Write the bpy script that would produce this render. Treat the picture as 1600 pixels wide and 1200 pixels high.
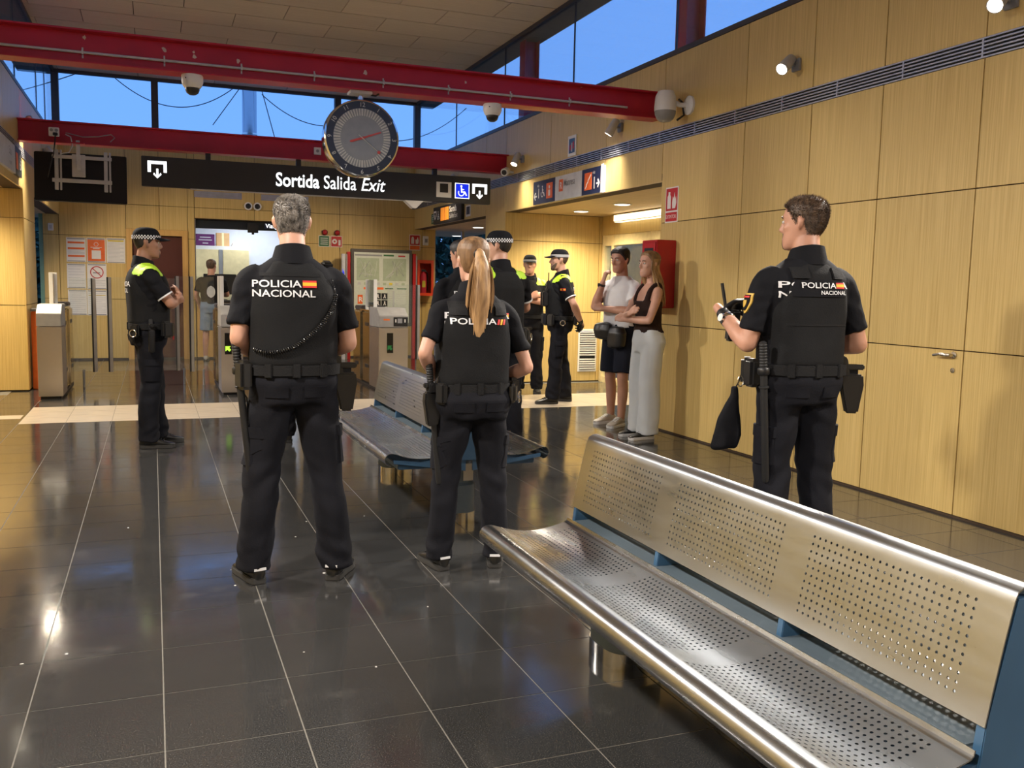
import bpy, bmesh, math, random
import numpy as np
from mathutils import Vector, Matrix, Quaternion, noise
from mathutils.bvhtree import BVHTree

random.seed(7)
for o in list(bpy.data.objects):
    bpy.data.objects.remove(o)
scene = bpy.context.scene
col = scene.collection

# ------------------------------------------------------------------ camera
F_PX, YAW, PITCH, ROLL, EYE = 1434.5, -0.37312, 0.1058, 0.02022, 1.364
def cam_axes():
    cy, sy = math.cos(YAW), math.sin(YAW)
    cp, sp = math.cos(PITCH), math.sin(PITCH)
    cr, sr = math.cos(ROLL), math.sin(ROLL)
    Rz = Matrix(((cy, sy, 0), (-sy, cy, 0), (0, 0, 1)))
    B = Matrix(((1, 0, 0), (0, 0, -1), (0, 1, 0)))
    Rp = Matrix(((1, 0, 0), (0, cp, -sp), (0, sp, cp)))
    Rr = Matrix(((cr, -sr, 0), (sr, cr, 0), (0, 0, 1)))
    return Rr @ Rp @ B @ Rz
CR = cam_axes()
cam_data = bpy.data.cameras.new('camera')
cam_data.sensor_width = 36.0
cam_data.sensor_fit = 'HORIZONTAL'
cam_data.lens = F_PX / 1600 * 36.0
cam_data.clip_start = 0.05
cam_data.clip_end = 300
cam = bpy.data.objects.new('camera', cam_data)
col.objects.link(cam)
cam.matrix_world = Matrix((( CR[0][0], -CR[1][0], -CR[2][0], 0),
                           ( CR[0][1], -CR[1][1], -CR[2][1], 0),
                           ( CR[0][2], -CR[1][2], -CR[2][2], EYE),
                           (0, 0, 0, 1)))
scene.camera = cam

# ------------------------------------------------------------------ world: blue dusk sky
world = bpy.data.worlds.new('dusk_sky')
scene.world = world
world.use_nodes = True
wn = world.node_tree
wn.nodes.clear()
w_out = wn.nodes.new('ShaderNodeOutputWorld')
w_bg = wn.nodes.new('ShaderNodeBackground')
w_tc = wn.nodes.new('ShaderNodeTexCoord')
w_sep = wn.nodes.new('ShaderNodeSeparateXYZ')
w_ramp = wn.nodes.new('ShaderNodeValToRGB')
w_ramp.color_ramp.elements[0].position = 0.0
w_ramp.color_ramp.elements[0].color = (0.19, 0.42, 0.95, 1)
w_ramp.color_ramp.elements[1].position = 0.55
w_ramp.color_ramp.elements[1].color = (0.13, 0.33, 0.87, 1)
wn.links.new(w_tc.outputs['Generated'], w_sep.inputs[0])
wn.links.new(w_sep.outputs['Z'], w_ramp.inputs['Fac'])
wn.links.new(w_ramp.outputs['Color'], w_bg.inputs['Color'])
w_bg.inputs['Strength'].default_value = 1.25
wn.links.new(w_bg.outputs[0], w_out.inputs[0])

# ------------------------------------------------------------------ exposure
vs = scene.view_settings
vs.view_transform = 'Standard'
vs.look = 'None'
vs.exposure = 0.0
vs.gamma = 1.0
vs.use_curve_mapping = False
SPOT_W = 560.0      # gun spots on the walls
DOWN_W = 150.0      # recessed downlights
WARM = (1.0, 0.92, 0.82)

# ------------------------------------------------------------------ materials
def nd(nt, typ, **kw):
    n = nt.nodes.new(typ)
    for k, v in kw.items():
        setattr(n, k, v)
    return n

def base_mat(name):
    m = bpy.data.materials.new(name)
    m.use_nodes = True
    nt = m.node_tree
    b = nt.nodes['Principled BSDF']
    return m, nt, b

def mat(name, c, rough=0.5, metal=0.0, var=0.08, scale=12.0, stretch=(1, 1, 1), bump=0.0, emit=None, spec=0.5, bscale=None):
    """plain procedural material: colour varied by a noise in world position"""
    m, nt, b = base_mat(name)
    geo = nd(nt, 'ShaderNodeTexCoord')
    mp = nd(nt, 'ShaderNodeMapping')
    mp.inputs['Scale'].default_value = stretch
    nt.links.new(geo.outputs['Object'], mp.inputs[0])
    nz = nd(nt, 'ShaderNodeTexNoise')
    nz.inputs['Scale'].default_value = scale
    nz.inputs['Detail'].default_value = 4
    nt.links.new(mp.outputs[0], nz.inputs['Vector'])
    rp = nd(nt, 'ShaderNodeValToRGB')
    rp.color_ramp.elements[0].position = 0.3
    rp.color_ramp.elements[1].position = 0.7
    rp.color_ramp.elements[0].color = [max(0, x * (1 - var)) for x in c] + [1]
    rp.color_ramp.elements[1].color = [min(1, x * (1 + var)) for x in c] + [1]
    nt.links.new(nz.outputs['Fac'], rp.inputs['Fac'])
    nt.links.new(rp.outputs['Color'], b.inputs['Base Color'])
    b.inputs['Roughness'].default_value = rough
    b.inputs['Metallic'].default_value = metal
    b.inputs['Specular IOR Level'].default_value = spec
    if bump:
        nz2 = nd(nt, 'ShaderNodeTexNoise')
        nz2.inputs['Scale'].default_value = bscale or scale * 6
        nt.links.new(mp.outputs[0], nz2.inputs['Vector'])
        bp = nd(nt, 'ShaderNodeBump')
        bp.inputs['Strength'].default_value = bump
        bp.inputs['Distance'].default_value = 0.004
        nt.links.new(nz2.outputs['Fac'], bp.inputs['Height'])
        nt.links.new(bp.outputs[0], b.inputs['Normal'])
    if emit:
        b.inputs['Emission Color'].default_value = (*emit[0], 1)
        b.inputs['Emission Strength'].default_value = emit[1]
    return m

def wood_mat(name, c1, c2, axis='Z', rough=0.42):
    m, nt, b = base_mat(name)
    geo = nd(nt, 'ShaderNodeNewGeometry')
    mp = nd(nt, 'ShaderNodeMapping')
    s = {'Z': (90, 90, 1.3), 'X': (1.3, 90, 90), 'Y': (90, 1.3, 90)}[axis]
    mp.inputs['Scale'].default_value = s
    nt.links.new(geo.outputs['Position'], mp.inputs[0])
    nz = nd(nt, 'ShaderNodeTexNoise')
    nz.inputs['Scale'].default_value = 1.0
    nz.inputs['Detail'].default_value = 5
    nz.inputs['Roughness'].default_value = 0.65
    nt.links.new(mp.outputs[0], nz.inputs['Vector'])
    rp = nd(nt, 'ShaderNodeValToRGB')
    rp.color_ramp.elements[0].position = 0.33
    rp.color_ramp.elements[1].position = 0.68
    rp.color_ramp.elements[0].color = (*c1, 1)
    rp.color_ramp.elements[1].color = (*c2, 1)
    nt.links.new(nz.outputs['Fac'], rp.inputs['Fac'])
    oi = nd(nt, 'ShaderNodeObjectInfo')
    mr = nd(nt, 'ShaderNodeMapRange')
    mr.inputs['To Min'].default_value = 0.93
    mr.inputs['To Max'].default_value = 1.05
    nt.links.new(oi.outputs['Random'], mr.inputs['Value'])
    mx = nd(nt, 'ShaderNodeMix', data_type='RGBA', blend_type='MULTIPLY')
    mx.inputs[0].default_value = 1.0
    nt.links.new(rp.outputs['Color'], mx.inputs[6])
    nt.links.new(mr.outputs[0], mx.inputs[7])
    nt.links.new(mx.outputs[2], b.inputs['Base Color'])
    b.inputs['Roughness'].default_value = rough
    b.inputs['Specular IOR Level'].default_value = 0.35
    return m

def glass_mat(name, tint=(0.93, 0.97, 1.0), gloss=0.10, frost=0.0):
    m = bpy.data.materials.new(name)
    m.use_nodes = True
    nt = m.node_tree
    nt.nodes.clear()
    out = nd(nt, 'ShaderNodeOutputMaterial')
    tr = nd(nt, 'ShaderNodeBsdfTransparent')
    tr.inputs[0].default_value = (*tint, 1)
    gl = nd(nt, 'ShaderNodeBsdfGlossy')
    gl.inputs['Roughness'].default_value = 0.02
    fr = nd(nt, 'ShaderNodeFresnel')
    fr.inputs[0].default_value = 1.45
    mr = nd(nt, 'ShaderNodeMath', operation='MULTIPLY')
    mr.inputs[1].default_value = gloss * 10
    nt.links.new(fr.outputs[0], mr.inputs[0])
    mx = nd(nt, 'ShaderNodeMixShader')
    nt.links.new(mr.outputs[0], mx.inputs[0])
    nt.links.new(tr.outputs[0], mx.inputs[1])
    nt.links.new(gl.outputs[0], mx.inputs[2])
    last = mx
    if frost:
        df = nd(nt, 'ShaderNodeBsdfDiffuse')
        df.inputs[0].default_value = (0.8, 0.85, 0.85, 1)
        m2 = nd(nt, 'ShaderNodeMixShader')
        m2.inputs[0].default_value = frost
        nt.links.new(mx.outputs[0], m2.inputs[1])
        nt.links.new(df.outputs[0], m2.inputs[2])
        last = m2
    nt.links.new(last.outputs[0], out.inputs[0])
    return m

def granite_mat():
    m, nt, b = base_mat('polished_granite')
    geo = nd(nt, 'ShaderNodeNewGeometry')
    vo = nd(nt, 'ShaderNodeTexNoise')
    vo.inputs['Scale'].default_value = 260
    vo.inputs['Detail'].default_value = 3
    nt.links.new(geo.outputs['Position'], vo.inputs['Vector'])
    rp = nd(nt, 'ShaderNodeValToRGB')
    rp.color_ramp.elements[0].position = 0.42
    rp.color_ramp.elements[0].color = (0.016, 0.016, 0.0165, 1)
    rp.color_ramp.elements[1].position = 0.72
    rp.color_ramp.elements[1].color = (0.075, 0.073, 0.07, 1)
    nt.links.new(vo.outputs['Fac'], rp.inputs['Fac'])
    # worn, dried-up patches
    sp = nd(nt, 'ShaderNodeTexNoise')
    sp.inputs['Scale'].default_value = 1.9
    sp.inputs['Detail'].default_value = 7
    sp.inputs['Roughness'].default_value = 0.7
    nt.links.new(geo.outputs['Position'], sp.inputs['Vector'])
    r2 = nd(nt, 'ShaderNodeValToRGB')
    r2.color_ramp.elements[0].position = 0.60
    r2.color_ramp.elements[0].color = (0, 0, 0, 1)
    r2.color_ramp.elements[1].position = 0.78
    r2.color_ramp.elements[1].color = (1, 1, 1, 1)
    nt.links.new(sp.outputs['Fac'], r2.inputs['Fac'])
    mx = nd(nt, 'ShaderNodeMix', data_type='RGBA')
    nt.links.new(r2.outputs['Color'], mx.inputs[0])
    nt.links.new(rp.outputs['Color'], mx.inputs[6])
    mx.inputs[7].default_value = (0.075, 0.073, 0.068, 1)
    nt.links.new(mx.outputs[2], b.inputs['Base Color'])
    mr = nd(nt, 'ShaderNodeMapRange')
    mr.inputs['From Min'].default_value = 0.3
    mr.inputs['From Max'].default_value = 0.75
    mr.inputs['To Min'].default_value = 0.06
    mr.inputs['To Max'].default_value = 0.19
    nt.links.new(sp.outputs['Fac'], mr.inputs['Value'])
    nt.links.new(mr.outputs[0], b.inputs['Roughness'])
    b.inputs['IOR'].default_value = 1.78
    bz = nd(nt, 'ShaderNodeTexNoise')
    bz.inputs['Scale'].default_value = 6.0
    nt.links.new(geo.outputs['Position'], bz.inputs['Vector'])
    bp = nd(nt, 'ShaderNodeBump')
    bp.inputs['Strength'].default_value = 0.035
    bp.inputs['Distance'].default_value = 0.01
    nt.links.new(bz.outputs['Fac'], bp.inputs['Height'])
    nt.links.new(bp.outputs[0], b.inputs['Normal'])
    return m

def steel_mat(name, c, r0, r1, axis=(1, 1, 1), scale=9):
    m, nt, b = base_mat(name)
    tc = nd(nt, 'ShaderNodeTexCoord')
    mp = nd(nt, 'ShaderNodeMapping')
    mp.inputs['Scale'].default_value = axis
    nt.links.new(tc.outputs['Object'], mp.inputs[0])
    nz = nd(nt, 'ShaderNodeTexNoise')
    nz.inputs['Scale'].default_value = scale
    nz.inputs['Detail'].default_value = 6
    nt.links.new(mp.outputs[0], nz.inputs['Vector'])
    mr = nd(nt, 'ShaderNodeMapRange')
    mr.inputs['From Min'].default_value = 0.3
    mr.inputs['From Max'].default_value = 0.7
    mr.inputs['To Min'].default_value = r0
    mr.inputs['To Max'].default_value = r1
    nt.links.new(nz.outputs['Fac'], mr.inputs['Value'])
    nt.links.new(mr.outputs[0], b.inputs['Roughness'])
    b.inputs['Base Color'].default_value = (*c, 1)
    b.inputs['Metallic'].default_value = 1.0
    return m

M = {}
M['wood'] = wood_mat('oak_veneer', (0.50, 0.345, 0.115), (0.66, 0.48, 0.19))
M['joint'] = mat('dark_joint', (0.05, 0.028, 0.012), 0.8)
M['oakframe'] = wood_mat('oak_frame', (0.50, 0.29, 0.09), (0.62, 0.38, 0.13))
M['ceiling'] = wood_mat('brown_ceiling_board', (0.56, 0.475, 0.38), (0.68, 0.59, 0.48), 'X', 0.7)
M['soffit'] = wood_mat('soffit_board', (0.55, 0.40, 0.2), (0.66, 0.50, 0.27), 'Y', 0.5)
M['granite'] = granite_mat()
M['grout'] = mat('pale_grout', (0.16, 0.15, 0.13), 0.85, scale=40)
M['terrazzo'] = mat('cream_terrazzo', (0.44, 0.37, 0.285), 0.28, var=0.3, scale=4, stretch=(1, 7, 1))
M['redsteel'] = mat('red_painted_steel', (0.42, 0.007, 0.030), 0.38, var=0.12, scale=3, bump=0.02)
M['chip'] = mat('chipped_paint', (0.62, 0.50, 0.45), 0.7)
M['alu'] = mat('grey_aluminium', (0.42, 0.42, 0.43), 0.38, metal=0.8)
M['dark_alu'] = mat('dark_bronze_frame', (0.075, 0.065, 0.06), 0.45, metal=0.4)
M['vent'] = mat('vent_aluminium', (0.46, 0.46, 0.50), 0.4, metal=0.6)
M['black'] = mat('black_plastic', (0.012, 0.012, 0.013), 0.4)
M['matt_black'] = mat('matt_black', (0.006, 0.006, 0.006), 0.85)
M['white'] = mat('white_plastic', (0.72, 0.71, 0.69), 0.4, var=0.03)
M['wall_white'] = mat('white_plaster', (0.72, 0.74, 0.80), 0.8, var=0.03)
M['grey'] = mat('grey_plastic', (0.25, 0.25, 0.25), 0.45)
M['lightgrey'] = mat('light_grey', (0.50, 0.50, 0.52), 0.5)
M['benchsteel'] = steel_mat('brushed_bench_steel', (0.52, 0.55, 0.58), 0.27, 0.33, (3, 0.6, 3))
M['seatsteel'] = steel_mat('polished_seat_steel', (0.50, 0.515, 0.53), 0.23, 0.29, (3, 0.6, 3))
M['chrome'] = steel_mat('chrome', (0.75, 0.74, 0.72), 0.06, 0.14)
M['cabsteel'] = steel_mat('satin_cabinet_steel', (0.60, 0.57, 0.54), 0.28, 0.38, (1, 1, 4))
M['flue'] = steel_mat('flue_steel', (0.42, 0.46, 0.52), 0.12, 0.25)
M['headsteel'] = mat('grey_gate_head', (0.30, 0.29, 0.28), 0.55, metal=0.3)
M['mirrorsteel'] = steel_mat('mirror_cabinet_steel', (0.50, 0.46, 0.40), 0.10, 0.18, (1, 1, 4))
M['blue'] = mat('petrol_blue_paint', (0.030, 0.085, 0.165), 0.42, scale=5)
M['bluegrey'] = mat('blue_grey_paint', (0.085, 0.115, 0.14), 0.5, scale=5)
M['glass'] = glass_mat('window_glass', (0.95, 0.98, 1.0), 0.02)
M['gateglass'] = glass_mat('gate_glass', (0.95, 0.97, 0.97), 0.12, 0.035)
M['signblack'] = mat('sign_charcoal', (0.018, 0.019, 0.022), 0.45)
M['lit_white'] = mat('lit_white', (0.9, 0.9, 0.9), 0.4, emit=((0.92, 0.97, 1.0), 1.6))
M['lit_blue'] = mat('lit_blue', (0.01, 0.03, 0.6), 0.4, emit=((0.0, 0.02, 0.75), 1.0))
M['lamp'] = mat('lamp_lens', (1, 1, 1), 0.4, emit=((1.0, 0.88, 0.68), 26.0))
M['downlamp'] = mat('downlight_lens', (1, 1, 1), 0.4, emit=((1.0, 0.90, 0.72), 9.0))
M['lightbox'] = mat('lightbox_diffuser', (1, 1, 1), 0.5, emit=((1.0, 0.87, 0.60), 2.2))
M['officelamp'] = mat('office_lamp', (1, 1, 1), 0.5, emit=((0.95, 0.97, 1.0), 7.0))
M['navy_sign'] = mat('navy_sign', (0.012, 0.018, 0.055), 0.4)
M['orange_sign'] = mat('orange_sign', (0.75, 0.13, 0.02), 0.45)
M['lit_orange'] = mat('lit_orange', (0.8, 0.25, 0.03), 0.45, emit=((1.0, 0.32, 0.03), 0.55))
M['plate'] = mat('pale_grey_plate', (0.55, 0.54, 0.54), 0.4)
M['paper'] = mat('paper', (0.72, 0.70, 0.67), 0.7, var=0.02)
M['ink'] = mat('printed_grey', (0.26, 0.26, 0.27), 0.7)
M['inkpale'] = mat('printed_pale_grey', (0.48, 0.48, 0.48), 0.7)
M['signred'] = mat('sign_red', (0.48, 0.018, 0.018), 0.45)
M['redbox'] = mat('red_cabinet_paint', (0.40, 0.010, 0.012), 0.35)
M['redcab'] = mat('bright_red_cabinet', (0.62, 0.05, 0.012), 0.4)
M['signgreen'] = mat('sign_green', (0.015, 0.12, 0.03), 0.45)
M['yellowink'] = mat('yellow_print', (0.65, 0.50, 0.03), 0.6)
M['brown_door'] = mat('dark_red_brown_door', (0.075, 0.018, 0.012), 0.4, scale=2)
M['map'] = mat('map_sheet', (0.55, 0.58, 0.50), 0.5, var=0.05, scale=30)
M['mapgreen'] = mat('map_green_print', (0.36, 0.42, 0.30), 0.6)
M['lcd'] = mat('lcd_black', (0.004, 0.004, 0.004), 0.25)
M['lcd_green'] = mat('lcd_yellow_green', (0.3, 0.8, 0.05), 0.4, emit=((0.45, 0.9, 0.05), 1.1))
M['lcd_dim'] = mat('lcd_dim_green', (0.01, 0.10, 0.02), 0.4, emit=((0.01, 0.12, 0.03), 0.4))
M['tvback'] = mat('tv_black', (0.005, 0.005, 0.006), 0.28)
M['clockring'] = mat('clock_slate', (0.035, 0.04, 0.05), 0.25)
M['clockface'] = mat('clock_window_reflection', (0.27, 0.29, 0.30), 0.2)  # grey painted in for the windows reflected by the dial glass
M['clocktick'] = mat('clock_tick', (0.55, 0.56, 0.54), 0.5)
M['clockred'] = mat('clock_red_hand', (0.55, 0.08, 0.08), 0.5)
M['green_frame'] = mat('green_metal_frame', (0.16, 0.30, 0.22), 0.45)
M['purple'] = mat('purple_card', (0.10, 0.012, 0.10), 0.5)
M['card'] = mat('cardboard', (0.50, 0.30, 0.13), 0.8)
M['cream'] = mat('cream_laminate', (0.72, 0.60, 0.33), 0.5)
M['leaf'] = mat('dusk_foliage', (0.04, 0.09, 0.05), 0.7, var=0.5, scale=3)
M['bark'] = mat('bark', (0.05, 0.035, 0.025), 0.9)
M['asphalt'] = mat('outside_paving', (0.12, 0.12, 0.12), 0.9)
M['concrete'] = mat('roof_edge_grey', (0.16, 0.145, 0.13), 0.7)
M['brass'] = mat('brushed_nickel', (0.60, 0.56, 0.48), 0.25, metal=1.0)
M['orange'] = mat('orange_panel', (0.70, 0.15, 0.02), 0.5)
M['pinkred'] = mat('extinguisher_red', (0.62, 0.03, 0.05), 0.3)
M['scratch'] = mat('white_speck', (0.45, 0.44, 0.42), 0.8)
# clothing and people
def cloth(name, c, bump=0.25, var=0.18, rough=0.85):
    return mat(name, c, rough, var=var, scale=6, bump=bump, bscale=160, spec=0.16)
M['navy'] = cloth('black_navy_cloth', (0.0072, 0.0075, 0.0100))
M['navy2'] = cloth('dark_navy_trousers', (0.0088, 0.0092, 0.0130))
M['vest'] = cloth('black_vest_fabric', (0.0115, 0.0118, 0.0130), 0.35)
M['webbing'] = cloth('black_webbing', (0.014, 0.014, 0.015), 0.5)
M['gear'] = mat('black_gear', (0.008, 0.008, 0.009), 0.42)
M['rubber'] = mat('black_rubber', (0.010, 0.010, 0.011), 0.6)
M['coil'] = mat('glossy_coil', (0.02, 0.02, 0.021), 0.22)
M['shoe'] = mat('black_leather', (0.009, 0.009, 0.009), 0.35)
M['sole'] = mat('dark_sole', (0.030, 0.029, 0.028), 0.6)
M['hivis'] = mat('hi_vis_yellow', (0.42, 0.68, 0.03), 0.55)
M['reflect'] = mat('reflective_white', (0.72, 0.72, 0.74), 0.5)
M['trim'] = mat('grey_trim', (0.35, 0.35, 0.36), 0.6)
M['flagred'] = mat('flag_red', (0.55, 0.02, 0.02), 0.6)
M['flagyellow'] = mat('flag_yellow', (0.75, 0.42, 0.02), 0.6)
M['gold'] = mat('gold_thread', (0.55, 0.35, 0.05), 0.5)
M['skin'] = mat('skin_tan', (0.46, 0.235, 0.155), 0.5, var=0.12, scale=9)
M['skin2'] = mat('skin_light', (0.53, 0.29, 0.205), 0.5, var=0.10, scale=9)
M['skin3'] = mat('skin_brown', (0.36, 0.18, 0.115), 0.5, var=0.12, scale=9)
M['eye'] = mat('eye_white', (0.7, 0.68, 0.65), 0.3)
M['iris'] = mat('iris_dark', (0.03, 0.018, 0.012), 0.3)
M['lip'] = mat('lip', (0.38, 0.14, 0.11), 0.5)
def hair_mat(name, c1, c2, scale=60, st=(1, 1, 0.25)):
    m = mat(name, [(a + b) / 2 for a, b in zip(c1, c2)], 0.55, scale=scale, stretch=st, bump=0.6, bscale=90)
    r = [n for n in m.node_tree.nodes if n.type == 'VALTORGB'][0]
    r.color_ramp.elements[0].color = (*c1, 1)
    r.color_ramp.elements[1].color = (*c2, 1)
    return m
M['greyhair'] = hair_mat('grey_hair', (0.030, 0.026, 0.024), (0.36, 0.33, 0.30), 75)
M['brownhair'] = hair_mat('brown_hair', (0.030, 0.018, 0.011), (0.15, 0.092, 0.055), 60)
M['darkhair'] = hair_mat('dark_hair', (0.006, 0.005, 0.005), (0.022, 0.017, 0.014), 60)
M['blonde'] = hair_mat('dark_blonde_hair', (0.15, 0.075, 0.028), (0.50, 0.30, 0.13), 40, (1, 1, 0.12))
M['blonderoot'] = hair_mat('blonde_root_hair', (0.075, 0.038, 0.016), (0.28, 0.155, 0.068), 40, (1, 1, 0.15))
M['jogger'] = mat('pale_grey_jersey', (0.52, 0.55, 0.57), 0.9, var=0.05, scale=6, bump=0.12, bscale=120)
M['tank'] = cloth('dark_brown_knit', (0.030, 0.016, 0.013))
M['tee'] = mat('white_cotton', (0.66, 0.66, 0.68), 0.9, var=0.04, bump=0.1)
M['shorts'] = cloth('dark_navy_shorts', (0.011, 0.013, 0.022))
M['denim'] = mat('pale_denim', (0.16, 0.23, 0.32), 0.85, var=0.2)
M['blacktee'] = cloth('black_cotton', (0.012, 0.012, 0.013))
M['sneaker'] = mat('beige_sneaker', (0.45, 0.41, 0.36), 0.7)
M['whitesole'] = mat('white_sole', (0.70, 0.70, 0.70), 0.6)
M['print'] = mat('pale_print', (0.58, 0.58, 0.57), 0.8)

# ------------------------------------------------------------------ mesh helpers
class MB:
    """collects verts and faces of one part"""
    def __init__(s):
        s.v, s.f, s.mi = [], [], []
    def add(s, vs_, fs, mi=0):
        k = len(s.v)
        s.v.extend([tuple(p) for p in vs_])
        s.f.extend([tuple(i + k for i in f) for f in fs])
        s.mi.extend([mi] * len(fs))
        return s
    def box(s, x0, x1, y0, y1, z0, z1, mi=0):
        p = [(x0, y0, z0), (x1, y0, z0), (x1, y1, z0), (x0, y1, z0), (x0, y0, z1), (x1, y0, z1), (x1, y1, z1), (x0, y1, z1)]
        return s.add(p, [(0, 3, 2, 1), (4, 5, 6, 7), (0, 1, 5, 4), (1, 2, 6, 5), (2, 3, 7, 6), (3, 0, 4, 7)], mi)
    def obox(s, c, size, rot=None, mi=0):
        h = [d / 2 for d in size]
        p = [Vector((sx * h[0], sy * h[1], sz * h[2])) for sz in (-1, 1) for sx, sy in ((-1, -1), (1, -1), (1, 1), (-1, 1))]
        if rot is not None:
            p = [rot @ q for q in p]
        p = [q + Vector(c) for q in p]
        return s.add(p, [(0, 3, 2, 1), (4, 5, 6, 7), (0, 1, 5, 4), (1, 2, 6, 5), (2, 3, 7, 6), (3, 0, 4, 7)], mi)
    def cyl(s, a, b, r0, r1=None, n=16, mi=0):
        r1 = r0 if r1 is None else r1
        a, b = Vector(a), Vector(b)
        d = (b - a).normalized()
        u = d.orthogonal().normalized()
        w = d.cross(u)
        k = []
        for c, r in ((a, r0), (b, r1)):
            for i in range(n):
                t = 2 * math.pi * i / n
                k.append(c + (u * math.cos(t) + w * math.sin(t)) * r)
        fs = [(i, (i + 1) % n, n + (i + 1) % n, n + i) for i in range(n)]
        fs += [tuple(range(n - 1, -1, -1)), tuple(range(n, 2 * n))]
        return s.add(k, fs, mi)
    def lathe(s, prof, a, axis=(0, 0, 1), n=24, mi=0):
        """prof = [(r, h)] turned about axis through a"""
        d = Vector(axis).normalized()
        u = d.orthogonal().normalized()
        w = d.cross(u)
        k = []
        for r, h in prof:
            for i in range(n):
                t = 2 * math.pi * i / n
                k.append(Vector(a) + d * h + (u * math.cos(t) + w * math.sin(t)) * r)
        fs = []
        for j in range(len(prof) - 1):
            for i in range(n):
                fs.append((j * n + i, j * n + (i + 1) % n, (j + 1) * n + (i + 1) % n, (j + 1) * n + i))
        fs += [tuple(range(n - 1, -1, -1)), tuple(range((len(prof) - 1) * n, len(prof) * n))]
        return s.add(k, fs, mi)
    def tube(s, pts, r, n=8, mi=0):
        pts = [Vector(p) for p in pts]
        rs = r if isinstance(r, (list, tuple)) else [r] * len(pts)
        d = (pts[1] - pts[0]).normalized()
        u = d.orthogonal().normalized()
        k = []
        for j, p in enumerate(pts):
            a = pts[max(0, j - 1)]
            b = pts[min(len(pts) - 1, j + 1)]
            t = (b - a)
            t = t.normalized() if t.length > 1e-9 else d
            u = (u - t * u.dot(t))
            u = u.normalized() if u.length > 1e-6 else t.orthogonal().normalized()
            w = t.cross(u)
            for i in range(n):
                q = 2 * math.pi * i / n
                k.append(p + (u * math.cos(q) + w * math.sin(q)) * rs[j])
        fs = []
        for j in range(len(pts) - 1):
            for i in range(n):
                fs.append((j * n + i, j * n + (i + 1) % n, (j + 1) * n + (i + 1) % n, (j + 1) * n + i))
        fs += [tuple(range(n - 1, -1, -1)), tuple(range((len(pts) - 1) * n, len(pts) * n))]
        return s.add(k, fs, mi)
    def prism(s, poly, axis, t0, t1, mi=0):
        """poly: 2-D outline; axis 'X','Y','Z' is the extrusion direction"""
        n = len(poly)
        def put(p, t):
            return {'X': (t, p[0], p[1]), 'Y': (p[0], t, p[1]), 'Z': (p[0], p[1], t)}[axis]
        k = [put(p, t0) for p in poly] + [put(p, t1) for p in poly]
        fs = [(i, (i + 1) % n, n + (i + 1) % n, n + i) for i in range(n)]
        fs += [tuple(range(n - 1, -1, -1)), tuple(range(n, 2 * n))]
        return s.add(k, fs, mi)
    def mesh(s, name):
        me = bpy.data.meshes.new(name)
        me.from_pydata(s.v, [], s.f)
        if any(s.mi):
            me.polygons.foreach_set('material_index', s.mi)
        bm = bmesh.new()
        bm.from_mesh(me)
        bmesh.ops.recalc_face_normals(bm, faces=bm.faces)
        bm.to_mesh(me)
        bm.free()
        me.update()
        return me
    def build(s, name, m, parent=None, bevel=0.0, smooth=False, loc=None, rot=None):
        me = s.mesh(name)
        return obj(name, me, m, parent, bevel, smooth, loc, rot)

def shade(me, angle=40):
    me.polygons.foreach_set('use_smooth', [True] * len(me.polygons))
    try:
        me.set_sharp_from_angle(angle=math.radians(angle))
    except Exception:
        pass

def obj(name, me, m, parent=None, bevel=0.0, smooth=False, loc=None, rot=None):
    for x in (m if isinstance(m, (list, tuple)) else [m]):
        me.materials.append(M[x] if isinstance(x, str) else x)
    if bevel:
        bm = bmesh.new()
        bm.from_mesh(me)
        es = [e for e in bm.edges if len(e.link_faces) == 2 and e.calc_face_angle(0) > 0.6]
        bmesh.ops.bevel(bm, geom=es, offset=bevel, segments=2, affect='EDGES', clamp_overlap=True)
        bm.to_mesh(me)
        bm.free()
    if smooth or bevel:
        shade(me, 40 if smooth else 30)
    o = bpy.data.objects.new(name, me)
    col.objects.link(o)
    if parent is not None:
        o.parent = parent
    if loc is not None:
        o.location = loc
    if rot is not None:
        o.rotation_euler = rot
    return o

def tag(o, label, cat, group=None, kind=None):
    o['label'] = label
    o['category'] = cat
    if group:
        o['group'] = group
    if kind:
        o['kind'] = kind
    return o

def struct(o, label=None):
    o['kind'] = 'structure'
    if label:
        o['label'] = label
    return o

def empty(name, loc=(0, 0, 0), rz=0.0):
    o = bpy.data.objects.new(name, None)
    o.empty_display_size = 0.1
    col.objects.link(o)
    o.location = loc
    o.rotation_euler = (0, 0, rz)
    return o

def thing(name, label, cat, loc=(0, 0, 0), rz=0.0, group=None):
    return tag(empty(name, loc, rz), label, cat, group)

def text_mesh(s, size, bold=0.0, shear=0.0, wide=1.0, align='LEFT', depth=0.0):
    cu = bpy.data.curves.new('lettering', 'FONT')
    cu.body = s
    cu.size = size
    cu.offset = bold * size
    cu.shear = shear
    cu.align_x = align
    cu.resolution_u = 3
    cu.extrude = depth
    o = bpy.data.objects.new('lettering', cu)
    col.objects.link(o)
    dg = bpy.context.evaluated_depsgraph_get()
    me = bpy.data.meshes.new_from_object(o.evaluated_get(dg))
    bpy.data.objects.remove(o)
    me.materials.clear()
    for v in me.vertices:
        v.co.x *= wide
    return me

def lettering(s, size, m, parent, loc, rot=(math.pi / 2, 0, 0), name='lettering', **kw):
    """flat text standing upright, read by someone looking along +Y (default rot)"""
    me = text_mesh(s, size, **kw)
    return obj(name, me, m, parent, loc=loc, rot=rot)

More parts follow.
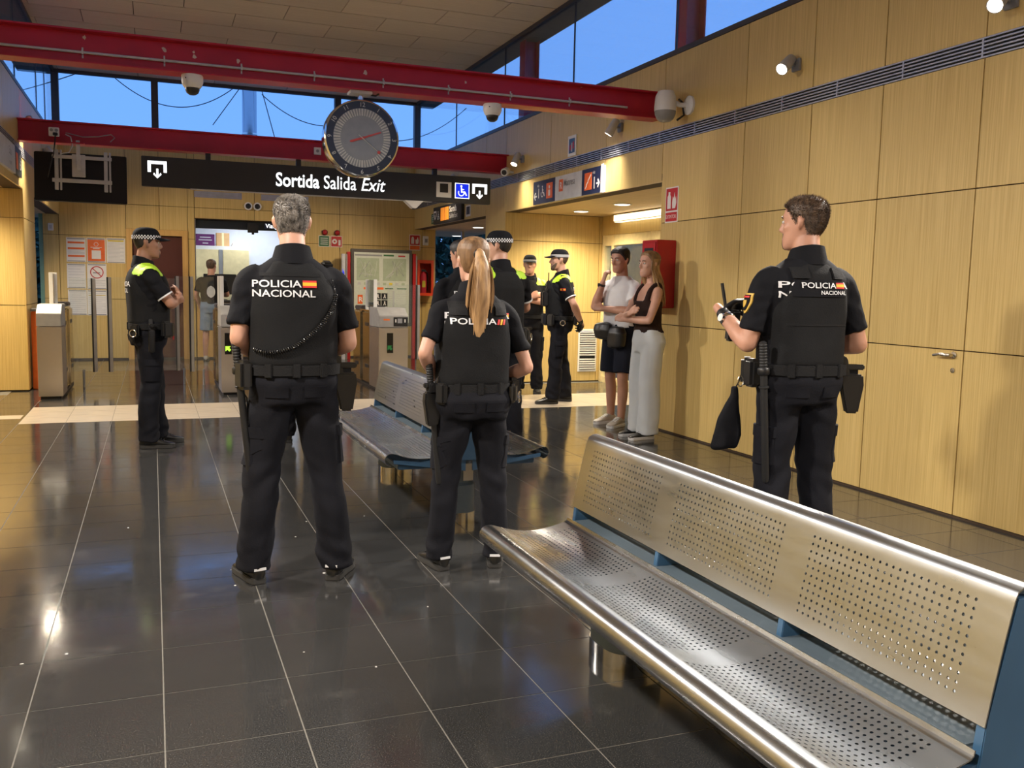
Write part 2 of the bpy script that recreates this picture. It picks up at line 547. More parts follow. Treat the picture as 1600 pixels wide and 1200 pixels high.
def lamp(name, kind, loc, energy, color=WARM, target=None, parent=None, **kw):
    d = bpy.data.lights.new(name, kind)
    d.energy = energy
    d.color = color
    for k, v in kw.items():
        setattr(d, k, v)
    o = bpy.data.objects.new(name, d)
    col.objects.link(o)
    o.location = loc
    if target is not None:
        o.rotation_euler = (Vector(target) - Vector(loc)).to_track_quat('-Z', 'Y').to_euler()
    if parent is not None:
        o.parent = parent
    return o

# ================================================================== STRUCTURE
XL, XR, YB, YN = -1.4, 4.577, 16.85, -2.6
ZS, ZC, ZO = 3.54, 4.70, 2.39          # sill of the high windows, ceiling, soffit of the side bays
AL, AR = -2.9, 6.1                     # depth of the side bays

# ---- floor of granite tiles
fl = struct(MB().box(AL - 0.2, AR + 0.2, YN, YB + 3.2, -0.10, -0.0015).build('floor', 'grout'), 'dark polished granite tile floor with pale joints')
T, GX, GY = 0.4, 0.007, 2.725
def tile_mesh(n, w, d):
    mb = MB().box(-w / 2, w / 2, -d / 2, d / 2, -0.012, 0.0)
    me = mb.mesh(n)
    return me
tm = tile_mesh('floor_tile', T - 0.0048, T - 0.0048)
tm.materials.append(M['granite'])
cells = []
for i in range(-8, 16):
    for j in range(-13, 36):
        cx, cy = GX + (i + 0.5) * T, GY + (j + 0.5) * T
        if cy > YB + 0.1 or cx < AL - 0.2 or cx > AR + 0.2:
            continue
        if (cx < XL - 0.2 or cx > XR + 0.2) and not (8.0 < cy < 12.0 or cy > 13.2):
            continue
        band = 9.5 < cy < 10.75 and cx > -1.23
        if band:
            continue
        q = CR @ Vector((cx, cy, -EYE))
        u, v = (800 + F_PX * q.x / q.z, 600 + F_PX * q.y / q.z) if q.z > 0.3 else (-9e3, -9e3)
        inside = -120 < u < 1720 and -50 < v < 1330
        cells.append((0 if inside else 1, q.z, cx, cy))
cells.sort()
far = MB()
for n, (out, dz, cx, cy) in enumerate(cells):
    if n < 296 and not out:
        o = bpy.data.objects.new('floor_tile', tm)
        col.objects.link(o)
        o.parent = fl
        o.location = (cx, cy, 0)
    else:
        w = T / 2 - 0.0024
        far.box(cx - w, cx + w, cy - w, cy + w, -0.012, 0.0)
fo = far.build('floor_tiles', 'granite', fl)
fo['kind'] = 'stuff'
# cream terrazzo band across the hall
tb = tile_mesh('terrazzo_tile', T - 0.004, 0.4 - 0.004)
tb.materials.append(M['terrazzo'])
for i in range(-3, 15):
    for r in range(3):
        o = bpy.data.objects.new('terrazzo_tile', tb)
        col.objects.link(o)
        o.parent = fl
        o.location = (GX + (i + 0.5) * T, 9.525 + (r + 0.5) * 0.4, 0.0)

tn = tile_mesh('terrazzo_tile', T - 0.004, 0.26)
tn.materials.append(M['terrazzo'])
for i in range(-7, -3):
    o = bpy.data.objects.new('terrazzo_tile', tn)
    col.objects.link(o)
    o.parent = fl
    o.location = (GX + (i + 0.5) * T - 0.02, 10.0, 0.0012)
rnd = random.Random(12)
gum = MB().lathe([(0.010, 0.0), (0.009, 0.0012)], (0, 0, 0), n=9).mesh('gum_spot')
gum.materials.append(M['scratch'])
for k in range(26):
    o = bpy.data.objects.new('gum_spot', gum)
    col.objects.link(o)
    o.parent = fl
    o.location = (rnd.uniform(-1.2, 1.0) if k % 3 else rnd.uniform(0.6, 3.8), rnd.uniform(2.2, 5.5), 0.0001)
    s_ = rnd.uniform(0.25, 0.8)
    o.scale = (s_, s_ * rnd.uniform(0.6, 1.4), 1)
# ---- panelled walls
def panels(parent, plane, at, rects, inward, m='wood', th=0.018, gap=0.0035):
    """plane 'X': panels in the plane X=at, rect=(y0,y1,z0,z1); plane 'Y': rect=(x0,x1,z0,z1); inward = +-1 normal to the room"""
    for a0, a1, z0, z1 in rects:
        w, h = (a1 - a0) / 2 - gap, (z1 - z0) / 2 - gap
        mb = MB()
        if plane == 'X':
            mb.box(-th / 2, th / 2, -w, w, -h, h)
            loc = (at - inward * th / 2, (a0 + a1) / 2, (z0 + z1) / 2)
        else:
            mb.box(-w, w, -th / 2, th / 2, -h, h)
            loc = ((a0 + a1) / 2, at - inward * th / 2, (z0 + z1) / 2)
        mb.build('wall_panel', m, parent, bevel=0.0015, loc=loc)

RV = (2.755, 2.872)
ycols = [-2.6, -1.7, -0.86, -0.05, 0.76, 1.57, 2.57, 3.38, 4.185, 4.99, 5.71, 6.54, 7.85]
wr = MB()
wr.box(XR + 0.018, XR + 0.2, YN, 7.85, 0, ZS)
wr.box(XR + 0.018, XR + 0.2, 7.85, 12.07, ZO, ZS)
wr.box(XR + 0.018, XR + 0.2, 12.088, 12.89, 0, ZS)
wr.box(XR + 0.018, XR + 0.2, 12.89, YB, ZO, ZS)
wr = struct(wr.build('wall_right', 'joint'), 'oak panelled side wall with a long louvred vent strip')
doors = [(4.185, 4.99), (5.71, 6.54)]
rects = []
for a, b in zip(ycols, ycols[1:]):
    if (a, b) not in doors:
        rects += [(a, b, 0.012, 1.03), (a, b, 1.03, 2.0)]
    rects += [(a, b, 2.0, RV[0]), (a, b, RV[1], ZS)]
for a, b in ((7.85, 9.05), (9.05, 10.55), (10.55, 12.07)):
    rects += [(a, b, ZO, RV[0]), (a, b, RV[1], ZS)]
rects += [(12.07, 12.89, 0.012, 1.03), (12.07, 12.89, 1.03, 2.0), (12.07, 12.89, 2.0, RV[0]), (12.07, 12.89, RV[1], ZS)]
for a, b in ((12.89, 14.2), (14.2, 15.5), (15.5, YB)):
    rects += [(a, b, ZO, RV[0]), (a, b, RV[1], ZS)]
panels(wr, 'X', XR, rects, -1)
# louvred vent strip
def vent_strip(parent, x, inward):
    z0, z1 = RV
    back = MB().box(min(x, x - inward * 0.018), max(x, x - inward * 0.018), YN, YB, z0, z1)
    back.v = [(p[0] - inward * 0.008, p[1], p[2]) for p in back.v]
    v = back.build('vent_recess', 'matt_black', parent)
    for k in range(6):
        z = z0 + 0.004 + k * (z1 - z0 - 0.008) / 5
        MB().box(x - 0.012, x + 0.012, YN, YB, z - 0.0045, z + 0.0045).build('vent_slat', 'vent', parent)
    y = -2.0
    while y < YB - 0.3:
        MB().box(x + inward * 0.001, x + inward * 0.014, y - 0.006, y + 0.006, z0, z1).build('vent_clip', 'vent', parent)
        y += 0.62
vent_strip(wr, XR + 0.006, -1)
# end jamb of the near wall and the bay beyond it
jamb = MB().box(XR + 0.019, AR, 7.76, 7.85, 0, ZO).build('wall_bay_near', 'wood')
struct(jamb, 'oak side of the right door bay')
# two flush doors in the right wall
def flush_door(n, y0, y1, hy, label):
    d = empty('door_%d' % n, (XR, (y0 + y1) / 2, 0))
    struct(d, label)
    w = (y1 - y0) / 2 - 0.0035
    for z0, z1 in ((0.012, 1.03), (1.03, 2.0)):
        MB().box(0, 0.018, -w, w, z0 + 0.0035, z1 - 0.0035).build('door_leaf', 'wood', d, bevel=0.0015)
    c = (y0 + y1) / 2
    h = MB().lathe([(0.022, 0), (0.022, -0.008), (0.010, -0.009), (0.010, -0.045)], (0, hy - c, 1.0), (1, 0, 0), 18)
    s = 1 if hy < c else -1
    h.tube([(-0.042, hy - c, 1.0), (-0.052, hy - c + s * 0.012, 1.0), (-0.054, hy - c + s * 0.06, 1.002), (-0.05, hy - c + s * 0.115, 0.992)], [0.0105, 0.0115, 0.0105, 0.009], 12)
    h.build('door_handle', 'brass', d, smooth=True)
    MB().lathe([(0.016, 0), (0.016, -0.007), (0.006, -0.008), (0.006, -0.0085)], (0, hy - c, 0.905), (1, 0, 0), 16).build('door_lock', 'brass', d, smooth=True)
flush_door(1, 4.185, 4.99, 4.255, 'flush oak door with lever handle nearest the bench')
flush_door(2, 5.71, 6.54, 6.46, 'flush oak door with lever handle beside the red cabinet wall')

# right bay: end wall, soffit, door side
we = struct(MB().box(XR + 0.2, AR + 0.1, 12.088, 12.2, 0, ZO + 0.1).build('wall_bay_right', 'joint'), 'bright oak end wall of the right door bay')
panels(we, 'Y', 12.07, [(XR + 0.001, 6.04, 0.012, 1.01), (XR + 0.001, 6.04, 1.01, 2.005), (XR + 0.001, 6.04, 2.005, ZO), (6.04, 6.1, 0.012, 1.01), (6.04, 6.1, 1.01, 2.005), (6.04, 6.1, 2.005, ZO)], -1)
def soffit(name, x0, x1, y0, y1, label):
    s = struct(MB().box(x0, x1, y0, y1, ZO + 0.015, ZO + 0.08).build(name, 'joint'), label)
    n = int(round((y1 - y0) / 0.3))
    for k in range(n):
        a, b = y0 + (y1 - y0) * k / n, y0 + (y1 - y0) * (k + 1) / n
        MB().box(-(x1 - x0) / 2, (x1 - x0) / 2, -(b - a) / 2 + 0.002, (b - a) / 2 - 0.002, 0, 0.014).build('soffit_board', 'soffit', s, loc=((x0 + x1) / 2, (a + b) / 2, ZO + 0.001))
    return s
soffit('ceiling_bay_right', XR + 0.001, AR + 0.1, 7.85, 12.07, 'boarded soffit with two downlights over the right bay')
soffit('ceiling_bay_far_right', XR + 0.001, AR + 0.1, 12.89, YB + 2.2, 'boarded soffit over the far right exit')
soffit('ceiling_bay_left', AL, XL - 0.001, 8.0, 12.29, 'boarded soffit over the left bay')
soffit('ceiling_bay_far_left', AL, XL - 0.001, 13.4, YB + 1.2, 'boarded soffit over the far left exit')
wd = MB().box(AR, AR + 0.12, 7.85, 9.3, 0, ZO + 0.05)
wd = struct(wd.build('wall_bay_side', 'wood'), 'oak side wall beyond the automatic door')
MB().box(AR, AR + 0.12, 12.2, YB, 0, ZO + 0.05).build('wall_piece', 'wood', wd)
# automatic sliding door in the right bay
ad = struct(empty('door_4', (AR, 10.6, 0)), 'cream framed automatic sliding glass door in the right bay')
MB().box(-0.03, 0.10, -1.3, 1.45, 2.12, ZO).build('door_head', 'wood', ad)
for y in (-1.3, 0.06, 1.1, 1.38):
    MB().box(-0.02, 0.08, y, y + 0.07, 0, 2.12).build('door_post', 'cream', ad, bevel=0.004)
MB().box(-0.015, 0.06, -1.3, 1.45, 1.97, 2.12).build('door_rail', 'cream', ad, bevel=0.004)
MB().box(-0.015, 0.06, -1.3, 1.45, 0, 0.09).build('door_rail', 'cream', ad, bevel=0.004)
for a, b in ((-1.23, 0.06), (0.13, 1.10), (1.17, 1.38)):
    MB().box(0.02, 0.03, a, b, 0.09, 1.97).build('door_pane', 'glass', ad)

struct(MB().box(7.9, 8.05, 7.0, 15.5, -0.12, 3.0).build('wall_reflection_standin', 'cream'), 'added pale wall standing in for warm reflections in the automatic door')  # wall added so the door panes look warm, like reflections of the hall
# ---- left wall
wl = MB()
wl.box(XL - 0.2, XL - 0.018, YN, 8.0, 0, ZS)
wl.box(XL - 0.2, XL - 0.018, 8.0, 12.29, ZO, ZS)
wl.box(XL - 0.2, XL - 0.018, 12.308, 13.4, 0, ZS)
wl.box(XL - 0.2, XL - 0.018, 13.4, YB, ZO, ZS)
wl = struct(wl.build('wall_left', 'joint'), 'oak panelled left wall with a vent strip and open bays')
rects = []
lc = [-2.6, -1.4, -0.2, 1.0, 2.2, 3.4, 4.6, 5.8, 7.0, 8.0]
for a, b in zip(lc, lc[1:]):
    rects += [(a, b, 0.012, 1.03), (a, b, 1.03, 2.05), (a, b, 2.05, RV[0]), (a, b, RV[1], ZS)]
for a, b in ((8.0, 9.4), (9.4, 10.9), (10.9, 12.29)):
    rects += [(a, b, ZO, RV[0]), (a, b, RV[1], ZS)]
rects += [(12.29, 13.4, 0.012, 1.03), (12.29, 13.4, 1.03, 2.05), (12.29, 13.4, 2.05, RV[0]), (12.29, 13.4, RV[1], ZS)]
for a, b in ((13.4, 14.5), (14.5, 15.7), (15.7, YB)):
    rects += [(a, b, ZO, RV[0]), (a, b, RV[1], ZS)]
panels(wl, 'X', XL, rects, 1)
vent_strip(wl, XL - 0.006, 1)
wf = struct(MB().box(AL, XL - 0.2, 12.308, 12.42, 0, ZO + 0.1).build('wall_bay_left', 'joint'), 'bright oak end wall of the left bay')
panels(wf, 'Y', 12.29, [(-1.9, XL - 0.001, 0.012, 1.024), (-1.9, XL - 0.001, 1.024, 2.05), (-1.9, XL - 0.001, 2.05, ZO), (AL, -1.9, 0.012, 1.024), (AL, -1.9, 1.024, 2.05), (AL, -1.9, 2.05, ZO)], -1)
struct(MB().box(AL - 0.1, AL, 7.9, 12.42, 0, ZO + 0.1).build('wall_bay_outer', 'wood'), 'oak outer wall of the left bay')
struct(MB().box(AL, XL - 0.02, 7.9, 8.0, 0, ZO).build('wall_bay_front', 'wood'), 'oak near wall of the left bay')

# ---- back wall
wb = MB()
wb.box(-1.65, -0.32, YB + 0.018, YB + 0.14, 0, ZS)
wb.box(-0.32, 0.50, YB + 0.018, YB + 0.14, 2.12, ZS)
wb.box(0.50, 0.69, YB + 0.018, YB + 0.14, 0, ZS)
wb.box(0.69, 2.45, YB + 0.018, YB + 0.14, 2.41, ZS)
wb.box(2.45, 4.98, YB + 0.018, YB + 0.14, 0, ZS)
wb = struct(wb.build('wall_back', 'joint'), 'oak panelled end wall with posters and ticket office window')
rects = []
for a, b in ((-1.65, -1.415), (-1.415, -0.40), (0.575, 0.69), (2.45, 3.18), (3.18, 4.73), (4.73, 4.98)):
    zt = 2.06
    rects += [(a, b, 0.012, 1.02), (a, b, 1.02, zt), (a, b, zt, 2.60 if a < 0 else 2.60), (a, b, 2.60, ZS)]
rects += [(-0.40, 0.125, 2.20, 2.60), (0.125, 0.575, 2.20, 2.60), (-0.40, 0.125, 2.60, ZS), (0.125, 0.575, 2.60, ZS)]
rects += [(0.69, 1.69, 2.42, 2.60), (1.69, 2.45, 2.42, 2.60), (0.69, 1.69, 2.60, ZS), (1.69, 2.45, 2.60, ZS)]
panels(wb, 'Y', YB, rects, -1)
# brown door with oak frame
d3 = struct(empty('door_3', (0.0, YB, 0)), 'dark red brown door in an oak frame')
for x0, x1 in ((-0.40, -0.31), (0.485, 0.575)):
    MB().box(x0, x1, -0.03, 0.10, 0, 2.20).build('door_frame', 'oakframe', d3, bevel=0.004)
MB().box(-0.31, 0.485, -0.03, 0.10, 2.10, 2.20).build('door_frame', 'oakframe', d3, bevel=0.004)
MB().box(-0.31, 0.485, 0.03, 0.07, 0.01, 2.10).build('door_leaf', 'brown_door', d3, bevel=0.003)
h = MB().lathe([(0.022, 0), (0.022, -0.01), (0.01, -0.012), (0.01, -0.05)], (0.40, 0.03, 1.03), (0, 1, 0), 14)
h.tube([(0.40, -0.02, 1.03), (0.39, -0.028, 1.03), (0.29, -0.026, 1.03)], 0.009, 10)
h.build('door_handle', 'brass', d3, smooth=True)
# baseboards
struct(MB().box(XR - 0.004, XR + 0.018, YN, 7.85, 0, 0.012).build('baseboard_right', 'joint'))
struct(MB().box(-1.65, 4.98, YB - 0.006, YB + 0.018, 0, 0.03).build('baseboard_back', 'dark_alu'))

# ---- ceiling of staggered boards
ce = struct(MB().box(XL - 0.05, XR + 0.12, YN, YB + 0.1, ZC + 0.016, ZC + 0.10).build('ceiling', 'joint'), 'brown boarded ceiling of staggered boards')
P = 0.637
cbm = {}
for r in range(-23, 9):
    y0 = 11.80 + r * P
    y1 = min(y0 + P, YB + 0.1)
    if y0 > YB or y0 < YN - 0.1:
        continue
    off = -0.16 if r % 2 == 1 else -0.78
    xs = [XL - 0.05] + [off + 1.2 * k for k in range(-1, 6) if XL + 0.02 < off + 1.2 * k < XR + 0.05] + [XR + 0.10]
    for a, b in zip(xs, xs[1:]):
        key = (round(b - a, 3), round(y1 - y0, 3))
        if key not in cbm:
            g = 0.010
            cbm[key] = MB().box(-key[0] / 2 + g * 0.5, key[0] / 2 - g * 0.5, -key[1] / 2 + g, key[1] / 2 - g, 0, 0.016).mesh('ceiling_board')
            cbm[key].materials.append(M['ceiling'])
        o = bpy.data.objects.new('ceiling_board', cbm[key])
        col.objects.link(o)
        o.parent = ce
        o.location = ((a + b) / 2, (y0 + y1) / 2, ZC)
struct(MB().box(XL - 0.6, XL - 0.05, YN, YB + 0.6, ZC + 0.02, ZC + 0.18).build('ceiling_eave_left', 'concrete'))
struct(MB().box(XR + 0.12, XR + 0.50, YN, YB + 0.6, ZC + 0.02, ZC + 0.18).build('ceiling_eave_right', 'concrete'))
struct(MB().box(XL - 0.05, XR + 0.12, YB + 0.1, YB + 0.35, ZC + 0.02, ZC + 0.18).build('ceiling_eave_back', 'concrete'))

# ---- high windows
def side_window(n, x, s, joints, label):
    w = struct(empty('window_%d' % n, (x, 0, 0)), label)
    MB().box(-0.05, 0.05, YN, YB, ZS, ZS + 0.045).build('window_sill', 'dark_alu', w)
    MB().box(-0.03, 0.03, YN, YB, ZC - 0.05, ZC + 0.012).build('window_head', 'dark_alu', w)
    for a, b in zip(joints, joints[1:]):
        MB().box(-0.006, 0.006, a + 0.005, b - 0.005, ZS + 0.045, ZC - 0.05).build('window_pane', 'glass', w)
    for a in joints[1:-1]:
        MB().box(-0.008, 0.008, a - 0.007, a + 0.007, ZS + 0.045, ZC - 0.05).build('window_joint', 'dark_alu', w)
side_window(1, XR + 0.045, 1, [YN, 1.0, 3.2, 5.45, 7.75, 10.03, 12.3, 14.5, YB - 0.05], 'long high window band above the right oak wall')
side_window(2, XL - 0.045, -1, [YN, 1.0, 3.2, 5.45, 7.75, 10.03, 12.3, 14.5, 15.6, YB - 0.05], 'long high window band above the left oak wall')
w3 = struct(empty('window_3', (0, YB + 0.05, 0)), 'high window band over the gates, dark mullions')
MB().box(XL - 0.05, XR + 0.05, -0.05, 0.05, ZS, ZS + 0.05).build('window_sill', 'dark_alu', w3)
MB().box(XL - 0.05, XR + 0.05, -0.04, 0.04, ZC - 0.05, ZC + 0.012).build('window_head', 'dark_alu', w3)
mull = [-1.41, 0.09, 3.15, 4.62]
for x in mull:
    MB().box(x - 0.055, x + 0.055, -0.06, 0.06, ZS + 0.05, ZC - 0.05).build('window_mullion', 'dark_alu', w3)
for a, b in zip(mull, mull[1:]):
    MB().box(a + 0.055, b - 0.055, -0.006, 0.006, ZS + 0.05, ZC - 0.05).build('window_pane', 'glass', w3)
# glazed exits either side of the back wall
w4 = struct(empty('window_4', (5.54, YB + 0.06, 0)), 'tall glazed exit right of the red extinguisher cabinet')
for x in (-0.56, 0.0, 0.53):
    MB().box(x - 0.02, x + 0.02, -0.03, 0.03, 0, ZO).build('window_post', 'alu', w4)
for a, b in ((-0.54, -0.02), (0.02, 0.51)):
    MB().box(a, b, -0.006, 0.006, 0.02, ZO - 0.02).build('window_pane', 'glass', w4)
w5 = struct(empty('window_5', (-2.28, YB + 0.06, 0)), 'tall glazed exit with green frame at the far left')
for x in (-0.6, 0.6):
    MB().box(x - 0.03, x + 0.03, -0.04, 0.04, 0, ZO).build('window_post', 'green_frame', w5)
MB().box(-0.57, 0.57, -0.006, 0.006, 0.02, ZO - 0.02).build('window_pane', 'glass', w5)
# wall behind the photographer
struct(MB().box(AL, AR, YN - 0.15, YN, 0, ZS).build('wall_front', 'wood'), 'oak wall behind the viewer')
w6 = struct(empty('window_6', (0, YN, 0)), 'high window band behind the viewer')
MB().box(XL, XR, -0.05, 0.05, ZS, ZS + 0.05).build('window_sill', 'dark_alu', w6)
for a, b in ((XL, 0.6), (0.62, 2.6), (2.62, XR)):
    MB().box(a, b, -0.006, 0.006, ZS + 0.05, ZC).build('window_pane', 'glass', w6)

# ---- red steel beams
def beam(y, z0, z1, label):
    t = thing('steel_beam', label, 'beam', (0, y, 0), group='red steel roof ties')
    MB().box(XL, XR, -0.006, 0.006, z0 + 0.012, z1 - 0.012).build('web', 'redsteel', t)
    MB().box(XL, XR, -0.10, 0.10, z1 - 0.014, z1).build('flange', 'redsteel', t, bevel=0.003)
    MB().box(XL, XR, -0.10, 0.10, z0, z0 + 0.014).build('flange', 'redsteel', t, bevel=0.003)
    return t
b1 = beam(7.97, 2.985, 3.235, 'red steel beam carrying the round clock and white dome cameras')
b2 = beam(12.07, 2.905, 3.155, 'red steel beam carrying the exit sign and the screen')
# conduit with clips on the near beam
MB().cyl((XL, -0.024, 3.075), (XR - 0.35, -0.024, 3.075), 0.011, n=10).build('conduit', 'lightgrey', b1, smooth=True)
for k in range(9):
    x = -1.05 + k * 0.585
    c = MB().box(x - 0.006, x + 0.006, -0.040, -0.006, 3.058, 3.092)
    c.box(x - 0.006, x + 0.006, -0.010, -0.006, 3.035, 3.115)
    c.build('conduit_clip', 'lightgrey', b1)
for x, z, a, w in ((-0.45, 3.19, 0.3, .03), (0.12, 3.165, 0.9, .035), (0.34, 3.165, 0.2, .02), (0.345, 3.13, 1.2, .032), (0.68, 3.135, 0.1, .03), (1.72, 3.145, 1.4, .032), (2.62, 3.155, 0.8, .02), (3.75, 3.225, 0.0, .02)):
    c = MB()
    pts = []
    for i in range(9):
        t = 2 * math.pi * i / 9
        r = w * (0.35 + 0.5 * random.random())
        pts.append((x + r * math.cos(t) * 0.8, z + r * math.sin(t)))
    c.prism(pts, 'Y', -0.0075, -0.006)
    c.build('paint_chip', 'chip', b1)

# ---- outside: columns, ground, cables, chimney, trees
for k, y in enumerate((3.9, 7.98, 12.12)):
    t = thing('steel_column', ('red steel column outside the high window nearest the viewer', 'red steel column outside the high window by the near beam', 'red steel column outside the high window by the far beam')[k], 'column', (XR + 0.33, y, 0), group='red columns outside')
    MB().box(-0.10, 0.10, -0.006, 0.006, 2.5, ZC + 0.02).build('web', 'redsteel', t)
    for s in (-1, 1):
        MB().box(-0.006 + s * 0.10, 0.006 + s * 0.10, -0.10, 0.10, 2.5, ZC + 0.02).build('flange', 'redsteel', t)
struct(MB().box(-60, 60, -50, 90, -0.35, -0.12).build('floor_outside', 'asphalt'), 'grey paving outside')
def cable(pts, label, r=0.009):
    n = 28
    (x0, y0, z0), (x1, y1, z1), sag = pts
    p = []
    for i in range(n + 1):
        t = i / n
        p.append((x0 + (x1 - x0) * t, y0 + (y1 - y0) * t, z0 + (z1 - z0) * t - sag * 4 * t * (1 - t)))
    tag(MB().tube(p, r, 6).build('overhead_cable', 'black', smooth=True), label, 'cable', 'overhead cables outside the high window')
yc = 20.0
cable(((-0.85, yc, 5.47), (1.72, yc, 5.36), 0.62), 'thin black cable sagging behind the first high panes')
cable(((2.2, yc + 0.3, 5.25), (3.8, yc + 0.3, 4.75), 0.22), 'thin black cable running behind the clock')
cable(((-0.9, yc, 5.45), (-3.0, yc, 4.6), 0.05), 'thin black cable at the far left high pane')
cable(((1.75, yc, 5.3), (1.2, yc, 4.5), 0.0), 'straight stay wire left of the steel flue')
cable(((2.13, yc - 0.2, 5.3), (2.40, yc - 0.2, 4.3), 0.0), 'straight stay wire right of the steel flue')
cable(((3.85, yc, 4.7), (6.6, yc, 5.3), 0.5), 'thin black cable sagging behind the right corner pane')
ch = thing('steel_flue', 'bright steel flue pipe rising outside the high window', 'chimney', (1.92, yc, 0))
MB().cyl((0, 0, -0.12), (0, 0, 6.4), 0.145, n=24).build('pipe', 'flue', ch, smooth=True)
for z in (4.35, 5.25, 6.2):
    MB().lathe([(0.145, 0), (0.155, 0.005), (0.155, 0.035), (0.145, 0.04)], (0, 0, z), n=24).build('pipe_band', 'chrome', ch, smooth=True)
def tree(x, y, h, r, seed, label):
    rnd = random.Random(seed)
    t = thing('tree', label, 'tree', (x, y, -0.12), group='trees outside the far exits')
    MB().tube([(0, 0, 0), (0.05, 0, h * 0.4), (0.0, 0.05, h * 0.7)], [0.16, 0.11, 0.06], 8).build('trunk', 'bark', t, smooth=True)
    c = MB()
    for i in range(2800):
        d = Vector((rnd.gauss(0, 1), rnd.gauss(0, 1), rnd.gauss(0, 1))).normalized() * r * (rnd.random() ** 0.4)
        p = Vector((d.x, d.y, d.z * 1.15 + h * 0.62))
        if p.z < 0.15:
            continue
        a = Vector((rnd.uniform(-1, 1), rnd.uniform(-1, 1), rnd.uniform(-1, 1))).normalized()
        b = a.orthogonal().normalized()
        s = rnd.uniform(0.10, 0.22)
        c.add([p - a * s, p + b * s * 0.5, p + a * s, p - b * s * 0.5], [(0, 1, 2, 3)])
    f = c.build('foliage', 'leaf', t)
    f['kind'] = 'stuff'
tree(8.2, 26.0, 4.2, 1.9, 1, 'dark leafy tree seen through the glazed exit')
tree(12.6, 29.0, 4.6, 2.0, 2, 'second leafy tree further right behind the glazed exit')
tree(-2.5, 24.5, 2.9, 1.35, 3, 'dark leafy tree seen past the left pier')

# ================================================================== FITTINGS
# ---- gun spots on the walls
def gun_spot(loc, aim, wall_dir, label, power, warm=None):
    """loc = wall fixing point, aim = unit vector of the beam"""
    t = thing('spotlight', label, 'spotlight', loc, group='wall spotlights')
    w = Vector(wall_dir)
    a = Vector(aim).normalized()
    MB().obox(w * 0.012, (0.024, 0.09, 0.09)).build('wall_plate', 'grey', t, bevel=0.004)
    e = w * 0.10
    MB().tube([w * 0.02, w * 0.07, e], 0.010, 8).build('arm', 'grey', t, smooth=True)
    p0 = e - a * 0.09
    p1 = e + a * 0.09
    MB().lathe([(0.030, 0), (0.040, 0.012), (0.046, 0.17), (0.046, 0.18), (0.041, 0.18), (0.041, 0.172)], p0, a, 24).build('body', 'lightgrey', t, smooth=True)
    MB().lathe([(0.0405, 0), (0.0405, 0.003)], p1 - a * 0.008, a, 24).build('lens', 'lamp', t)
    l = lamp('spot_lamp', 'SPOT', tuple(Vector(loc) + p1 + a * 0.012), power, warm or WARM, target=tuple(Vector(loc) + p1 + a * 2), spot_size=math.radians(125), spot_blend=0.9, shadow_soft_size=0.13)
    return t
gun_spot((XR, 4.02, 3.03), (-0.70, -0.30, -0.55), (-1, 0, 0), 'glaring wall spotlight at the right edge above the vent', SPOT_W)
gun_spot((XR, 5.90, 3.07), (-0.70, -0.30, -0.55), (-1, 0, 0), 'glaring wall spotlight above the near oak door', SPOT_W)
gun_spot((XR, 8.72, 3.03), (-0.40, 0.28, -0.85), (-1, 0, 0), 'grey wall spotlight right of the small framed picture', SPOT_W * 0.5)
gun_spot((XR, 11.45, 3.03), (-0.45, -0.25, -0.86), (-1, 0, 0), 'grey wall spotlight at the end of the far beam', SPOT_W * 0.5, (1.0, 0.86, 0.66))
gun_spot((XL, 12.45, 3.17), (0.42, -0.3, -0.85), (1, 0, 0), 'pale wall spotlight on the left wall beside the screen', SPOT_W * 0.8, (1.0, 0.86, 0.66))
for k, y in enumerate((9.3, 6.0, 3.0, 0.3)):
    gun_spot((XL, y, 3.07), (0.62, -0.05, -0.75), (1, 0, 0), ('left wall spotlight above the left bay', 'left wall spotlight level with the near door', 'left wall spotlight beside the viewer', 'left wall spotlight behind the viewer')[k], SPOT_W)
gun_spot((XL, 14.6, 3.10), (0.55, 0.25, -0.75), (1, 0, 0), 'added fill spotlight on the left wall over the far exit', SPOT_W * 0.5, (1.0, 0.82, 0.58))  # extra spot added to brighten the back of the hall
gun_spot((XR, 14.3, 3.05), (-0.55, 0.25, -0.75), (-1, 0, 0), 'added fill spotlight on the right wall over the far exit', SPOT_W * 0.5, (1.0, 0.82, 0.58))  # its right-hand partner, likewise added as fill for the back section
for k, y in enumerate((1.6, -0.6)):
    gun_spot((XR, y, 3.05), (-0.62, 0.0, -0.75), (-1, 0, 0), ('right wall spotlight beside the viewer', 'right wall spotlight behind the viewer')[k], SPOT_W)

# ---- recessed downlights
def downlight(x, y, label, power=DOWN_W):
    t = thing('downlight', label, 'downlight', (x, y, ZO), group='recessed downlights in the bays')
    MB().lathe([(0.115, 0.0), (0.115, -0.006), (0.10, -0.010), (0.092, -0.006)], (0, 0, 0), n=28).build('bezel', 'white', t, smooth=True)
    MB().lathe([(0.092, -0.004), (0.092, -0.008)], (0, 0, 0), n=28).build('lens', 'downlamp', t)
    lamp('down_lamp', 'SPOT', (x, y, ZO - 0.02), power, (1.0, 0.84, 0.56), target=(x, y, 0), spot_size=math.radians(150), spot_blend=0.8, shadow_soft_size=0.09)
downlight(5.36, 10.12, 'glowing downlight nearer the viewer in the right bay', DOWN_W * 2.6)
downlight(5.39, 11.35, 'glowing downlight by the end wall of the right bay', DOWN_W * 2.6)
downlight(5.36, 15.48, 'glowing downlight over the far right exit')
downlight(5.9, 18.4, 'glowing downlight outside the far right exit')
downlight(-2.15, 10.6, 'downlight nearer the viewer in the left bay', DOWN_W * 2.0)
downlight(-2.15, 11.6, 'downlight by the end wall of the left bay', DOWN_W * 2.0)
downlight(-2.15, 15.3, 'downlight over the far left exit')

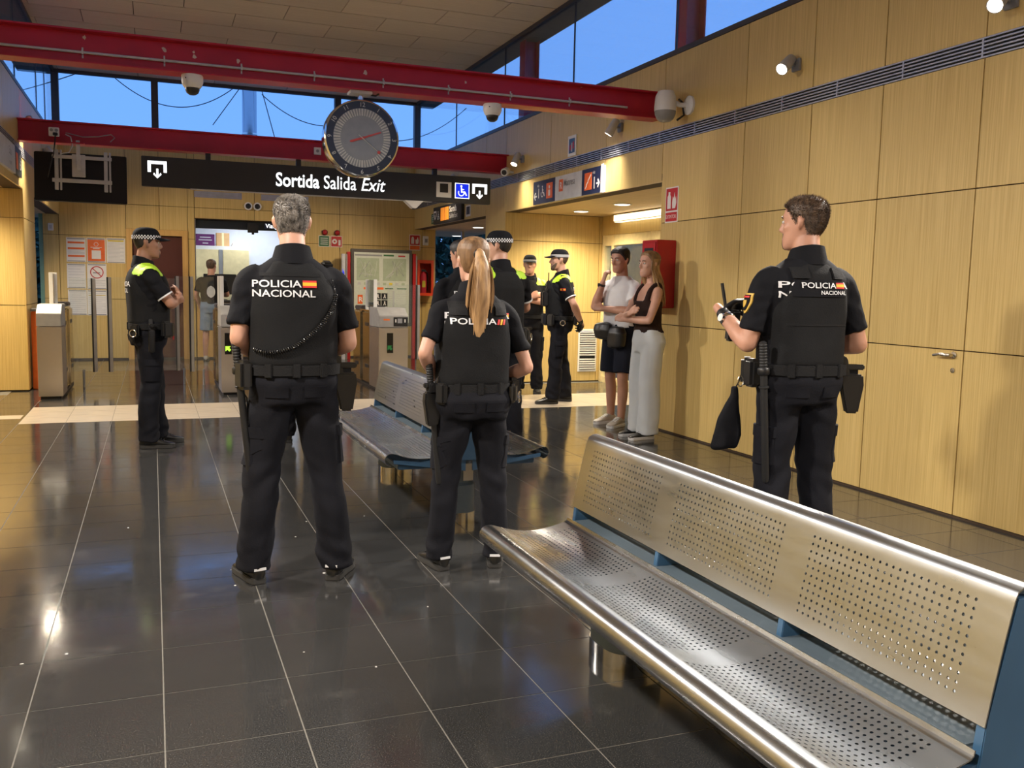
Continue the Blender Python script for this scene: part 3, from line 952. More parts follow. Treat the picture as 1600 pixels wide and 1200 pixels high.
# ---- light box over the automatic door
t = thing('light_box', 'glowing cream light box over the automatic door', 'lamp', (AR - 0.03, 10.9, 2.35))
MB().box(-0.10, 0, -0.75, 0.62, -0.07, 0.03).build('housing', 'cream', t, bevel=0.004)
MB().box(-0.106, -0.10, -0.73, 0.60, -0.06, 0.02).build('diffuser', 'lightbox', t)
MB().box(-0.095, -0.005, -0.73, 0.60, -0.074, -0.07).build('diffuser', 'lightbox', t)

# ---- hanging exit sign
def arrow_pict(parent, x, z, w, m, y=-0.002, name='exit_symbol'):
    """frame with an arrow leaving it downwards"""
    t = w * 0.17
    mb = MB()
    mb.box(x, x + w, y, y + 0.002, z - t, z)
    mb.box(x, x + t, y, y + 0.002, z - w * 0.62, z - t)
    mb.box(x + w - t, x + w, y, y + 0.002, z - w * 0.62, z - t)
    a = mb.build(name, m, parent)
    c, zt, zb = x + w / 2, z - w * 0.42, z - w * 0.95
    s = w * 0.055
    out = [(c - s, zt), (c + s, zt), (c + s, zb + w * 0.16), (c + w * 0.17, zb + w * 0.31), (c + w * 0.22, zb + w * 0.22), (c, zb), (c - w * 0.22, zb + w * 0.22), (c - w * 0.17, zb + w * 0.31), (c - s, zb + w * 0.16)]
    MB().prism(out, 'Y', y, y + 0.002).build('exit_arrow', m, parent)
def wheelchair(parent, x, z, w, m, rotx=None, y=-0.004):
    mb = MB()
    cx, cz = x + w * 0.40, z + w * 0.36
    n = 20
    for i in range(n):
        a0, a1 = math.radians(150 + 240 * i / n), math.radians(150 + 240 * (i + 1) / n)
        r0, r1 = w * 0.20, w * 0.26
        q = [(cx + r0 * math.cos(a0), cz + r0 * math.sin(a0)), (cx + r1 * math.cos(a0), cz + r1 * math.sin(a0)), (cx + r1 * math.cos(a1), cz + r1 * math.sin(a1)), (cx + r0 * math.cos(a1), cz + r0 * math.sin(a1))]
        mb.prism(q, 'Y', y, y + 0.0015)
    hx, hz = x + w * 0.40, z + w * 0.86
    mb.prism([(hx + w * 0.075 * math.cos(i * math.pi / 6), hz + w * 0.075 * math.sin(i * math.pi / 6)) for i in range(12)], 'Y', y, y + 0.0015)
    mb.prism([(hx - w * .04, hz - w * .10), (hx + w * .05, hz - w * .10), (hx + w * .08, cz + w * .02), (hx - w * .01, cz + w * .02)], 'Y', y, y + 0.0015)
    mb.prism([(hx, cz + w * .22), (hx + w * .22, cz + w * .22), (hx + w * .22, cz + w * .28), (hx, cz + w * .28)], 'Y', y, y + 0.0015)
    mb.prism([(hx, cz + w * .02), (hx + w * .26, cz + w * .02), (hx + w * .38, cz - w * .22), (hx + w * .46, cz - w * .18), (hx + w * .32, cz + w * .09), (hx, cz + w * .09)], 'Y', y, y + 0.0015)
    return mb.build('wheelchair_symbol', m, parent)
s = thing('exit_sign', 'long black hanging sign with lit white exit lettering', 'sign', (0, 12.0, 0))
MB().box(-0.10, 4.325, 0, 0.09, 2.472, 2.825).build('panel', 'signblack', s, bevel=0.006)
MB().box(0.45, 3.5, 0.015, 0.075, 2.462, 2.472).build('light_strip', 'lightgrey', s)
for x in (0.66, 1.75, 2.65, 3.54):
    MB().box(x - 0.03, x + 0.03, 0.02, 0.07, 2.825, 2.905).build('hanger', 'black', s)
arrow_pict(s, -0.03, 2.772, 0.215, 'lit_white')
lettering('Sortida', 0.235, 'lit_white', s, (1.46, -0.003, 2.562), bold=0.018, wide=0.80)
lettering('Salida', 0.235, 'lit_white', s, (2.055, -0.003, 2.562), bold=0.004, wide=0.80)
lettering('Exit', 0.235, 'lit_white', s, (2.53, -0.003, 2.562), bold=0.004, shear=0.25, wide=0.86)
MB().box(3.556, 3.766, -0.002, 0, 2.534, 2.736).build('code_plate', 'paper', s)
MB().box(3.605, 3.718, -0.004, -0.002, 2.598, 2.715).build('code_square', 'black', s)
MB().box(3.816, 4.02, -0.002, 0, 2.531, 2.735).build('access_plate', 'lit_white', s)
MB().box(3.826, 4.01, -0.003, -0.002, 2.541, 2.725).build('access_field', 'lit_blue', s)
wheelchair(s, 3.835, 2.545, 0.175, 'lit_white', y=-0.005)
arrow_pict(s, 4.062, 2.738, 0.212, 'lit_white')

# ---- screen seen from the back, hung from the far beam
s = thing('hanging_screen', 'black television seen from its back on a steel ceiling bracket', 'television', (-0.75, 11.95, 0))
tilt = Matrix.Rotation(math.radians(-10), 3, 'X')
def rotp(p, c=(0, 0, 2.52)):
    return tilt @ (Vector(p) - Vector(c)) + Vector(c)
def tbox(name, m, x0, x1, y0, y1, z0, z1, bev=0.003, parent=s):
    mb = MB().box(x0, x1, y0, y1, z0, z1)
    mb.v = [tuple(rotp(p)) for p in mb.v]
    return mb.build(name, m, parent, bevel=bev)
case = tbox('case', 'tvback', -0.49, 0.49, 0, 0.055, 2.235, 2.805, 0.008)
tbox('screen_glass', 'lcd', -0.475, 0.475, 0.055, 0.058, 2.25, 2.79, 0)
tbox('backplate', 'lightgrey', -0.09, 0.05, -0.075, -0.05, 2.51, 2.77)
tbox('bracket_rail', 'lightgrey', -0.30, 0.33, -0.045, -0.03, 2.725, 2.765)
tbox('bracket_rail', 'lightgrey', -0.30, 0.33, -0.045, -0.03, 2.445, 2.49)
for x in (-0.275, 0.245):
    tbox('bracket_arm', 'lightgrey', x, x + 0.04, -0.03, -0.002, 2.36, 2.83)
    tbox('bracket_arm', 'lightgrey', x + 0.055, x + 0.075, -0.03, -0.002, 2.36, 2.83)
MB().box(-0.04, 0.0, -0.10, -0.07, 2.6, 2.93).build('hanger_pole', 'lightgrey', s, bevel=0.003)
MB().box(-0.09, 0.05, -0.16, 0.0, 2.885, 2.90).build('hanger_plate', 'redsteel', s)
s2 = thing('junction_box', 'white socket box with plug on the far red beam', 'socket', (-1.02, 11.965, 3.02))
MB().box(-0.055, 0.055, -0.035, 0, -0.05, 0.05).build('box', 'white', s2, bevel=0.005)
for x in (-0.026, 0.026):
    MB().lathe([(0.018, 0), (0.018, 0.004)], (x, -0.0385, 0.018), (0, 1, 0), 14).build('socket', 'grey', s2)
MB().box(-0.01, 0.04, -0.06, -0.035, -0.045, -0.01).build('plug', 'black', s2, bevel=0.005)
tag(MB().tube([(-1.005, 11.91, 2.98), (-1.01, 11.9, 2.9), (-1.03, 11.88, 2.75), (-1.07, 11.86, 2.6), (-1.09, 11.86, 2.5)], 0.007, 8).build('power_cable', 'black', smooth=True), 'black power cable hanging down behind the screen', 'cable')
MB().tube([(-0.15, 0.0, 3.0), (-0.09, -0.13, 2.96), (-0.07, -0.15, 2.86), (-0.11, -0.16, 2.78), (-0.20, -0.16, 2.76)], 0.006, 8).build('loose_cable', 'lightgrey', s, smooth=True)
tag(MB().tube([(-0.9, 11.955, 3.02), (-0.72, 11.95, 2.985), (-0.56, 11.95, 3.0), (-0.42, 11.95, 3.035), (-0.38, 11.95, 3.0), (-0.43, 11.95, 2.95)], 0.005, 8).build('beam_cable', 'grey', smooth=True), 'thin cable trailing along the far red beam', 'cable')
s2 = thing('wall_socket', 'small white alarm plate on the far red beam', 'socket', (1.99, 12.05, 3.03))
MB().box(-0.045, 0.045, -0.012, 0.014, -0.045, 0.045).build('plate', 'white', s2, bevel=0.003)
MB().lathe([(0.02, 0), (0.02, 0.004)], (0, -0.015, 0), (0, 1, 0), 14).build('socket', 'grey', s2)

# ---- clock under the near beam
c = thing('station_clock', 'round double-faced station clock hanging from the red beam', 'clock', (1.68, 7.97, 2.59))
R0 = 0.32
MB().lathe([(R0 - 0.012, -0.075), (R0, -0.065), (R0 + 0.004, 0), (R0, 0.065), (R0 - 0.012, 0.075)], (0, 0, 0), (0, 1, 0), 64).build('rim', 'chrome', c, smooth=True)
face = MB().lathe([(R0 - 0.014, -0.0765), (R0 - 0.014, -0.0755)], (0, 0, 0), (0, 1, 0), 64).build('dial', 'clockring', c)
MB().lathe([(0.245, -0.0785), (0.245, -0.0765)], (0, 0, 0), (0, 1, 0), 64).build('dial_centre', 'clockface', face)
for k in range(60):
    a = math.radians(6 * k)
    rr = Matrix.Rotation(a, 3, 'Y')
    MB().obox(rr @ Vector((0, -0.0795, 0.214)), (0.0085 if k % 5 else 0.013, 0.0015, 0.058), rr).build('minute_mark', 'clocktick', face)
for k in range(1, 13):
    a = math.radians(30 * k)
    me = text_mesh(str(k), 0.052, align='CENTER')
    o = obj('numeral', me, 'clocktick', face, loc=(0.278 * math.sin(a), -0.0785, 0.278 * math.cos(a)))
    o.rotation_euler = (math.pi / 2, a if abs(math.sin(a)) > 0.1 and k not in (5, 6, 7) else 0, 0)
    off = Vector((0, 0, -0.019))
    off.rotate(o.rotation_euler.to_matrix() @ Matrix.Rotation(-math.pi / 2, 3, 'X'))
    o.location += off
def hand(ang, l0, l1, w0, w1, m, y):
    rr = Matrix.Rotation(math.radians(ang), 3, 'Y')
    mb = MB().prism([(-w0, l0), (w0, l0), (w1, l1), (-w1, l1)], 'Y', y - 0.001, y + 0.001)
    mb.v = [tuple(rr @ Vector(p)) for p in mb.v]
    return mb
hand(70, -0.10, 0.17, 0.008, 0.006, 0, -0.083).build('minute_hand', 'clockred', c)
hand(252, -0.02, 0.11, 0.010, 0.007, 0, -0.085).build('hour_hand', 'clockred', c)
sh = hand(128, -0.04, 0.19, 0.003, 0.002, 0, -0.087).build('second_hand', 'clocktick', c)
rr = Matrix.Rotation(math.radians(128), 3, 'Y')
MB().lathe([(0.014, -0.001), (0.014, 0.001)], rr @ Vector((0, -0.088, 0.18)), (0, 1, 0), 16).build('tip_disc', 'clockred', sh)
face2 = MB().lathe([(R0 - 0.014, 0.0755), (R0 - 0.014, 0.0765)], (0, 0, 0), (0, 1, 0), 64).build('dial', 'clockring', c)
MB().cyl((0, 0, R0 - 0.005), (0, 0, 0.375), 0.022, n=18).build('stem', 'chrome', c, smooth=True)
MB().box(-0.10, 0.09, -0.07, 0.07, 0.370, 0.395).build('mount_plate', 'lightgrey', c, bevel=0.004)
MB().tube([(0.09, 0, 0.378), (0.13, -0.01, 0.372), (0.16, 0, 0.392)], 0.008, 8).build('cable', 'black', c, smooth=True)

# ---- cameras
def dome_cam(x, y, z, label):
    t = thing('dome_camera', label, 'camera', (x, y, z), group='security cameras')
    MB().lathe([(0.080, 0), (0.083, -0.01), (0.083, -0.055), (0.072, -0.085), (0.060, -0.10)], (0, 0, 0), n=28).build('housing', 'white', t, smooth=True)
    MB().lathe([(0.056, -0.098), (0.055, -0.115), (0.045, -0.138), (0.025, -0.152), (0.003, -0.156)], (0, 0, 0), n=24).build('bubble', 'black', t, smooth=True)
    MB().lathe([(0.006, 0), (0.006, -0.003)], (-0.05, -0.063, -0.035), (0.6, 0.8, 0), 10).build('sensor', 'black', t)
dome_cam(0.325, 7.95, 2.984, 'white dome camera left of the clock under the beam')
dome_cam(2.87, 7.95, 2.984, 'white dome camera right of the clock under the beam')
t = thing('wall_camera', 'large white swivel camera on the right wall at the beam end', 'camera', (XR, 7.40, 3.03))
MB().lathe([(0.085, 0), (0.085, 0.02), (0.06, 0.035), (0.03, 0.045)], (0, 0, 0), (-1, 0, 0), 24).build('wall_mount', 'white', t, smooth=True)
MB().tube([(-0.03, 0, 0), (-0.10, 0.02, 0.0), (-0.16, 0.04, 0.03)], 0.022, 12).build('arm', 'white', t, smooth=True)
MB().lathe([(0.02, 0.125), (0.07, 0.115), (0.092, 0.07), (0.10, -0.02), (0.098, -0.06)], (-0.22, 0.06, 0.0), n=28).build('housing', 'white', t, smooth=True)
MB().lathe([(0.096, -0.06), (0.093, -0.09), (0.075, -0.13), (0.045, -0.152), (0.004, -0.16)], (-0.22, 0.06, 0.0), n=28).build('bubble', 'grey', t, smooth=True)
MB().tube([(-0.10, 0.03, 0.05), (-0.05, 0.05, 0.03), (-0.03, 0.05, -0.08), (-0.10, 0.05, -0.13)], 0.010, 8).build('cable', 'black', t, smooth=True)
t = thing('bullet_camera', 'small white camera at the right end of the far beam', 'camera', (XR - 0.12, 11.78, 2.90))
MB().lathe([(0.03, -0.06), (0.05, -0.05), (0.055, 0.05), (0.05, 0.06)], (0, 0, 0), (-0.6, -0.7, -0.3), 20).build('housing', 'white', t, smooth=True)
MB().lathe([(0.035, 0.061), (0.035, 0.064)], (0, 0, 0), (-0.6, -0.7, -0.3), 18).build('lens', 'black', t)
MB().tube([(0.02, 0.02, 0.0), (0.07, 0.02, 0.0), (0.12, 0.02, 0.0)], 0.016, 8).build('arm', 'white', t, smooth=True)
t = thing('ceiling_camera', 'white camera hood under the black exit sign', 'camera', (3.25, 12.05, 2.47))
MB().prism([(-0.13, 0.0), (0.13, 0.0), (0.03, -0.10), (-0.02, -0.10)], 'Y', -0.06, 0.06).build('hood', 'white', t, bevel=0.006)
MB().lathe([(0.02, 0), (0.02, -0.01)], (0.005, 0, -0.10), n=14).build('lens', 'black', t)

# ---- signs on the right fascia
RX = (math.pi / 2, 0, -math.pi / 2)
RXL = (math.pi / 2, 0, math.pi / 2)
def local_sign(name, label, x, y, z, rz):
    """root whose local +X runs to the reader's right, local -Y faces the reader"""
    return thing(name, label, 'sign', (x, y, z), rz)
def plate(parent, x0, x1, z0, z1, m, y=0.0, th=0.002, name='plate'):
    return MB().box(x0, x1, y - th, y, z0, z1).build(name, m, parent)
s = local_sign('platform_sign', 'navy and grey platform sign over the right bay', XR, 11.0, 2.40, -math.pi / 2)
MB().box(0, 1.95, -0.03, 0, 0, 0.285).build('backing', 'plate', s)
plate(s, 0.0, 0.68, 0, 0.285, 'navy_sign', -0.03, name='navy_field')
plate(s, 1.43, 1.90, 0, 0.285, 'navy_sign', -0.03, name='navy_field')
plate(s, 1.905, 1.96, -0.005, 0.30, 'white', -0.028, 0.006, 'end_cap')
lettering('\u2190' if False else '1', 0.17, 'paper', s, (0.14, -0.034, 0.075), bold=0.01)
MB().prism([(0.03, 0.10), (0.07, 0.15), (0.085, 0.14), (0.06, 0.11), (0.12, 0.11), (0.12, 0.09), (0.06, 0.09), (0.085, 0.06), (0.07, 0.05)], 'Y', -0.034, -0.032).build('arrow', 'paper', s)
lettering('via', 0.06, 'paper', s, (0.13, -0.034, 0.21))
wheelchair(s, 0.225, 0.06, 0.17, 'paper', y=-0.034)
plate(s, 0.42, 0.61, 0.05, 0.235, 'orange_sign', -0.032, name='orange_field')
MB().box(0.49, 0.54, -0.036, -0.034, 0.08, 0.15).build('lift_symbol', 'paper', s)
MB().lathe([(0.02, 0), (0.02, 0.002)], (0.515, -0.036, 0.185), (0, 1, 0), 14).build('lift_symbol', 'paper', s)
plate(s, 0.80, 0.91, 0.10, 0.24, 'orange_sign', -0.032, name='orange_field')
lettering('R', 0.11, 'paper', s, (0.825, -0.035, 0.13), bold=0.015)
lettering('Manresa', 0.115, 'ink', s, (0.935, -0.033, 0.155), bold=0.01, wide=0.80)
plate(s, 1.50, 1.68, 0.05, 0.24, 'orange_sign', -0.032, name='orange_field')
MB().prism([(1.515, 0.07), (1.55, 0.10), (1.55, 0.115), (1.59, 0.145), (1.59, 0.16), (1.66, 0.22), (1.66, 0.20), (1.60, 0.15), (1.60, 0.135), (1.56, 0.105), (1.56, 0.09), (1.53, 0.065)], 'Y', -0.036, -0.034).build('stair_symbol', 'paper', s)
lettering('via', 0.055, 'paper', s, (1.705, -0.034, 0.215))
lettering('1', 0.18, 'paper', s, (1.705, -0.034, 0.055), bold=0.01)
MB().prism([(1.80, 0.095), (1.845, 0.095), (1.825, 0.07), (1.84, 0.055), (1.885, 0.105), (1.84, 0.155), (1.825, 0.14), (1.845, 0.115), (1.80, 0.115)], 'Y', -0.034, -0.032).build('arrow', 'paper', s)
s = local_sign('exit_direction_sign', 'black exit sign with orange panels over the far right bay', XR, 15.44, 2.395, -math.pi / 2)
MB().box(0, 1.55, -0.05, 0, 0, 0.285).build('panel', 'signblack', s, bevel=0.004)
arrow_pict(s, 0.03, 0.22, 0.16, 'paper', y=-0.053)
wheelchair(s, 0.22, 0.05, 0.17, 'paper', y=-0.053)
plate(s, 0.44, 0.65, 0.04, 0.25, 'lit_orange', -0.051, name='orange_field')
plate(s, 0.67, 0.88, 0.04, 0.25, 'lit_orange', -0.051, name='orange_field')
lettering('Sortida', 0.135, 'paper', s, (0.93, -0.053, 0.155), bold=0.02)
lettering('Salida Exit', 0.105, 'paper', s, (0.93, -0.053, 0.055))
s = local_sign('green_notice', 'small green notice left of the black exit sign', XR, 15.72, 2.42, -math.pi / 2)
MB().box(0, 0.22, -0.004, 0, 0, 0.17).build('plate', 'signgreen', s)
for z in (0.03, 0.065, 0.10, 0.135):
    plate(s, 0.03, 0.19, z, z + 0.013, 'inkpale', -0.004, name='print_line')
s = local_sign('picture_plate', 'small framed plate right of the black exit sign', XR, 13.80, 2.43, -math.pi / 2)
MB().box(0, 0.22, -0.006, 0, 0, 0.17).build('plate', 'paper', s)
plate(s, 0.03, 0.19, 0.03, 0.15, 'navy_sign', -0.006, name='picture')
s = local_sign('picture_plate', 'small framed blue picture above the vent on the right wall', XR, 10.02, 2.885, -math.pi / 2)
MB().box(0, 0.225, -0.012, 0, 0, 0.235).build('plate', 'paper', s, bevel=0.003)
plate(s, 0.035, 0.19, 0.035, 0.20, 'blue', -0.012, name='picture')
for x, z, w, h, m in ((0.06, 0.07, 0.03, 0.06, 'signred'), (0.10, 0.05, 0.03, 0.10, 'inkpale'), (0.14, 0.08, 0.03, 0.08, 'signred')):
    plate(s, x, x + w, z, z + h, m, -0.014, name='picture_figure')
s = local_sign('extinguisher_sign', 'red fire extinguisher sign on the right wall above the cabinet', XR, 7.76, 1.995, -math.pi / 2)
MB().box(0, 0.225, -0.004, 0, 0, 0.33).build('plate', 'paper', s)
plate(s, 0.012, 0.213, 0.11, 0.318, 'signred', -0.004, name='red_field')
plate(s, 0.012, 0.213, 0.012, 0.095, 'signred', -0.004, name='red_field')
MB().prism([(0.04, 0.13), (0.10, 0.13), (0.10, 0.24), (0.085, 0.26), (0.085, 0.285), (0.055, 0.285), (0.055, 0.26), (0.04, 0.24)], 'Y', -0.008, -0.006).build('extinguisher_symbol', 'paper', s)
MB().prism([(0.13, 0.13), (0.18, 0.13), (0.2, 0.18), (0.19, 0.24), (0.175, 0.21), (0.165, 0.28), (0.15, 0.22), (0.135, 0.24), (0.125, 0.18)], 'Y', -0.008, -0.006).build('flame_symbol', 'paper', s)
lettering('EXTINTOR', 0.048, 'paper', s, (0.016, -0.0065, 0.038), wide=0.78)
# left fascia sign
s = local_sign('left_bay_sign', 'grey and black sign over the left bay at the frame edge', XL, 8.9, 2.48, math.pi / 2)
MB().box(0, 2.6, -0.03, 0, 0, 0.30).build('backing', 'plate', s)
plate(s, 2.6, 3.1, 0, 0.30, 'signblack', 0.0, 0.032, 'black_field')
plate(s, 2.63, 2.78, 0.06, 0.24, 'orange_sign', -0.033, name='orange_field')
wheelchair(s, 2.86, 0.05, 0.2, 'paper', y=-0.037)
lettering('Sala', 0.12, 'ink', s, (2.1, -0.034, 0.16))
lettering('espera', 0.07, 'ink', s, (2.1, -0.034, 0.06))
# red fire cabinet on the right wall
t = thing('fire_cabinet', 'deep red fire cabinet on the right wall behind the couple', 'cabinet', (XR, 7.68, 1.19))
MB().box(-0.205, 0.0, -0.14, 0.145, 0, 0.635).build('case', 'redbox', t, bevel=0.006)
MB().box(-0.212, -0.205, -0.12, 0.125, 0.02, 0.615).build('door', 'redbox', t, bevel=0.004)
MB().box(-0.214, -0.212, -0.08, 0.085, 0.40, 0.56).build('pane', 'black', t)
# wall grille in the bay
t = thing('wall_grille', 'white louvred grille low on the bay end wall', 'grille', (5.89, 12.07, 0.15))
MB().box(-0.15, 0.15, -0.012, 0, 0, 0.62).build('frame', 'white', t, bevel=0.003)
MB().box(-0.125, 0.125, -0.014, -0.012, 0.03, 0.59).build('recess', 'matt_black', t)
for k in range(17):
    if k in (5,):
        continue
    z = 0.045 + k * 0.033
    MB().obox((0, -0.020, z), (0.25, 0.020, 0.016), Matrix.Rotation(math.radians(25), 3, 'X')).build('slat', 'white', t)

# ---- back wall things
def poster(x0, x1, z0, z1, label, field=None, lines=None, bars=(), extra=None):
    t = thing('poster', label, 'poster', ((x0 + x1) / 2, YB, z0), group='posters on the end wall')
    w, h = (x1 - x0) / 2, z1 - z0
    MB().box(-w, w, -0.003, 0, 0, h).build('sheet', 'paper', t)
    if field:
        plate(t, -w + 0.012, w - 0.012, 0.025, h - 0.03, field, -0.003, name='colour_field')
    plate(t, -w + 0.012, w - 0.012, h - 0.025, h - 0.008, 'ink', -0.003, name='header')
    plate(t, -w + 0.012, w - 0.012, 0.006, 0.02, 'ink', -0.003, name='footer')
    for z, m, hh in bars:
        plate(t, -w + 0.02, w - 0.02, z, z + hh, m, -0.003, name='print_bar')
    if lines:
        a, b, n = lines
        for k in range(n):
            z = a + (b - a) * k / max(1, n - 1)
            plate(t, -w + 0.02, w - 0.02 - 0.06 * (k % 3 == 2), z, z + 0.006, 'inkpale', -0.003, name='print_line')
    return t
poster(-1.31, -1.02, 1.625, 2.02, 'white poster with three orange bars, top left', bars=((0.30, 'orange_sign', 0.03), (0.205, 'orange_sign', 0.03), (0.08, 'orange_sign', 0.03)), lines=(0.13, 0.19, 4))
p2 = poster(-1.005, -0.72, 1.62, 2.025, 'orange poster with a white clock symbol', field='orange_sign')
mb = MB()
for i in range(20):
    a0, a1 = 2 * math.pi * i / 20, 2 * math.pi * (i + 1) / 20
    mb.prism([(0.028 * math.cos(a0), 0.30 + 0.028 * math.sin(a0)), (0.034 * math.cos(a0), 0.30 + 0.034 * math.sin(a0)), (0.034 * math.cos(a1), 0.30 + 0.034 * math.sin(a1)), (0.028 * math.cos(a1), 0.30 + 0.028 * math.sin(a1))], 'Y', -0.008, -0.006)
mb.build('clock_symbol', 'paper', p2)
for z, w in ((0.245, 0.085), (0.225, 0.05)):
    plate(p2, -w, w, z, z + 0.01, 'paper', -0.006, name='print_line')
plate(p2, -0.07, 0.07, 0.06, 0.20, 'paper', -0.006, name='white_square')
poster(-0.705, -0.42, 1.62, 2.03, 'white poster with a yellow bar, top right', bars=((0.355, 'yellowink', 0.022),), lines=(0.04, 0.33, 14))
poster(-1.312, -1.03, 1.19, 1.595, 'white text poster under the orange bar poster', lines=(0.08, 0.36, 7))
p5 = poster(-1.01, -0.715, 1.18, 1.60, 'white poster with the red no smoking symbol', lines=(0.06, 0.14, 4))
mb = MB()
for i in range(28):
    a0, a1 = 2 * math.pi * i / 28, 2 * math.pi * (i + 1) / 28
    r0, r1 = 0.088, 0.102
    mb.prism([(r0 * math.cos(a0), 0.28 + r0 * math.sin(a0)), (r1 * math.cos(a0), 0.28 + r1 * math.sin(a0)), (r1 * math.cos(a1), 0.28 + r1 * math.sin(a1)), (r0 * math.cos(a1), 0.28 + r0 * math.sin(a1))], 'Y', -0.006, -0.004)
mb.prism([(-0.072, 0.343), (-0.063, 0.352), (0.072, 0.217), (0.063, 0.208)], 'Y', -0.007, -0.005)
mb.build('ban_symbol', 'signred', p5)
MB().prism([(-0.06, 0.262), (0.05, 0.262), (0.05, 0.28), (-0.06, 0.28)], 'Y', -0.0055, -0.004).build('cigarette_symbol', 'ink', p5)
poster(-1.306, -1.025, 0.75, 1.165, 'white timetable poster at the lower left', lines=(0.05, 0.36, 10))
poster(-1.018, -0.72, 0.745, 1.165, 'white timetable poster at the lower right', lines=(0.05, 0.36, 10), bars=((0.33, 'yellowink', 0.008),))
t = thing('wall_switch', 'small white switch on the end wall beside the left exit', 'switch', (-1.53, YB, 2.18))
MB().box(-0.04, 0.04, -0.03, 0, -0.06, 0.06).build('case', 'white', t, bevel=0.005)
MB().box(-0.02, 0.02, -0.036, -0.03, -0.03, 0.03).build('rocker', 'lightgrey', t)
t = thing('wall_box', 'small white box on the end wall above the orange cabinet', 'switch', (4.79, YB, 2.10))
MB().box(-0.05, 0.05, -0.04, 0, 0, 0.17).build('case', 'white', t, bevel=0.005)
MB().box(-0.02, 0.03, -0.044, -0.04, 0.05, 0.12).build('window', 'grey', t)
for k, (x0, x1, m, lab) in enumerate(((2.80, 2.995, 'signgreen', 'green text sign under the left red siren'), (3.015, 3.225, 'signred', 'red fire alarm sign under the right red siren'))):
    s = thing('safety_sign', lab, 'sign', (x0, YB, 2.01), group='signs under the sirens')
    MB().box(0, x1 - x0, -0.004, 0, 0, 0.20).build('plate', 'paper', s)
    plate(s, 0.01, x1 - x0 - 0.01, 0.01, 0.19, m, -0.004, name='field')
    if k == 0:
        for z in (0.04, 0.075, 0.11, 0.145):
            plate(s, 0.03, 0.165, z, z + 0.014, 'paper', -0.006, name='print_line')
    else:
        MB().lathe([(0.045, 0), (0.045, 0.002)], (0.07, -0.009, 0.10), (0, 1, 0), 20).build('bell_symbol', 'paper', s)
        MB().lathe([(0.018, 0), (0.018, 0.002)], (0.07, -0.011, 0.10), (0, 1, 0), 14).build('bell_symbol', 'signred', s)
        plate(s, 0.14, 0.18, 0.03, 0.13, 'paper', -0.006, name='hand_symbol')
    d = thing('fire_siren', ('round dark red siren above the green sign', 'round dark red siren above the red alarm sign')[k], 'siren', ((x0 + x1) / 2 + 0.01, YB, 2.265), group='round red sirens')
    MB().lathe([(0.052, 0), (0.052, 0.03)], (0, 0, 0), (0, -1, 0), 20).build('base', 'brown_door', d, smooth=True)
    MB().lathe([(0.044, 0.03), (0.04, 0.055), (0.02, 0.07), (0.002, 0.073)], (0, 0, 0), (0, -1, 0), 20).build('dome', 'redbox', d, smooth=True)
for k, x in enumerate((1.58, 1.735)):
    t = thing('loudspeaker', ('left of two round white loudspeakers over the office window', 'right of two round white loudspeakers over the office window')[k], 'loudspeaker', (x, YB, 2.665), group='round wall loudspeakers')
    MB().lathe([(0.068, 0), (0.068, 0.03), (0.05, 0.035), (0.048, 0.02)], (0, 0, 0), (0, -1, 0), 24).build('bezel', 'white', t, smooth=True)
    MB().lathe([(0.047, 0.018), (0.045, 0.022), (0.015, 0.032)], (0, 0, 0), (0, -1, 0), 20).build('cone', 'black', t, smooth=True)
for k, (x0, x1) in enumerate(((0.69, 1.475), (1.80, 2.62))):
    t = thing('air_vent', ('flat grey air vent on the end wall, left one', 'flat grey air vent on the end wall, right one')[k], 'vent', (x0, YB, 2.775), group='air vents on the end wall')
    MB().box(0, x1 - x0, -0.012, 0, 0, 0.105).build('frame', 'vent', t, bevel=0.002)
    for q in range(5):
        MB().box(0.015, x1 - x0 - 0.015, -0.017, -0.012, 0.012 + q * 0.018, 0.02 + q * 0.018).build('slat', 'alu', t)
s = thing('extinguisher_sign', 'red extinguisher sign on the end wall above the orange cabinet', 'sign', (4.48, YB, 2.0))
MB().box(0, 0.21, -0.004, 0, 0, 0.29).build('plate', 'paper', s)
plate(s, 0.012, 0.198, 0.10, 0.278, 'signred', -0.004, name='red_field')
plate(s, 0.012, 0.198, 0.012, 0.085, 'orange_sign', -0.004, name='red_field')
MB().prism([(0.035, 0.12), (0.09, 0.12), (0.09, 0.21), (0.075, 0.25), (0.05, 0.25), (0.035, 0.21)], 'Y', -0.008, -0.006).build('extinguisher_symbol', 'paper', s)
MB().prism([(0.12, 0.12), (0.17, 0.12), (0.18, 0.18), (0.16, 0.25), (0.14, 0.20), (0.115, 0.2)], 'Y', -0.008, -0.006).build('flame_symbol', 'paper', s)
# extinguisher in an open-fronted red cabinet
t = thing('extinguisher_cabinet', 'bright red wall cabinet holding an extinguisher', 'cabinet', (4.74, YB, 1.16))
mb = MB().box(-0.155, 0.155, -0.02, 0, 0, 0.66).box(-0.155, -0.14, -0.20, -0.02, 0, 0.66).box(0.14, 0.155, -0.20, -0.02, 0, 0.66).box(-0.14, 0.14, -0.20, -0.02, 0.645, 0.66).box(-0.14, 0.14, -0.20, -0.02, 0, 0.015)
mb.build('case', 'redcab', t)
fr = MB().box(-0.155, -0.11, -0.21, -0.20, 0, 0.66).box(0.11, 0.155, -0.21, -0.20, 0, 0.66).box(-0.11, 0.11, -0.21, -0.20, 0.60, 0.66).box(-0.11, 0.11, -0.21, -0.20, 0, 0.05).build('door_frame', 'redcab', t)
MB().box(-0.11, 0.11, -0.206, -0.203, 0.05, 0.60).build('pane', 'glass', t)
e = thing('fire_extinguisher', 'red fire extinguisher inside the wall cabinet', 'extinguisher', (4.72, YB - 0.11, 1.176))
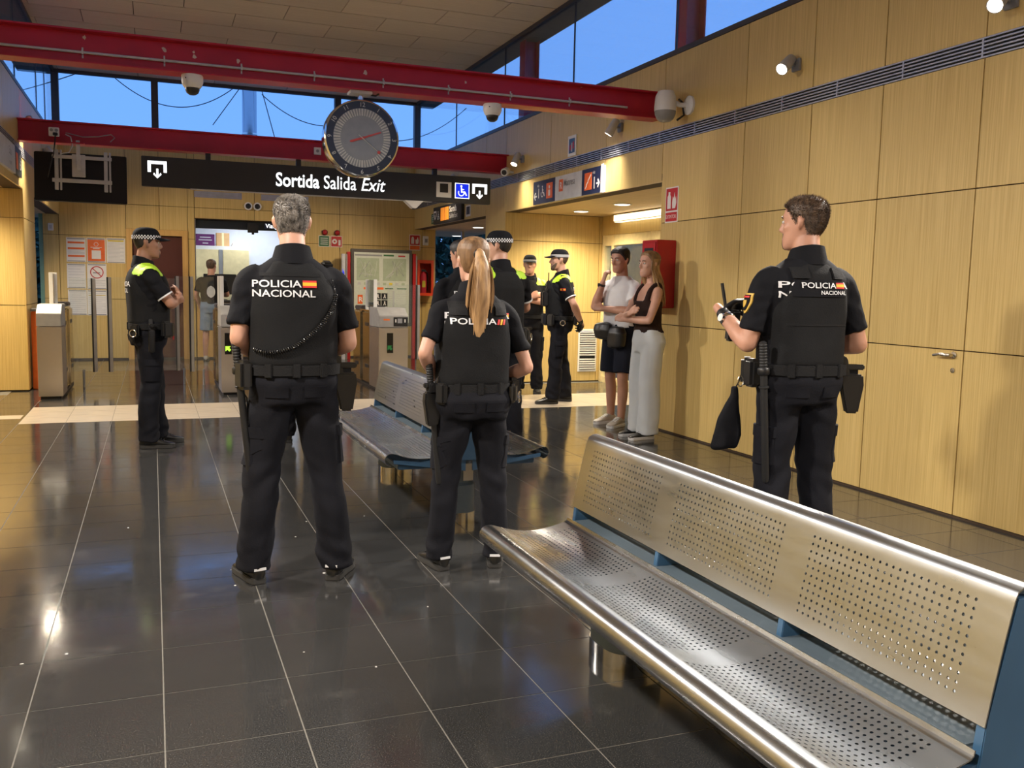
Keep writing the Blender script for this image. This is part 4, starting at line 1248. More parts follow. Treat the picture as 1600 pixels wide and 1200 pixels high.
MB().lathe([(0.062, 0), (0.066, 0.01), (0.066, 0.34), (0.05, 0.39), (0.022, 0.41), (0.022, 0.43)], (0, 0, 0), n=24).build('cylinder', 'pinkred', e, smooth=True)
MB().box(-0.03, 0.05, -0.012, 0.012, 0.43, 0.47).build('valve', 'black', e, bevel=0.004)
MB().tube([(0.04, 0, 0.45), (0.09, 0, 0.40), (0.095, 0, 0.2), (0.09, 0, 0.08)], 0.011, 8).build('hose', 'black', e, smooth=True)
plate(e, -0.035, 0.03, 0.14, 0.26, 'yellowink', -0.066, 0.002, 'label_plate')
# map board on its stand
t = thing('map_board', 'framed network map board standing before the end wall', 'board', (3.86, 16.45, 0))
MB().box(-0.56, 0.56, -0.03, 0.03, 0.60, 1.98).build('frame', 'dark_alu', t, bevel=0.006)
for x in (-0.60, 0.60):
    MB().box(x - 0.028, x + 0.028, -0.05, 0.05, 0, 1.92).build('post', 'redbox', t, bevel=0.004)
    MB().box(x + math.copysign(0.028, x), x + math.copysign(0.052, x), -0.05, 0.05, 0, 1.88).build('side_post', 'alu', t, bevel=0.003)
sh = MB().box(-0.505, 0.505, -0.034, -0.03, 0.66, 1.92).build('map_sheet', 'map', t)
MB().box(-0.49, 0.0, -0.036, -0.034, 1.855, 1.885).build('header_bar', 'ink', sh)
MB().box(0.03, 0.22, -0.036, -0.034, 1.86, 1.89).build('header_bar', 'signgreen', sh)
MB().box(0.30, 0.43, -0.036, -0.034, 1.855, 1.88).build('header_bar', 'signred', sh)
for x0, x1 in ((-0.46, -0.05), (0.02, 0.45)):
    MB().box(x0, x1, -0.035, -0.034, 1.42, 1.82).build('map_field', 'mapgreen', sh)
    rnd = random.Random(int(x0 * 100))
    for k in range(9):
        p = [(rnd.uniform(x0 + 0.03, x1 - 0.03), rnd.uniform(1.45, 1.79)) for _ in range(3)]
        MB().tube([(a, -0.0355, b) for a, b in p], 0.004, 4).build('route_line', ('inkpale', 'ink', 'map')[k % 3], sh)
for k in range(8):
    MB().box(-0.44 + k * 0.115, -0.38 + k * 0.115, -0.036, -0.034, 1.34, 1.385).build('line_badge', ('inkpale', 'mapgreen', 'yellowink')[k % 3], sh)
MB().box(-0.33, 0.03, -0.036, -0.034, 1.26, 1.30).build('header_bar', 'orange_sign', sh)
MB().box(0.06, 0.21, -0.036, -0.034, 1.27, 1.29).build('header_bar', 'signgreen', sh)
MB().box(0.28, 0.46, -0.036, -0.034, 1.27, 1.29).build('header_bar', 'signgreen', sh)
for x0, x1 in ((-0.33, -0.18), (0.06, 0.21), (0.26, 0.47)):
    for k in range(9):
        MB().box(x0, x1, -0.0355, -0.034, 0.86 + k * 0.04, 0.868 + k * 0.04).build('print_line', 'inkpale', sh)
MB().box(0.20, 0.235, -0.036, -0.034, 0.75, 1.24).build('scale_bar', 'inkpale', sh)
MB().box(-0.44, -0.35, -0.037, -0.034, 1.00, 1.16).build('badge', 'orange_sign', sh)
lettering('R', 0.12, 'paper', sh, (-0.425, -0.038, 1.04), bold=0.02)
for i in range(2):
    for j in range(2):
        x, z = -0.13 + i * 0.125, 0.96 + j * 0.125
        MB().box(x, x + 0.11, -0.037, -0.034, z, z + 0.11).build('pictogram', 'black', sh)
        MB().prism([(x + 0.03, z + 0.02), (x + 0.05, z + 0.06), (x + 0.045, z + 0.09), (x + 0.07, z + 0.09), (x + 0.07, z + 0.05), (x + 0.085, z + 0.02), (x + 0.07, z + 0.02), (x + 0.058, z + 0.05), (x + 0.045, z + 0.02)], 'Y', -0.039, -0.037).build('pictogram_figure', 'paper', sh)
t = thing('information_post', 'slim grey post with a blue symbol beside the map board', 'post', (3.16, 16.40, 0))
MB().box(-0.03, 0.03, -0.04, 0.04, 0, 1.88).build('post', 'lightgrey', t, bevel=0.004)
MB().prism([(-0.02, 1.5), (0.02, 1.42), (0.025, 1.46), (-0.005, 1.58), (-0.02, 1.62)], 'Y', -0.043, -0.04).build('symbol', 'lit_blue', t)

# ---- ticket office behind the end wall
o5 = struct(MB().box(0.45, 3.4, YB + 2.3, YB + 2.4, 0, 2.7).build('wall_office_back', 'wall_white'))
struct(MB().box(0.55, 0.63, YB + 0.14, YB + 2.3, 0, 2.7).build('wall_office_left', 'wall_white'))
struct(MB().box(3.3, 3.4, YB + 0.14, YB + 2.3, 0, 2.7).build('wall_office_right', 'wall_white'))
struct(MB().box(0.5, 3.4, YB + 0.14, YB + 2.4, 2.7, 2.78).build('ceiling_office', 'wall_white'))
w7 = struct(empty('window_7', (1.57, YB + 0.07, 0)), 'ticket office opening with glass over an oak counter')
MB().box(-0.88, 0.88, -0.05, 0.05, 0, 0.98).build('counter_front', 'oakframe', w7)
MB().box(-0.88, 0.88, -0.10, 0.35, 0.98, 1.02).build('counter_top', 'dark_alu', w7, bevel=0.003)
MB().box(-0.865, 0.865, 0.0, 0.008, 1.02, 2.40).build('office_pane', 'glass', w7)
MB().box(-0.88, 0.88, 0.02, 0.10, 2.26, 2.41).build('head_panel', 'signblack', w7)
for x in (-0.88, 0.865):
    MB().box(x, x + 0.015, -0.05, 0.06, 0, 2.41).build('window_jamb', 'alu', w7)
s = thing('led_sign', 'small lit sign inside the head of the office window', 'sign', (1.86, YB + 0.06, 2.29))
MB().box(0, 0.5, 0, 0.02, 0, 0.10).build('panel', 'navy_sign', s)
lettering('Viatges', 0.10, 'lit_white', s, (0.02, -0.002, 0.018), bold=0.01)
t = thing('window_intercom', 'black box hanging inside the office window head', 'intercom', (1.66, YB + 0.045, 2.24))
MB().box(-0.09, 0.09, -0.03, 0.02, -0.03, 0.14).build('case', 'black', t, bevel=0.006)
MB().box(-0.02, 0.02, -0.02, 0.01, -0.06, -0.03).build('foot', 'black', t)
t = thing('office_cupboard', 'cream two-door cupboard inside the ticket office', 'cupboard', (1.22, YB + 1.95, 0))
MB().box(-0.55, 0.55, -0.28, 0.30, 0.0, 2.02).build('case', 'white', t, bevel=0.004)
for x in (-0.28, 0.28):
    MB().box(x - 0.24, x + 0.24, -0.30, -0.28, 0.05, 1.95).build('door', 'cream', t, bevel=0.004)
MB().box(-0.035, 0.035, -0.302, -0.28, 0.05, 1.95).build('divider', 'grey', t)
t = thing('display_box', 'purple box with white print on the cupboard', 'box', (0.95, YB + 1.85, 2.02))
MB().box(-0.17, 0.17, -0.10, 0.10, 0, 0.22).build('carton', 'purple', t, bevel=0.003)
for z, w in ((0.15, 0.10), (0.10, 0.12), (0.04, 0.05)):
    plate(t, -w, w, z, z + 0.018, 'inkpale', -0.10, name='print_line')
t = thing('cardboard_box', 'plain cardboard box on the cupboard', 'box', (1.27, YB + 1.85, 2.02))
MB().box(-0.12, 0.12, -0.10, 0.10, 0, 0.25).build('carton', 'card', t, bevel=0.003)
MB().box(-0.02, 0.02, -0.102, 0.102, 0.0, 0.252).build('tape', 'cream', t)
t = thing('paper_stack', 'stack of white papers at the cupboard end', 'papers', (1.56, YB + 1.85, 2.02))
for k in range(4):
    MB().box(-0.13 + 0.01 * k, 0.13 - 0.015 * k, -0.1, 0.1, k * 0.02, 0.018 + k * 0.02).build('paper_sheet', 'paper', t)
t = thing('monitor', 'black computer monitor behind the office glass', 'monitor', (1.12, YB + 0.42, 1.02))
MB().box(-0.28, 0.28, -0.02, 0.02, 0.10, 0.46).build('case', 'black', t, bevel=0.006)
MB().box(-0.03, 0.03, 0.0, 0.03, 0.0, 0.2).build('stand', 'black', t)
MB().box(-0.12, 0.12, -0.08, 0.08, 0.0, 0.012).build('base', 'black', t)
t = thing('office_lamp', 'white fluorescent lamp on the office ceiling', 'lamp', (1.9, YB + 1.2, 2.7))
MB().box(-0.6, 0.6, -0.08, 0.08, -0.06, 0).build('housing', 'white', t)
MB().box(-0.58, 0.58, -0.07, 0.07, -0.068, -0.06).build('diffuser', 'officelamp', t)
lamp('office_light', 'AREA', (1.9, YB + 1.2, 2.62), 38, (0.95, 0.97, 1.0), target=(1.9, YB + 1.2, 0), size=1.1)

# ---- ticket gates
def gate(x, w, label, display=None, panel=False, flip=1):
    t = thing('ticket_gate', label, 'turnstile', (x, 11.42, 0), group='ticket gates')
    hw = w / 2
    b = MB().box(-hw, hw, 0.0, 0.55, 0.03, 0.81).build('front_cabinet', 'cabsteel', t, bevel=0.006)
    MB().box(-hw + 0.02, hw - 0.02, 0.03, 1.75, 0.0, 0.03).build('plinth', 'black', t)
    up = MB()
    up.prism([(0.0, 0.815), (0.55, 0.815), (0.55, 1.06), (0.16, 1.06), (0.0, 0.96)], 'X', -hw, hw)
    up.build('reader_head', 'headsteel', t, bevel=0.006)
    for k, (y0, y1, inset) in enumerate(((0.56, 1.10, 0.02), (1.11, 1.60, 0.0))):
        mb = MB().box(-hw + inset, hw - inset, y0, y1, 0.03, 1.0)
        mb.build('side_cabinet', 'mirrorsteel', t, bevel=0.02)
        for z in (0.24, 0.80):
            MB().box(-hw + inset - 0.003, -hw + inset, y0 + 0.12, y0 + 0.34, z, z + 0.045).build('vent_slot', 'black', t)
            MB().box(hw - inset, hw - inset + 0.003, y0 + 0.12, y0 + 0.34, z, z + 0.045).build('vent_slot', 'black', t)
    MB().lathe([(0.008, 0), (0.008, 0.012)], (hw, 0.52, 0.80), (1, 0, 0), 10).build('bolt', 'chrome', t)
    MB().lathe([(0.008, 0), (0.008, 0.012)], (-hw, 0.52, 0.80), (-1, 0, 0), 10).build('bolt', 'chrome', t)
    MB().box(-hw + 0.02, hw - 0.02, 1.15, 1.58, 1.0, 1.06).build('rear_cap', 'dark_alu', t, bevel=0.01)
    MB().box(-hw, hw, 0.56, 1.15, 1.0, 1.02).build('top_plate', 'chrome', t)
    if display:
        MB().box(-0.085 + 0.0, 0.0 - 0.005, -0.003, 0, 0.49, 0.745).build('display', 'lcd', t)
        dsp = MB()
        cx, cz, q = -0.045, 0.555, 0.032
        dsp.prism([(cx - q, cz - q * 0.9), (cx - q, cz + q), (cx + q * 0.9, cz + q), (cx + q * 0.35, cz + q * 0.4), (cx + q, cz - q * 0.3), (cx + q * 0.4, cz - q), (cx - q * 0.3, cz - q * 0.3)], 'Y', -0.005, -0.003)
        dsp.build('display_arrow', display, t)
        MB().box(-hw + 0.06, -hw + 0.14, -0.002, 0.0, 0.905, 0.925).build('ticket_slot', 'orange', t)
    if panel:
        MB().box(0.0, hw - 0.005, -0.004, 0.0, 0.83, 0.945).build('reader_panel', 'black', t)
        MB().box(0.05, 0.11, -0.006, -0.004, 0.87, 0.93).build('reader_screen', 'ink', t)
        for xx in (0.02, 0.14):
            MB().box(xx, xx + 0.014, -0.006, -0.004, 0.88, 0.92).build('reader_key', 'paper', t)
    return t
gate(-1.09, 0.25, 'left ticket gate next to the oak pier')
gate(0.87, 0.25, 'middle ticket gate with a yellow lit arrow', 'lcd_green')
gate(2.84, 0.38, 'right ticket gate with a black reader panel', 'lcd_dim', True)
def wing(x0, x1, y, z0, z1, label, post=None, m='alu'):
    t = thing('gate_wing', label, 'gate', (x0, y, 0), group='glass gate wings')
    MB().box(0, x1 - x0, -0.006, 0.006, z0, z1).build('wing_pane', 'gateglass', t)
    MB().cyl(((x1 - x0) / 2, 0, 0.0), ((x1 - x0) / 2, 0, z0 + 0.02), 0.014, n=12).build('wing_foot', 'alu', t, smooth=True)
    e = x1 - x0 if post == 'right' else 0.0
    if post:
        MB().box(e - 0.010, e + 0.026, -0.02, 0.02, z0 - 0.01, z1).build('edge_profile', 'alu', t, bevel=0.003)
        MB().box(e - 0.028, e - 0.010, -0.02, 0.02, z0 - 0.01, z1).build('edge_seal', 'black', t)
    return t
wing(-0.96, -0.69, 12.6, 0.20, 1.36, 'glass gate wing on the left gate', 'right')
wing(-0.51, 0.27, 12.6, 0.20, 1.38, 'wide glass gate wing behind the folded-arms officer', 'left')
wing(0.29, 0.44, 12.75, 0.19, 1.41, 'narrow glass gate wing right of the folded-arms officer', 'left')
wing(0.46, 0.74, 12.6, 0.19, 1.41, 'glass gate wing on the middle gate', 'left')
wing(3.04, 3.48, 12.6, 0.32, 1.36, 'glass gate wing right of the right gate', 'right')
def screen_post(x, y, label):
    t = thing('glass_screen', label, 'screen', (x, y, 1.021), group='clear screens on the gates')
    for dy in (0.0, 0.50):
        MB().box(-0.022, 0.022, dy - 0.012, dy + 0.012, 0, 0.40).build('post', 'white', t, bevel=0.003)
    MB().box(-0.004, 0.004, 0.012, 0.488, 0.02, 0.39).build('pane', 'gateglass', t)
screen_post(-1.11, 12.03, 'clear screen with two white posts on the left gate')
screen_post(0.80, 12.02, 'clear screen with two white posts on the middle gate')
screen_post(2.74, 12.02, 'clear screen with two white posts on the right gate')
t = thing('orange_bin', 'orange bin edge behind the left pier', 'bin', (-1.32, 12.55, 0))
MB().box(-0.06, 0.06, -0.1, 0.1, 0.0, 0.95).build('body', 'orange', t, bevel=0.01)
MB().box(-0.065, 0.065, -0.105, 0.105, 0.95, 0.98).build('lid', 'grey', t, bevel=0.006)

# ---- perforated double benches
def bench(y0, y1, label):
    """double-sided steel bench, y0 near end, y1 far end, centred on X = 1.62"""
    L = y1 - y0
    t = thing('metal_bench', label, 'bench', (1.62, (y0 + y1) / 2, 0), group='double steel benches')
    def perforated(name, pos, zones, nu, wu, vlen, pitch, rad, m, rows):
        """pos(u, v) -> point; u along the bench 0..L, v across 0..vlen; holes in zones of u"""
        mb = MB()
        seg = 8
        ang = [2 * math.pi * k / seg for k in range(seg)]
        sq = []
        for a in ang:
            c_, s_ = math.cos(a), math.sin(a)
            q = max(abs(c_), abs(s_))
            sq.append((c_ / q, s_ / q))
        us = [0.0]
        for a, b in zones:
            us += [a, b]
        us.append(L)
        v0, v1 = rows
        nrow = int(round((v1 - v0) / pitch))
        pv = (v1 - v0) / nrow
        def patch(ua, ub, va, vb, n, k):
            base = len(mb.v)
            for i in range(n + 1):
                for j in range(k + 1):
                    mb.v.append(tuple(pos(ua + (ub - ua) * i / n, va + (vb - va) * j / k)))
            for i in range(n):
                for j in range(k):
                    a = base + i * (k + 1) + j
                    mb.f.append((a, a + 1, a + k + 2, a + k + 1))
                    mb.mi.append(0)
        for z in range(len(us) - 1):
            ua, ub = us[z], us[z + 1]
            n = max(2, int((ub - ua) / 0.06))
            patch(ua, ub, 0, v0, n, 6)
            patch(ua, ub, v1, vlen, n, 8)
            if z % 2 == 0:
                patch(ua, ub, v0, v1, n, 12)
            else:
                nc = int(round((ub - ua) / pitch))
                pu = (ub - ua) / nc
                for i in range(nc):
                    for j in range(nrow):
                        cu, cv = ua + (i + 0.5) * pu, v0 + (j + 0.5) * pv
                        base = len(mb.v)
                        for a, (sx, sy) in zip(ang, sq):
                            mb.v.append(tuple(pos(cu + sx * pu / 2, cv + sy * pv / 2)))
                        for a in ang:
                            mb.v.append(tuple(pos(cu + rad * math.cos(a), cv + rad * math.sin(a))))
                        for q in range(seg):
                            r = (q + 1) % seg
                            mb.f.append((base + q, base + r, base + seg + r, base + seg + q))
                            mb.mi.append(0)
        me = bpy.data.meshes.new(name)
        me.from_pydata(mb.v, [], mb.f)
        bm = bmesh.new()
        bm.from_mesh(me)
        bmesh.ops.remove_doubles(bm, verts=bm.verts, dist=0.0004)
        bmesh.ops.recalc_face_normals(bm, faces=bm.faces)
        bm.to_mesh(me)
        bm.free()
        tmp = bpy.data.objects.new(name, me)
        col.objects.link(tmp)
        so = tmp.modifiers.new('sheet', 'SOLIDIFY')
        so.thickness = 0.003
        so.offset = 0
        me2 = bpy.data.meshes.new_from_object(tmp.evaluated_get(bpy.context.evaluated_depsgraph_get()))
        bpy.data.objects.remove(tmp)
        shade(me2, 35)
        return obj(name, me2, m, t)
    third = L / 3
    zones = [(0.075, third - 0.05), (third + 0.05, 2 * third - 0.05), (2 * third + 0.05, L - 0.075)]
    for s in (-1, 1):
        # backrest leaning to the ridge
        prof = [(-0.092, 0.508), (-0.078, 0.58), (-0.056, 0.68), (-0.036, 0.762), (-0.029, 0.779), (-0.012, 0.789), (0.0, 0.790)]
        cum = [0]
        for a, b in zip(prof, prof[1:]):
            cum.append(cum[-1] + math.hypot(b[0] - a[0], b[1] - a[1]))
        def posb(u, v, s=s, prof=prof, cum=cum):
            for k in range(len(cum) - 1):
                if v <= cum[k + 1] + 1e-9 or k == len(cum) - 2:
                    f = (v - cum[k]) / (cum[k + 1] - cum[k])
                    x = prof[k][0] + (prof[k + 1][0] - prof[k][0]) * f
                    z = prof[k][1] + (prof[k + 1][1] - prof[k][1]) * f
                    return (x if s < 0 else -x, -L / 2 + u, z)
        perforated('backrest', posb, zones, 0, 0, cum[-1], 0.0205, 0.0038, 'benchsteel', (0.030, 0.246))
        # dished seat with a rolled front edge
        pr = []
        for k in range(25):
            f = k / 24
            x = -0.125 - 0.315 * f
            z = 0.445 - 0.030 * math.sin(math.pi * min(1, f * 1.02)) - 0.02 * (1 - f) * 0 + 0.012 * f
            pr.append((x, z))
        cx, cz, rr = pr[-1][0] - 0.006, pr[-1][1] - 0.034, 0.034
        for k in range(1, 13):
            a = math.radians(90 + 15 * k)
            pr.append((cx + rr * math.cos(a), cz + rr * math.sin(a)))
        pr.insert(0, (-0.116, 0.452))
        pr.insert(0, (-0.113, 0.464))
        cs = [0]
        for a, b in zip(pr, pr[1:]):
            cs.append(cs[-1] + math.hypot(b[0] - a[0], b[1] - a[1]))
        def poss(u, v, s=s, pr=pr, cs=cs):
            k = 0
            while k < len(cs) - 2 and v > cs[k + 1]:
                k += 1
            f = (v - cs[k]) / (cs[k + 1] - cs[k])
            x = pr[k][0] + (pr[k + 1][0] - pr[k][0]) * f
            z = pr[k][1] + (pr[k + 1][1] - pr[k][1]) * f
            return (x if s < 0 else -x, -L / 2 + u, z)
        perforated('seat', poss, zones, 0, 0, cs[-1], 0.0200, 0.0042, 'seatsteel', (0.035, 0.325))
        # blue side rails under the seat
        MB().box(min(s * 0.13, s * 0.40), max(s * 0.13, s * 0.40), -L / 2 + 0.03, L / 2 - 0.03, 0.36, 0.39).build('seat_bearer', 'blue', t, bevel=0.004)
        for y in (-L / 2 + 0.012, -L / 6, L / 6, L / 2 - 0.012):
            q = [(s * 0.02, 0.34), (s * 0.43, 0.40), (s * 0.43, 0.42), (s * 0.28, 0.402), (s * 0.13, 0.425), (s * 0.02, 0.44)]
            MB().prism(q if s > 0 else q[::-1], 'Y', y - 0.005, y + 0.005).build('seat_rib', 'blue', t)
    # back frame: blue uprights between the sheets
    for y in (-L / 2 + 0.014, -L / 6, L / 6, L / 2 - 0.014):
        MB().prism([(-0.10, 0.40), (0.10, 0.40), (0.085, 0.52), (0.025, 0.765), (-0.025, 0.765), (-0.085, 0.52)], 'Y', y - 0.012, y + 0.012).build('back_upright', 'blue', t, bevel=0.002)
    MB().box(-0.105, 0.105, -L / 2 + 0.03, L / 2 - 0.03, 0.39, 0.458).build('spine_beam', 'bluegrey', t, bevel=0.006)
    for y in (-L / 2 + 0.30, L / 2 - 0.30):
        pr2 = []
        def ov(a, b, n=28, p=3.0):
            r = []
            for k in range(n):
                q = 2 * math.pi * k / n
                c_, s_ = math.cos(q), math.sin(q)
                r.append((a * math.copysign(abs(c_) ** (2 / p), c_), b * math.copysign(abs(s_) ** (2 / p), s_)))
            return r
        f = MB()
        rings = [(0.10, 0.115, 0.07), (0.105, 0.12, 0.20), (0.085, 0.10, 0.30), (0.12, 0.13, 0.36), (0.12, 0.13, 0.39)]
        rings = [(0.115, 0.135, 0.06), (0.115, 0.135, 0.22), (0.085, 0.115, 0.235), (0.085, 0.115, 0.36), (0.11, 0.13, 0.39)]
        k = []
        for a, b, z in rings:
            k += [(p[0], p[1] + y, z) for p in ov(a, b)]
        n = 28
        fs = [(r * n + i, r * n + (i + 1) % n, (r + 1) * n + (i + 1) % n, (r + 1) * n + i) for r in range(len(rings) - 1) for i in range(n)]
        fs += [tuple(range(n - 1, -1, -1)), tuple(range((len(rings) - 1) * n, len(rings) * n))]
        f.add(k, fs)
        leg = f.build('leg', 'bluegrey', t, smooth=True)
        f = MB()
        k = [(p[0], p[1] + y, z) for z in (0.0, 0.06) for p in ov(0.119, 0.139)]
        fs = [(i, (i + 1) % n, n + (i + 1) % n, n + i) for i in range(n)] + [tuple(range(n - 1, -1, -1)), tuple(range(n, 2 * n))]
        f.add(k, fs)
        f.build('leg_band', 'chrome', leg, smooth=True)
        MB().lathe([(0.022, 0), (0.022, 0.003), (0.015, 0.004)], (0.0, y - 0.135, 0.15), (0, -1, 0), 18).build('leg_bolt', 'bluegrey', leg)
        MB().box(0.025, 0.085, y - 0.118, y - 0.112, 0.245, 0.345).build('rating_plate', 'alu', leg)
    return t
bench(1.28, 3.22, 'large perforated steel bench in the right foreground')
bench(4.76, 6.74, 'perforated steel bench further back behind the ponytailed officer')

# ================================================================== PEOPLE
def catmull(pts, sub):
    P_ = [Vector(p) for p in pts]
    out = []
    n = len(P_)
    for i in range(n - 1):
        p0, p1, p2, p3 = P_[max(0, i - 1)], P_[i], P_[i + 1], P_[min(n - 1, i + 2)]
        for k in range(sub):
            t = k / sub
            out.append(0.5 * ((2 * p1) + (p2 - p0) * t + (2 * p0 - 5 * p1 + 4 * p2 - p3) * t * t + (3 * p1 - p0 - 3 * p2 + p3) * t ** 3))
    out.append(P_[-1])
    return out
def lerp_list(v, sub):
    out = []
    for a, b in zip(v, v[1:]):
        for k in range(sub):
            t = k / sub
            t = t * t * (3 - 2 * t)
            out.append(tuple(x + (y - x) * t for x, y in zip(a, b)) if isinstance(a, tuple) else a + (b - a) * t)
    out.append(v[-1])
    return out
def limb(mb, pts, rads, n=14, sub=4, flat=None, round_ends=True):
    """tapered limb along joints; rads scalars; flat = (axis vector, factor) squeezes it along an axis"""
    p = catmull(pts, sub)
    r = lerp_list(list(rads), sub)
    if round_ends:
        d0, d1 = (p[0] - p[1]).normalized(), (p[-1] - p[-2]).normalized()
        p = [p[0] + d0 * r[0] * 0.75, p[0] + d0 * r[0] * 0.5] + p + [p[-1] + d1 * r[-1] * 0.5, p[-1] + d1 * r[-1] * 0.75]
        r = [r[0] * 0.4, r[0] * 0.8] + r + [r[-1] * 0.8, r[-1] * 0.4]
    k0 = len(mb.v)
    mb.tube(p, r, n)
    if flat:
        ax, fac = Vector(flat[0]).normalized(), flat[1]
        q = []
        for i, c in enumerate(p):
            for j in range(n):
                w = Vector(mb.v[k0 + i * n + j]) - c
                w -= ax * w.dot(ax) * (1 - fac)
                q.append(tuple(c + w))
        mb.v[k0:k0 + len(q)] = q
    return mb
def rings(mb, rs, n=24, p=2.2):
    """stack of horizontal super-ellipses (cx, cy, z, rx, ry[, tilt])"""
    k = []
    for r in rs:
        cx, cy, z, rx, ry = r[:5]
        for i in range(n):
            a = 2 * math.pi * i / n
            c_, s_ = math.cos(a), math.sin(a)
            k.append((cx + rx * math.copysign(abs(c_) ** (2 / p), c_), cy + ry * math.copysign(abs(s_) ** (2 / p), s_), z))
    fs = [(r * n + i, r * n + (i + 1) % n, (r + 1) * n + (i + 1) % n, (r + 1) * n + i) for r in range(len(rs) - 1) for i in range(n)]
    fs += [tuple(range(n - 1, -1, -1)), tuple(range((len(rs) - 1) * n, len(rs) * n))]
    mb.add(k, fs)
    return mb
def fuse(mb, voxel, smooth=4, wr=None):
    """one continuous skin round everything in mb; wr(p) -> offset along the normal"""
    me = mb.mesh('fused')
    o = bpy.data.objects.new('fused', me)
    col.objects.link(o)
    m = o.modifiers.new('r', 'REMESH')
    m.mode = 'VOXEL'
    m.voxel_size = voxel
    if smooth:
        s = o.modifiers.new('s', 'SMOOTH')
        s.factor = 0.5
        s.iterations = smooth
    dg = bpy.context.evaluated_depsgraph_get()
    out = bpy.data.meshes.new_from_object(o.evaluated_get(dg))
    bpy.data.objects.remove(o)
    bpy.data.meshes.remove(me)
    out.materials.clear()
    if wr:
        n = len(out.vertices)
        nr = [v.normal.copy() for v in out.vertices]
        for v, q in zip(out.vertices, nr):
            v.co += q * wr(v.co)
        out.update()
    out.polygons.foreach_set('use_smooth', [True] * len(out.polygons))
    return out
def bvh_of(*meshes):
    v, f = [], []
    for me in meshes:
        k = len(v)
        v += [x.co.copy() for x in me.vertices]
        f += [tuple(i + k for i in p.vertices) for p in me.polygons]
    return BVHTree.FromPolygons(v, f)
DIRS = {'back': (Vector((0, -1, 0)), Vector((1, 0, 0))), 'front': (Vector((0, 1, 0)), Vector((-1, 0, 0))),
        'right': (Vector((1, 0, 0)), Vector((0, 1, 0))), 'left': (Vector((-1, 0, 0)), Vector((0, -1, 0)))}
def project(bv, p, d, off):
    o = Vector(p) + d * 1.0
    h = bv.ray_cast(o, -d)
    if h[0] is None or h[0].dot(d) < 0.02:
        return None
    return h[0] + d * off
def patch(name, m, parent, bv, side, a0, a1, z0, z1, off=0.004, nx=8, nz=6, shape=None):
    """a flat piece laid on the body: a = along the reader's right, z = height"""
    d, ux = DIRS[side]
    front, back = [], []
    last = None
    for j in range(nz + 1):
        for i in range(nx + 1):
            u, v = i / nx, j / nz
            if shape:
                u, v = shape(u, v)
            p = ux * (a0 + (a1 - a0) * u) + Vector((0, 0, z0 + (z1 - z0) * v))
            q = project(bv, p, d, off)
            if q is None:
                h = bv.find_nearest(p + d * 0.25)
                q = last if last is not None else (h[0] + d * off if h[0] is not None else p)
            last = q
            front.append(q)
            back.append(q - d * (off + 0.006))
    mb = MB()
    w = nx + 1
    N = len(front)
    fs = [(j * w + i, j * w + i + 1, (j + 1) * w + i + 1, (j + 1) * w + i) for j in range(nz) for i in range(nx)]
    fb = [tuple(N + k for k in reversed(f)) for f in fs]
    edge = [i for i in range(w)] + [j * w + nx for j in range(1, nz + 1)] + [nz * w + i for i in range(nx - 1, -1, -1)] + [j * w for j in range(nz - 1, 0, -1)]
    es = [(edge[k], edge[(k + 1) % len(edge)], N + edge[(k + 1) % len(edge)], N + edge[k]) for k in range(len(edge))]
    mb.add(front + back, fs + fb + es)
    return mb.build(name, m, parent, smooth=True)
def decal_text(s, m, parent, bv, side, a, z, width, height, off=0.004, bold=0.012):
    me = text_mesh(s, 1.0, bold=bold)
    xs = [v.co.x for v in me.vertices]
    ys = [v.co.y for v in me.vertices]
    bm = bmesh.new()
    bm.from_mesh(me)
    for v in bm.verts:
        v.co.x = (v.co.x - min(xs)) / (max(xs) - min(xs)) * width
        v.co.y = (v.co.y - min(ys)) / (max(ys) - min(ys)) * height
    bmesh.ops.triangulate(bm, faces=bm.faces)
    for _ in range(2):
        es = [e for e in bm.edges if e.calc_length() > 0.02]
        if es:
            bmesh.ops.subdivide_edges(bm, edges=es, cuts=1)
            bmesh.ops.triangulate(bm, faces=bm.faces)
    d, ux = DIRS[side]
    for v in bm.verts:
        p = ux * (a + v.co.x) + Vector((0, 0, z + v.co.y))
        q = project(bv, p, d, off)
        v.co = q if q is not None else p
    bm.to_mesh(me)
    bm.free()
    return obj('lettering', me, m, parent)
def flag(parent, bv, side, a0, a1, z0, z1):
    h = (z1 - z0)
    patch('flag_stripe', 'flagred', parent, bv, side, a0, a1, z0, z0 + h * 0.27, 0.005, 4, 1)
    patch('flag_stripe', 'flagyellow', parent, bv, side, a0, a1, z0 + h * 0.27, z0 + h * 0.73, 0.005, 4, 2)
    patch('flag_stripe', 'flagred', parent, bv, side, a0, a1, z0 + h * 0.73, z1, 0.005, 4, 1)

def shell(name, me, cond, off, m, parent):
    """piece of a garment lifted off its surface where cond(centre, normal)"""
    keep = [p for p in me.polygons if cond(p.center, p.normal)]
    ids = {}
    mb = MB()
    fs = []
    for p in keep:
        f = []
        for i in p.vertices:
            if i not in ids:
                ids[i] = len(ids)
                v = me.vertices[i]
                mb.v.append(tuple(v.co + v.normal * off))
            f.append(ids[i])
        fs.append(tuple(f))
    if not fs:
        return None
    mb.f = fs
    mb.mi = [0] * len(fs)
    out = bpy.data.meshes.new(name)
    out.from_pydata(mb.v, [], mb.f)
    out.polygons.foreach_set('use_smooth', [True] * len(fs))
    return obj(name, out, m, parent)

def fold(p, sc, seed=0.0):
    q = p.z + 0.55 * abs(p.x) - 0.45 * p.y
    return noise.noise(Vector((p.x * sc[0] + seed, p.y * sc[1] + seed * 0.7, q * sc[2] - seed)))

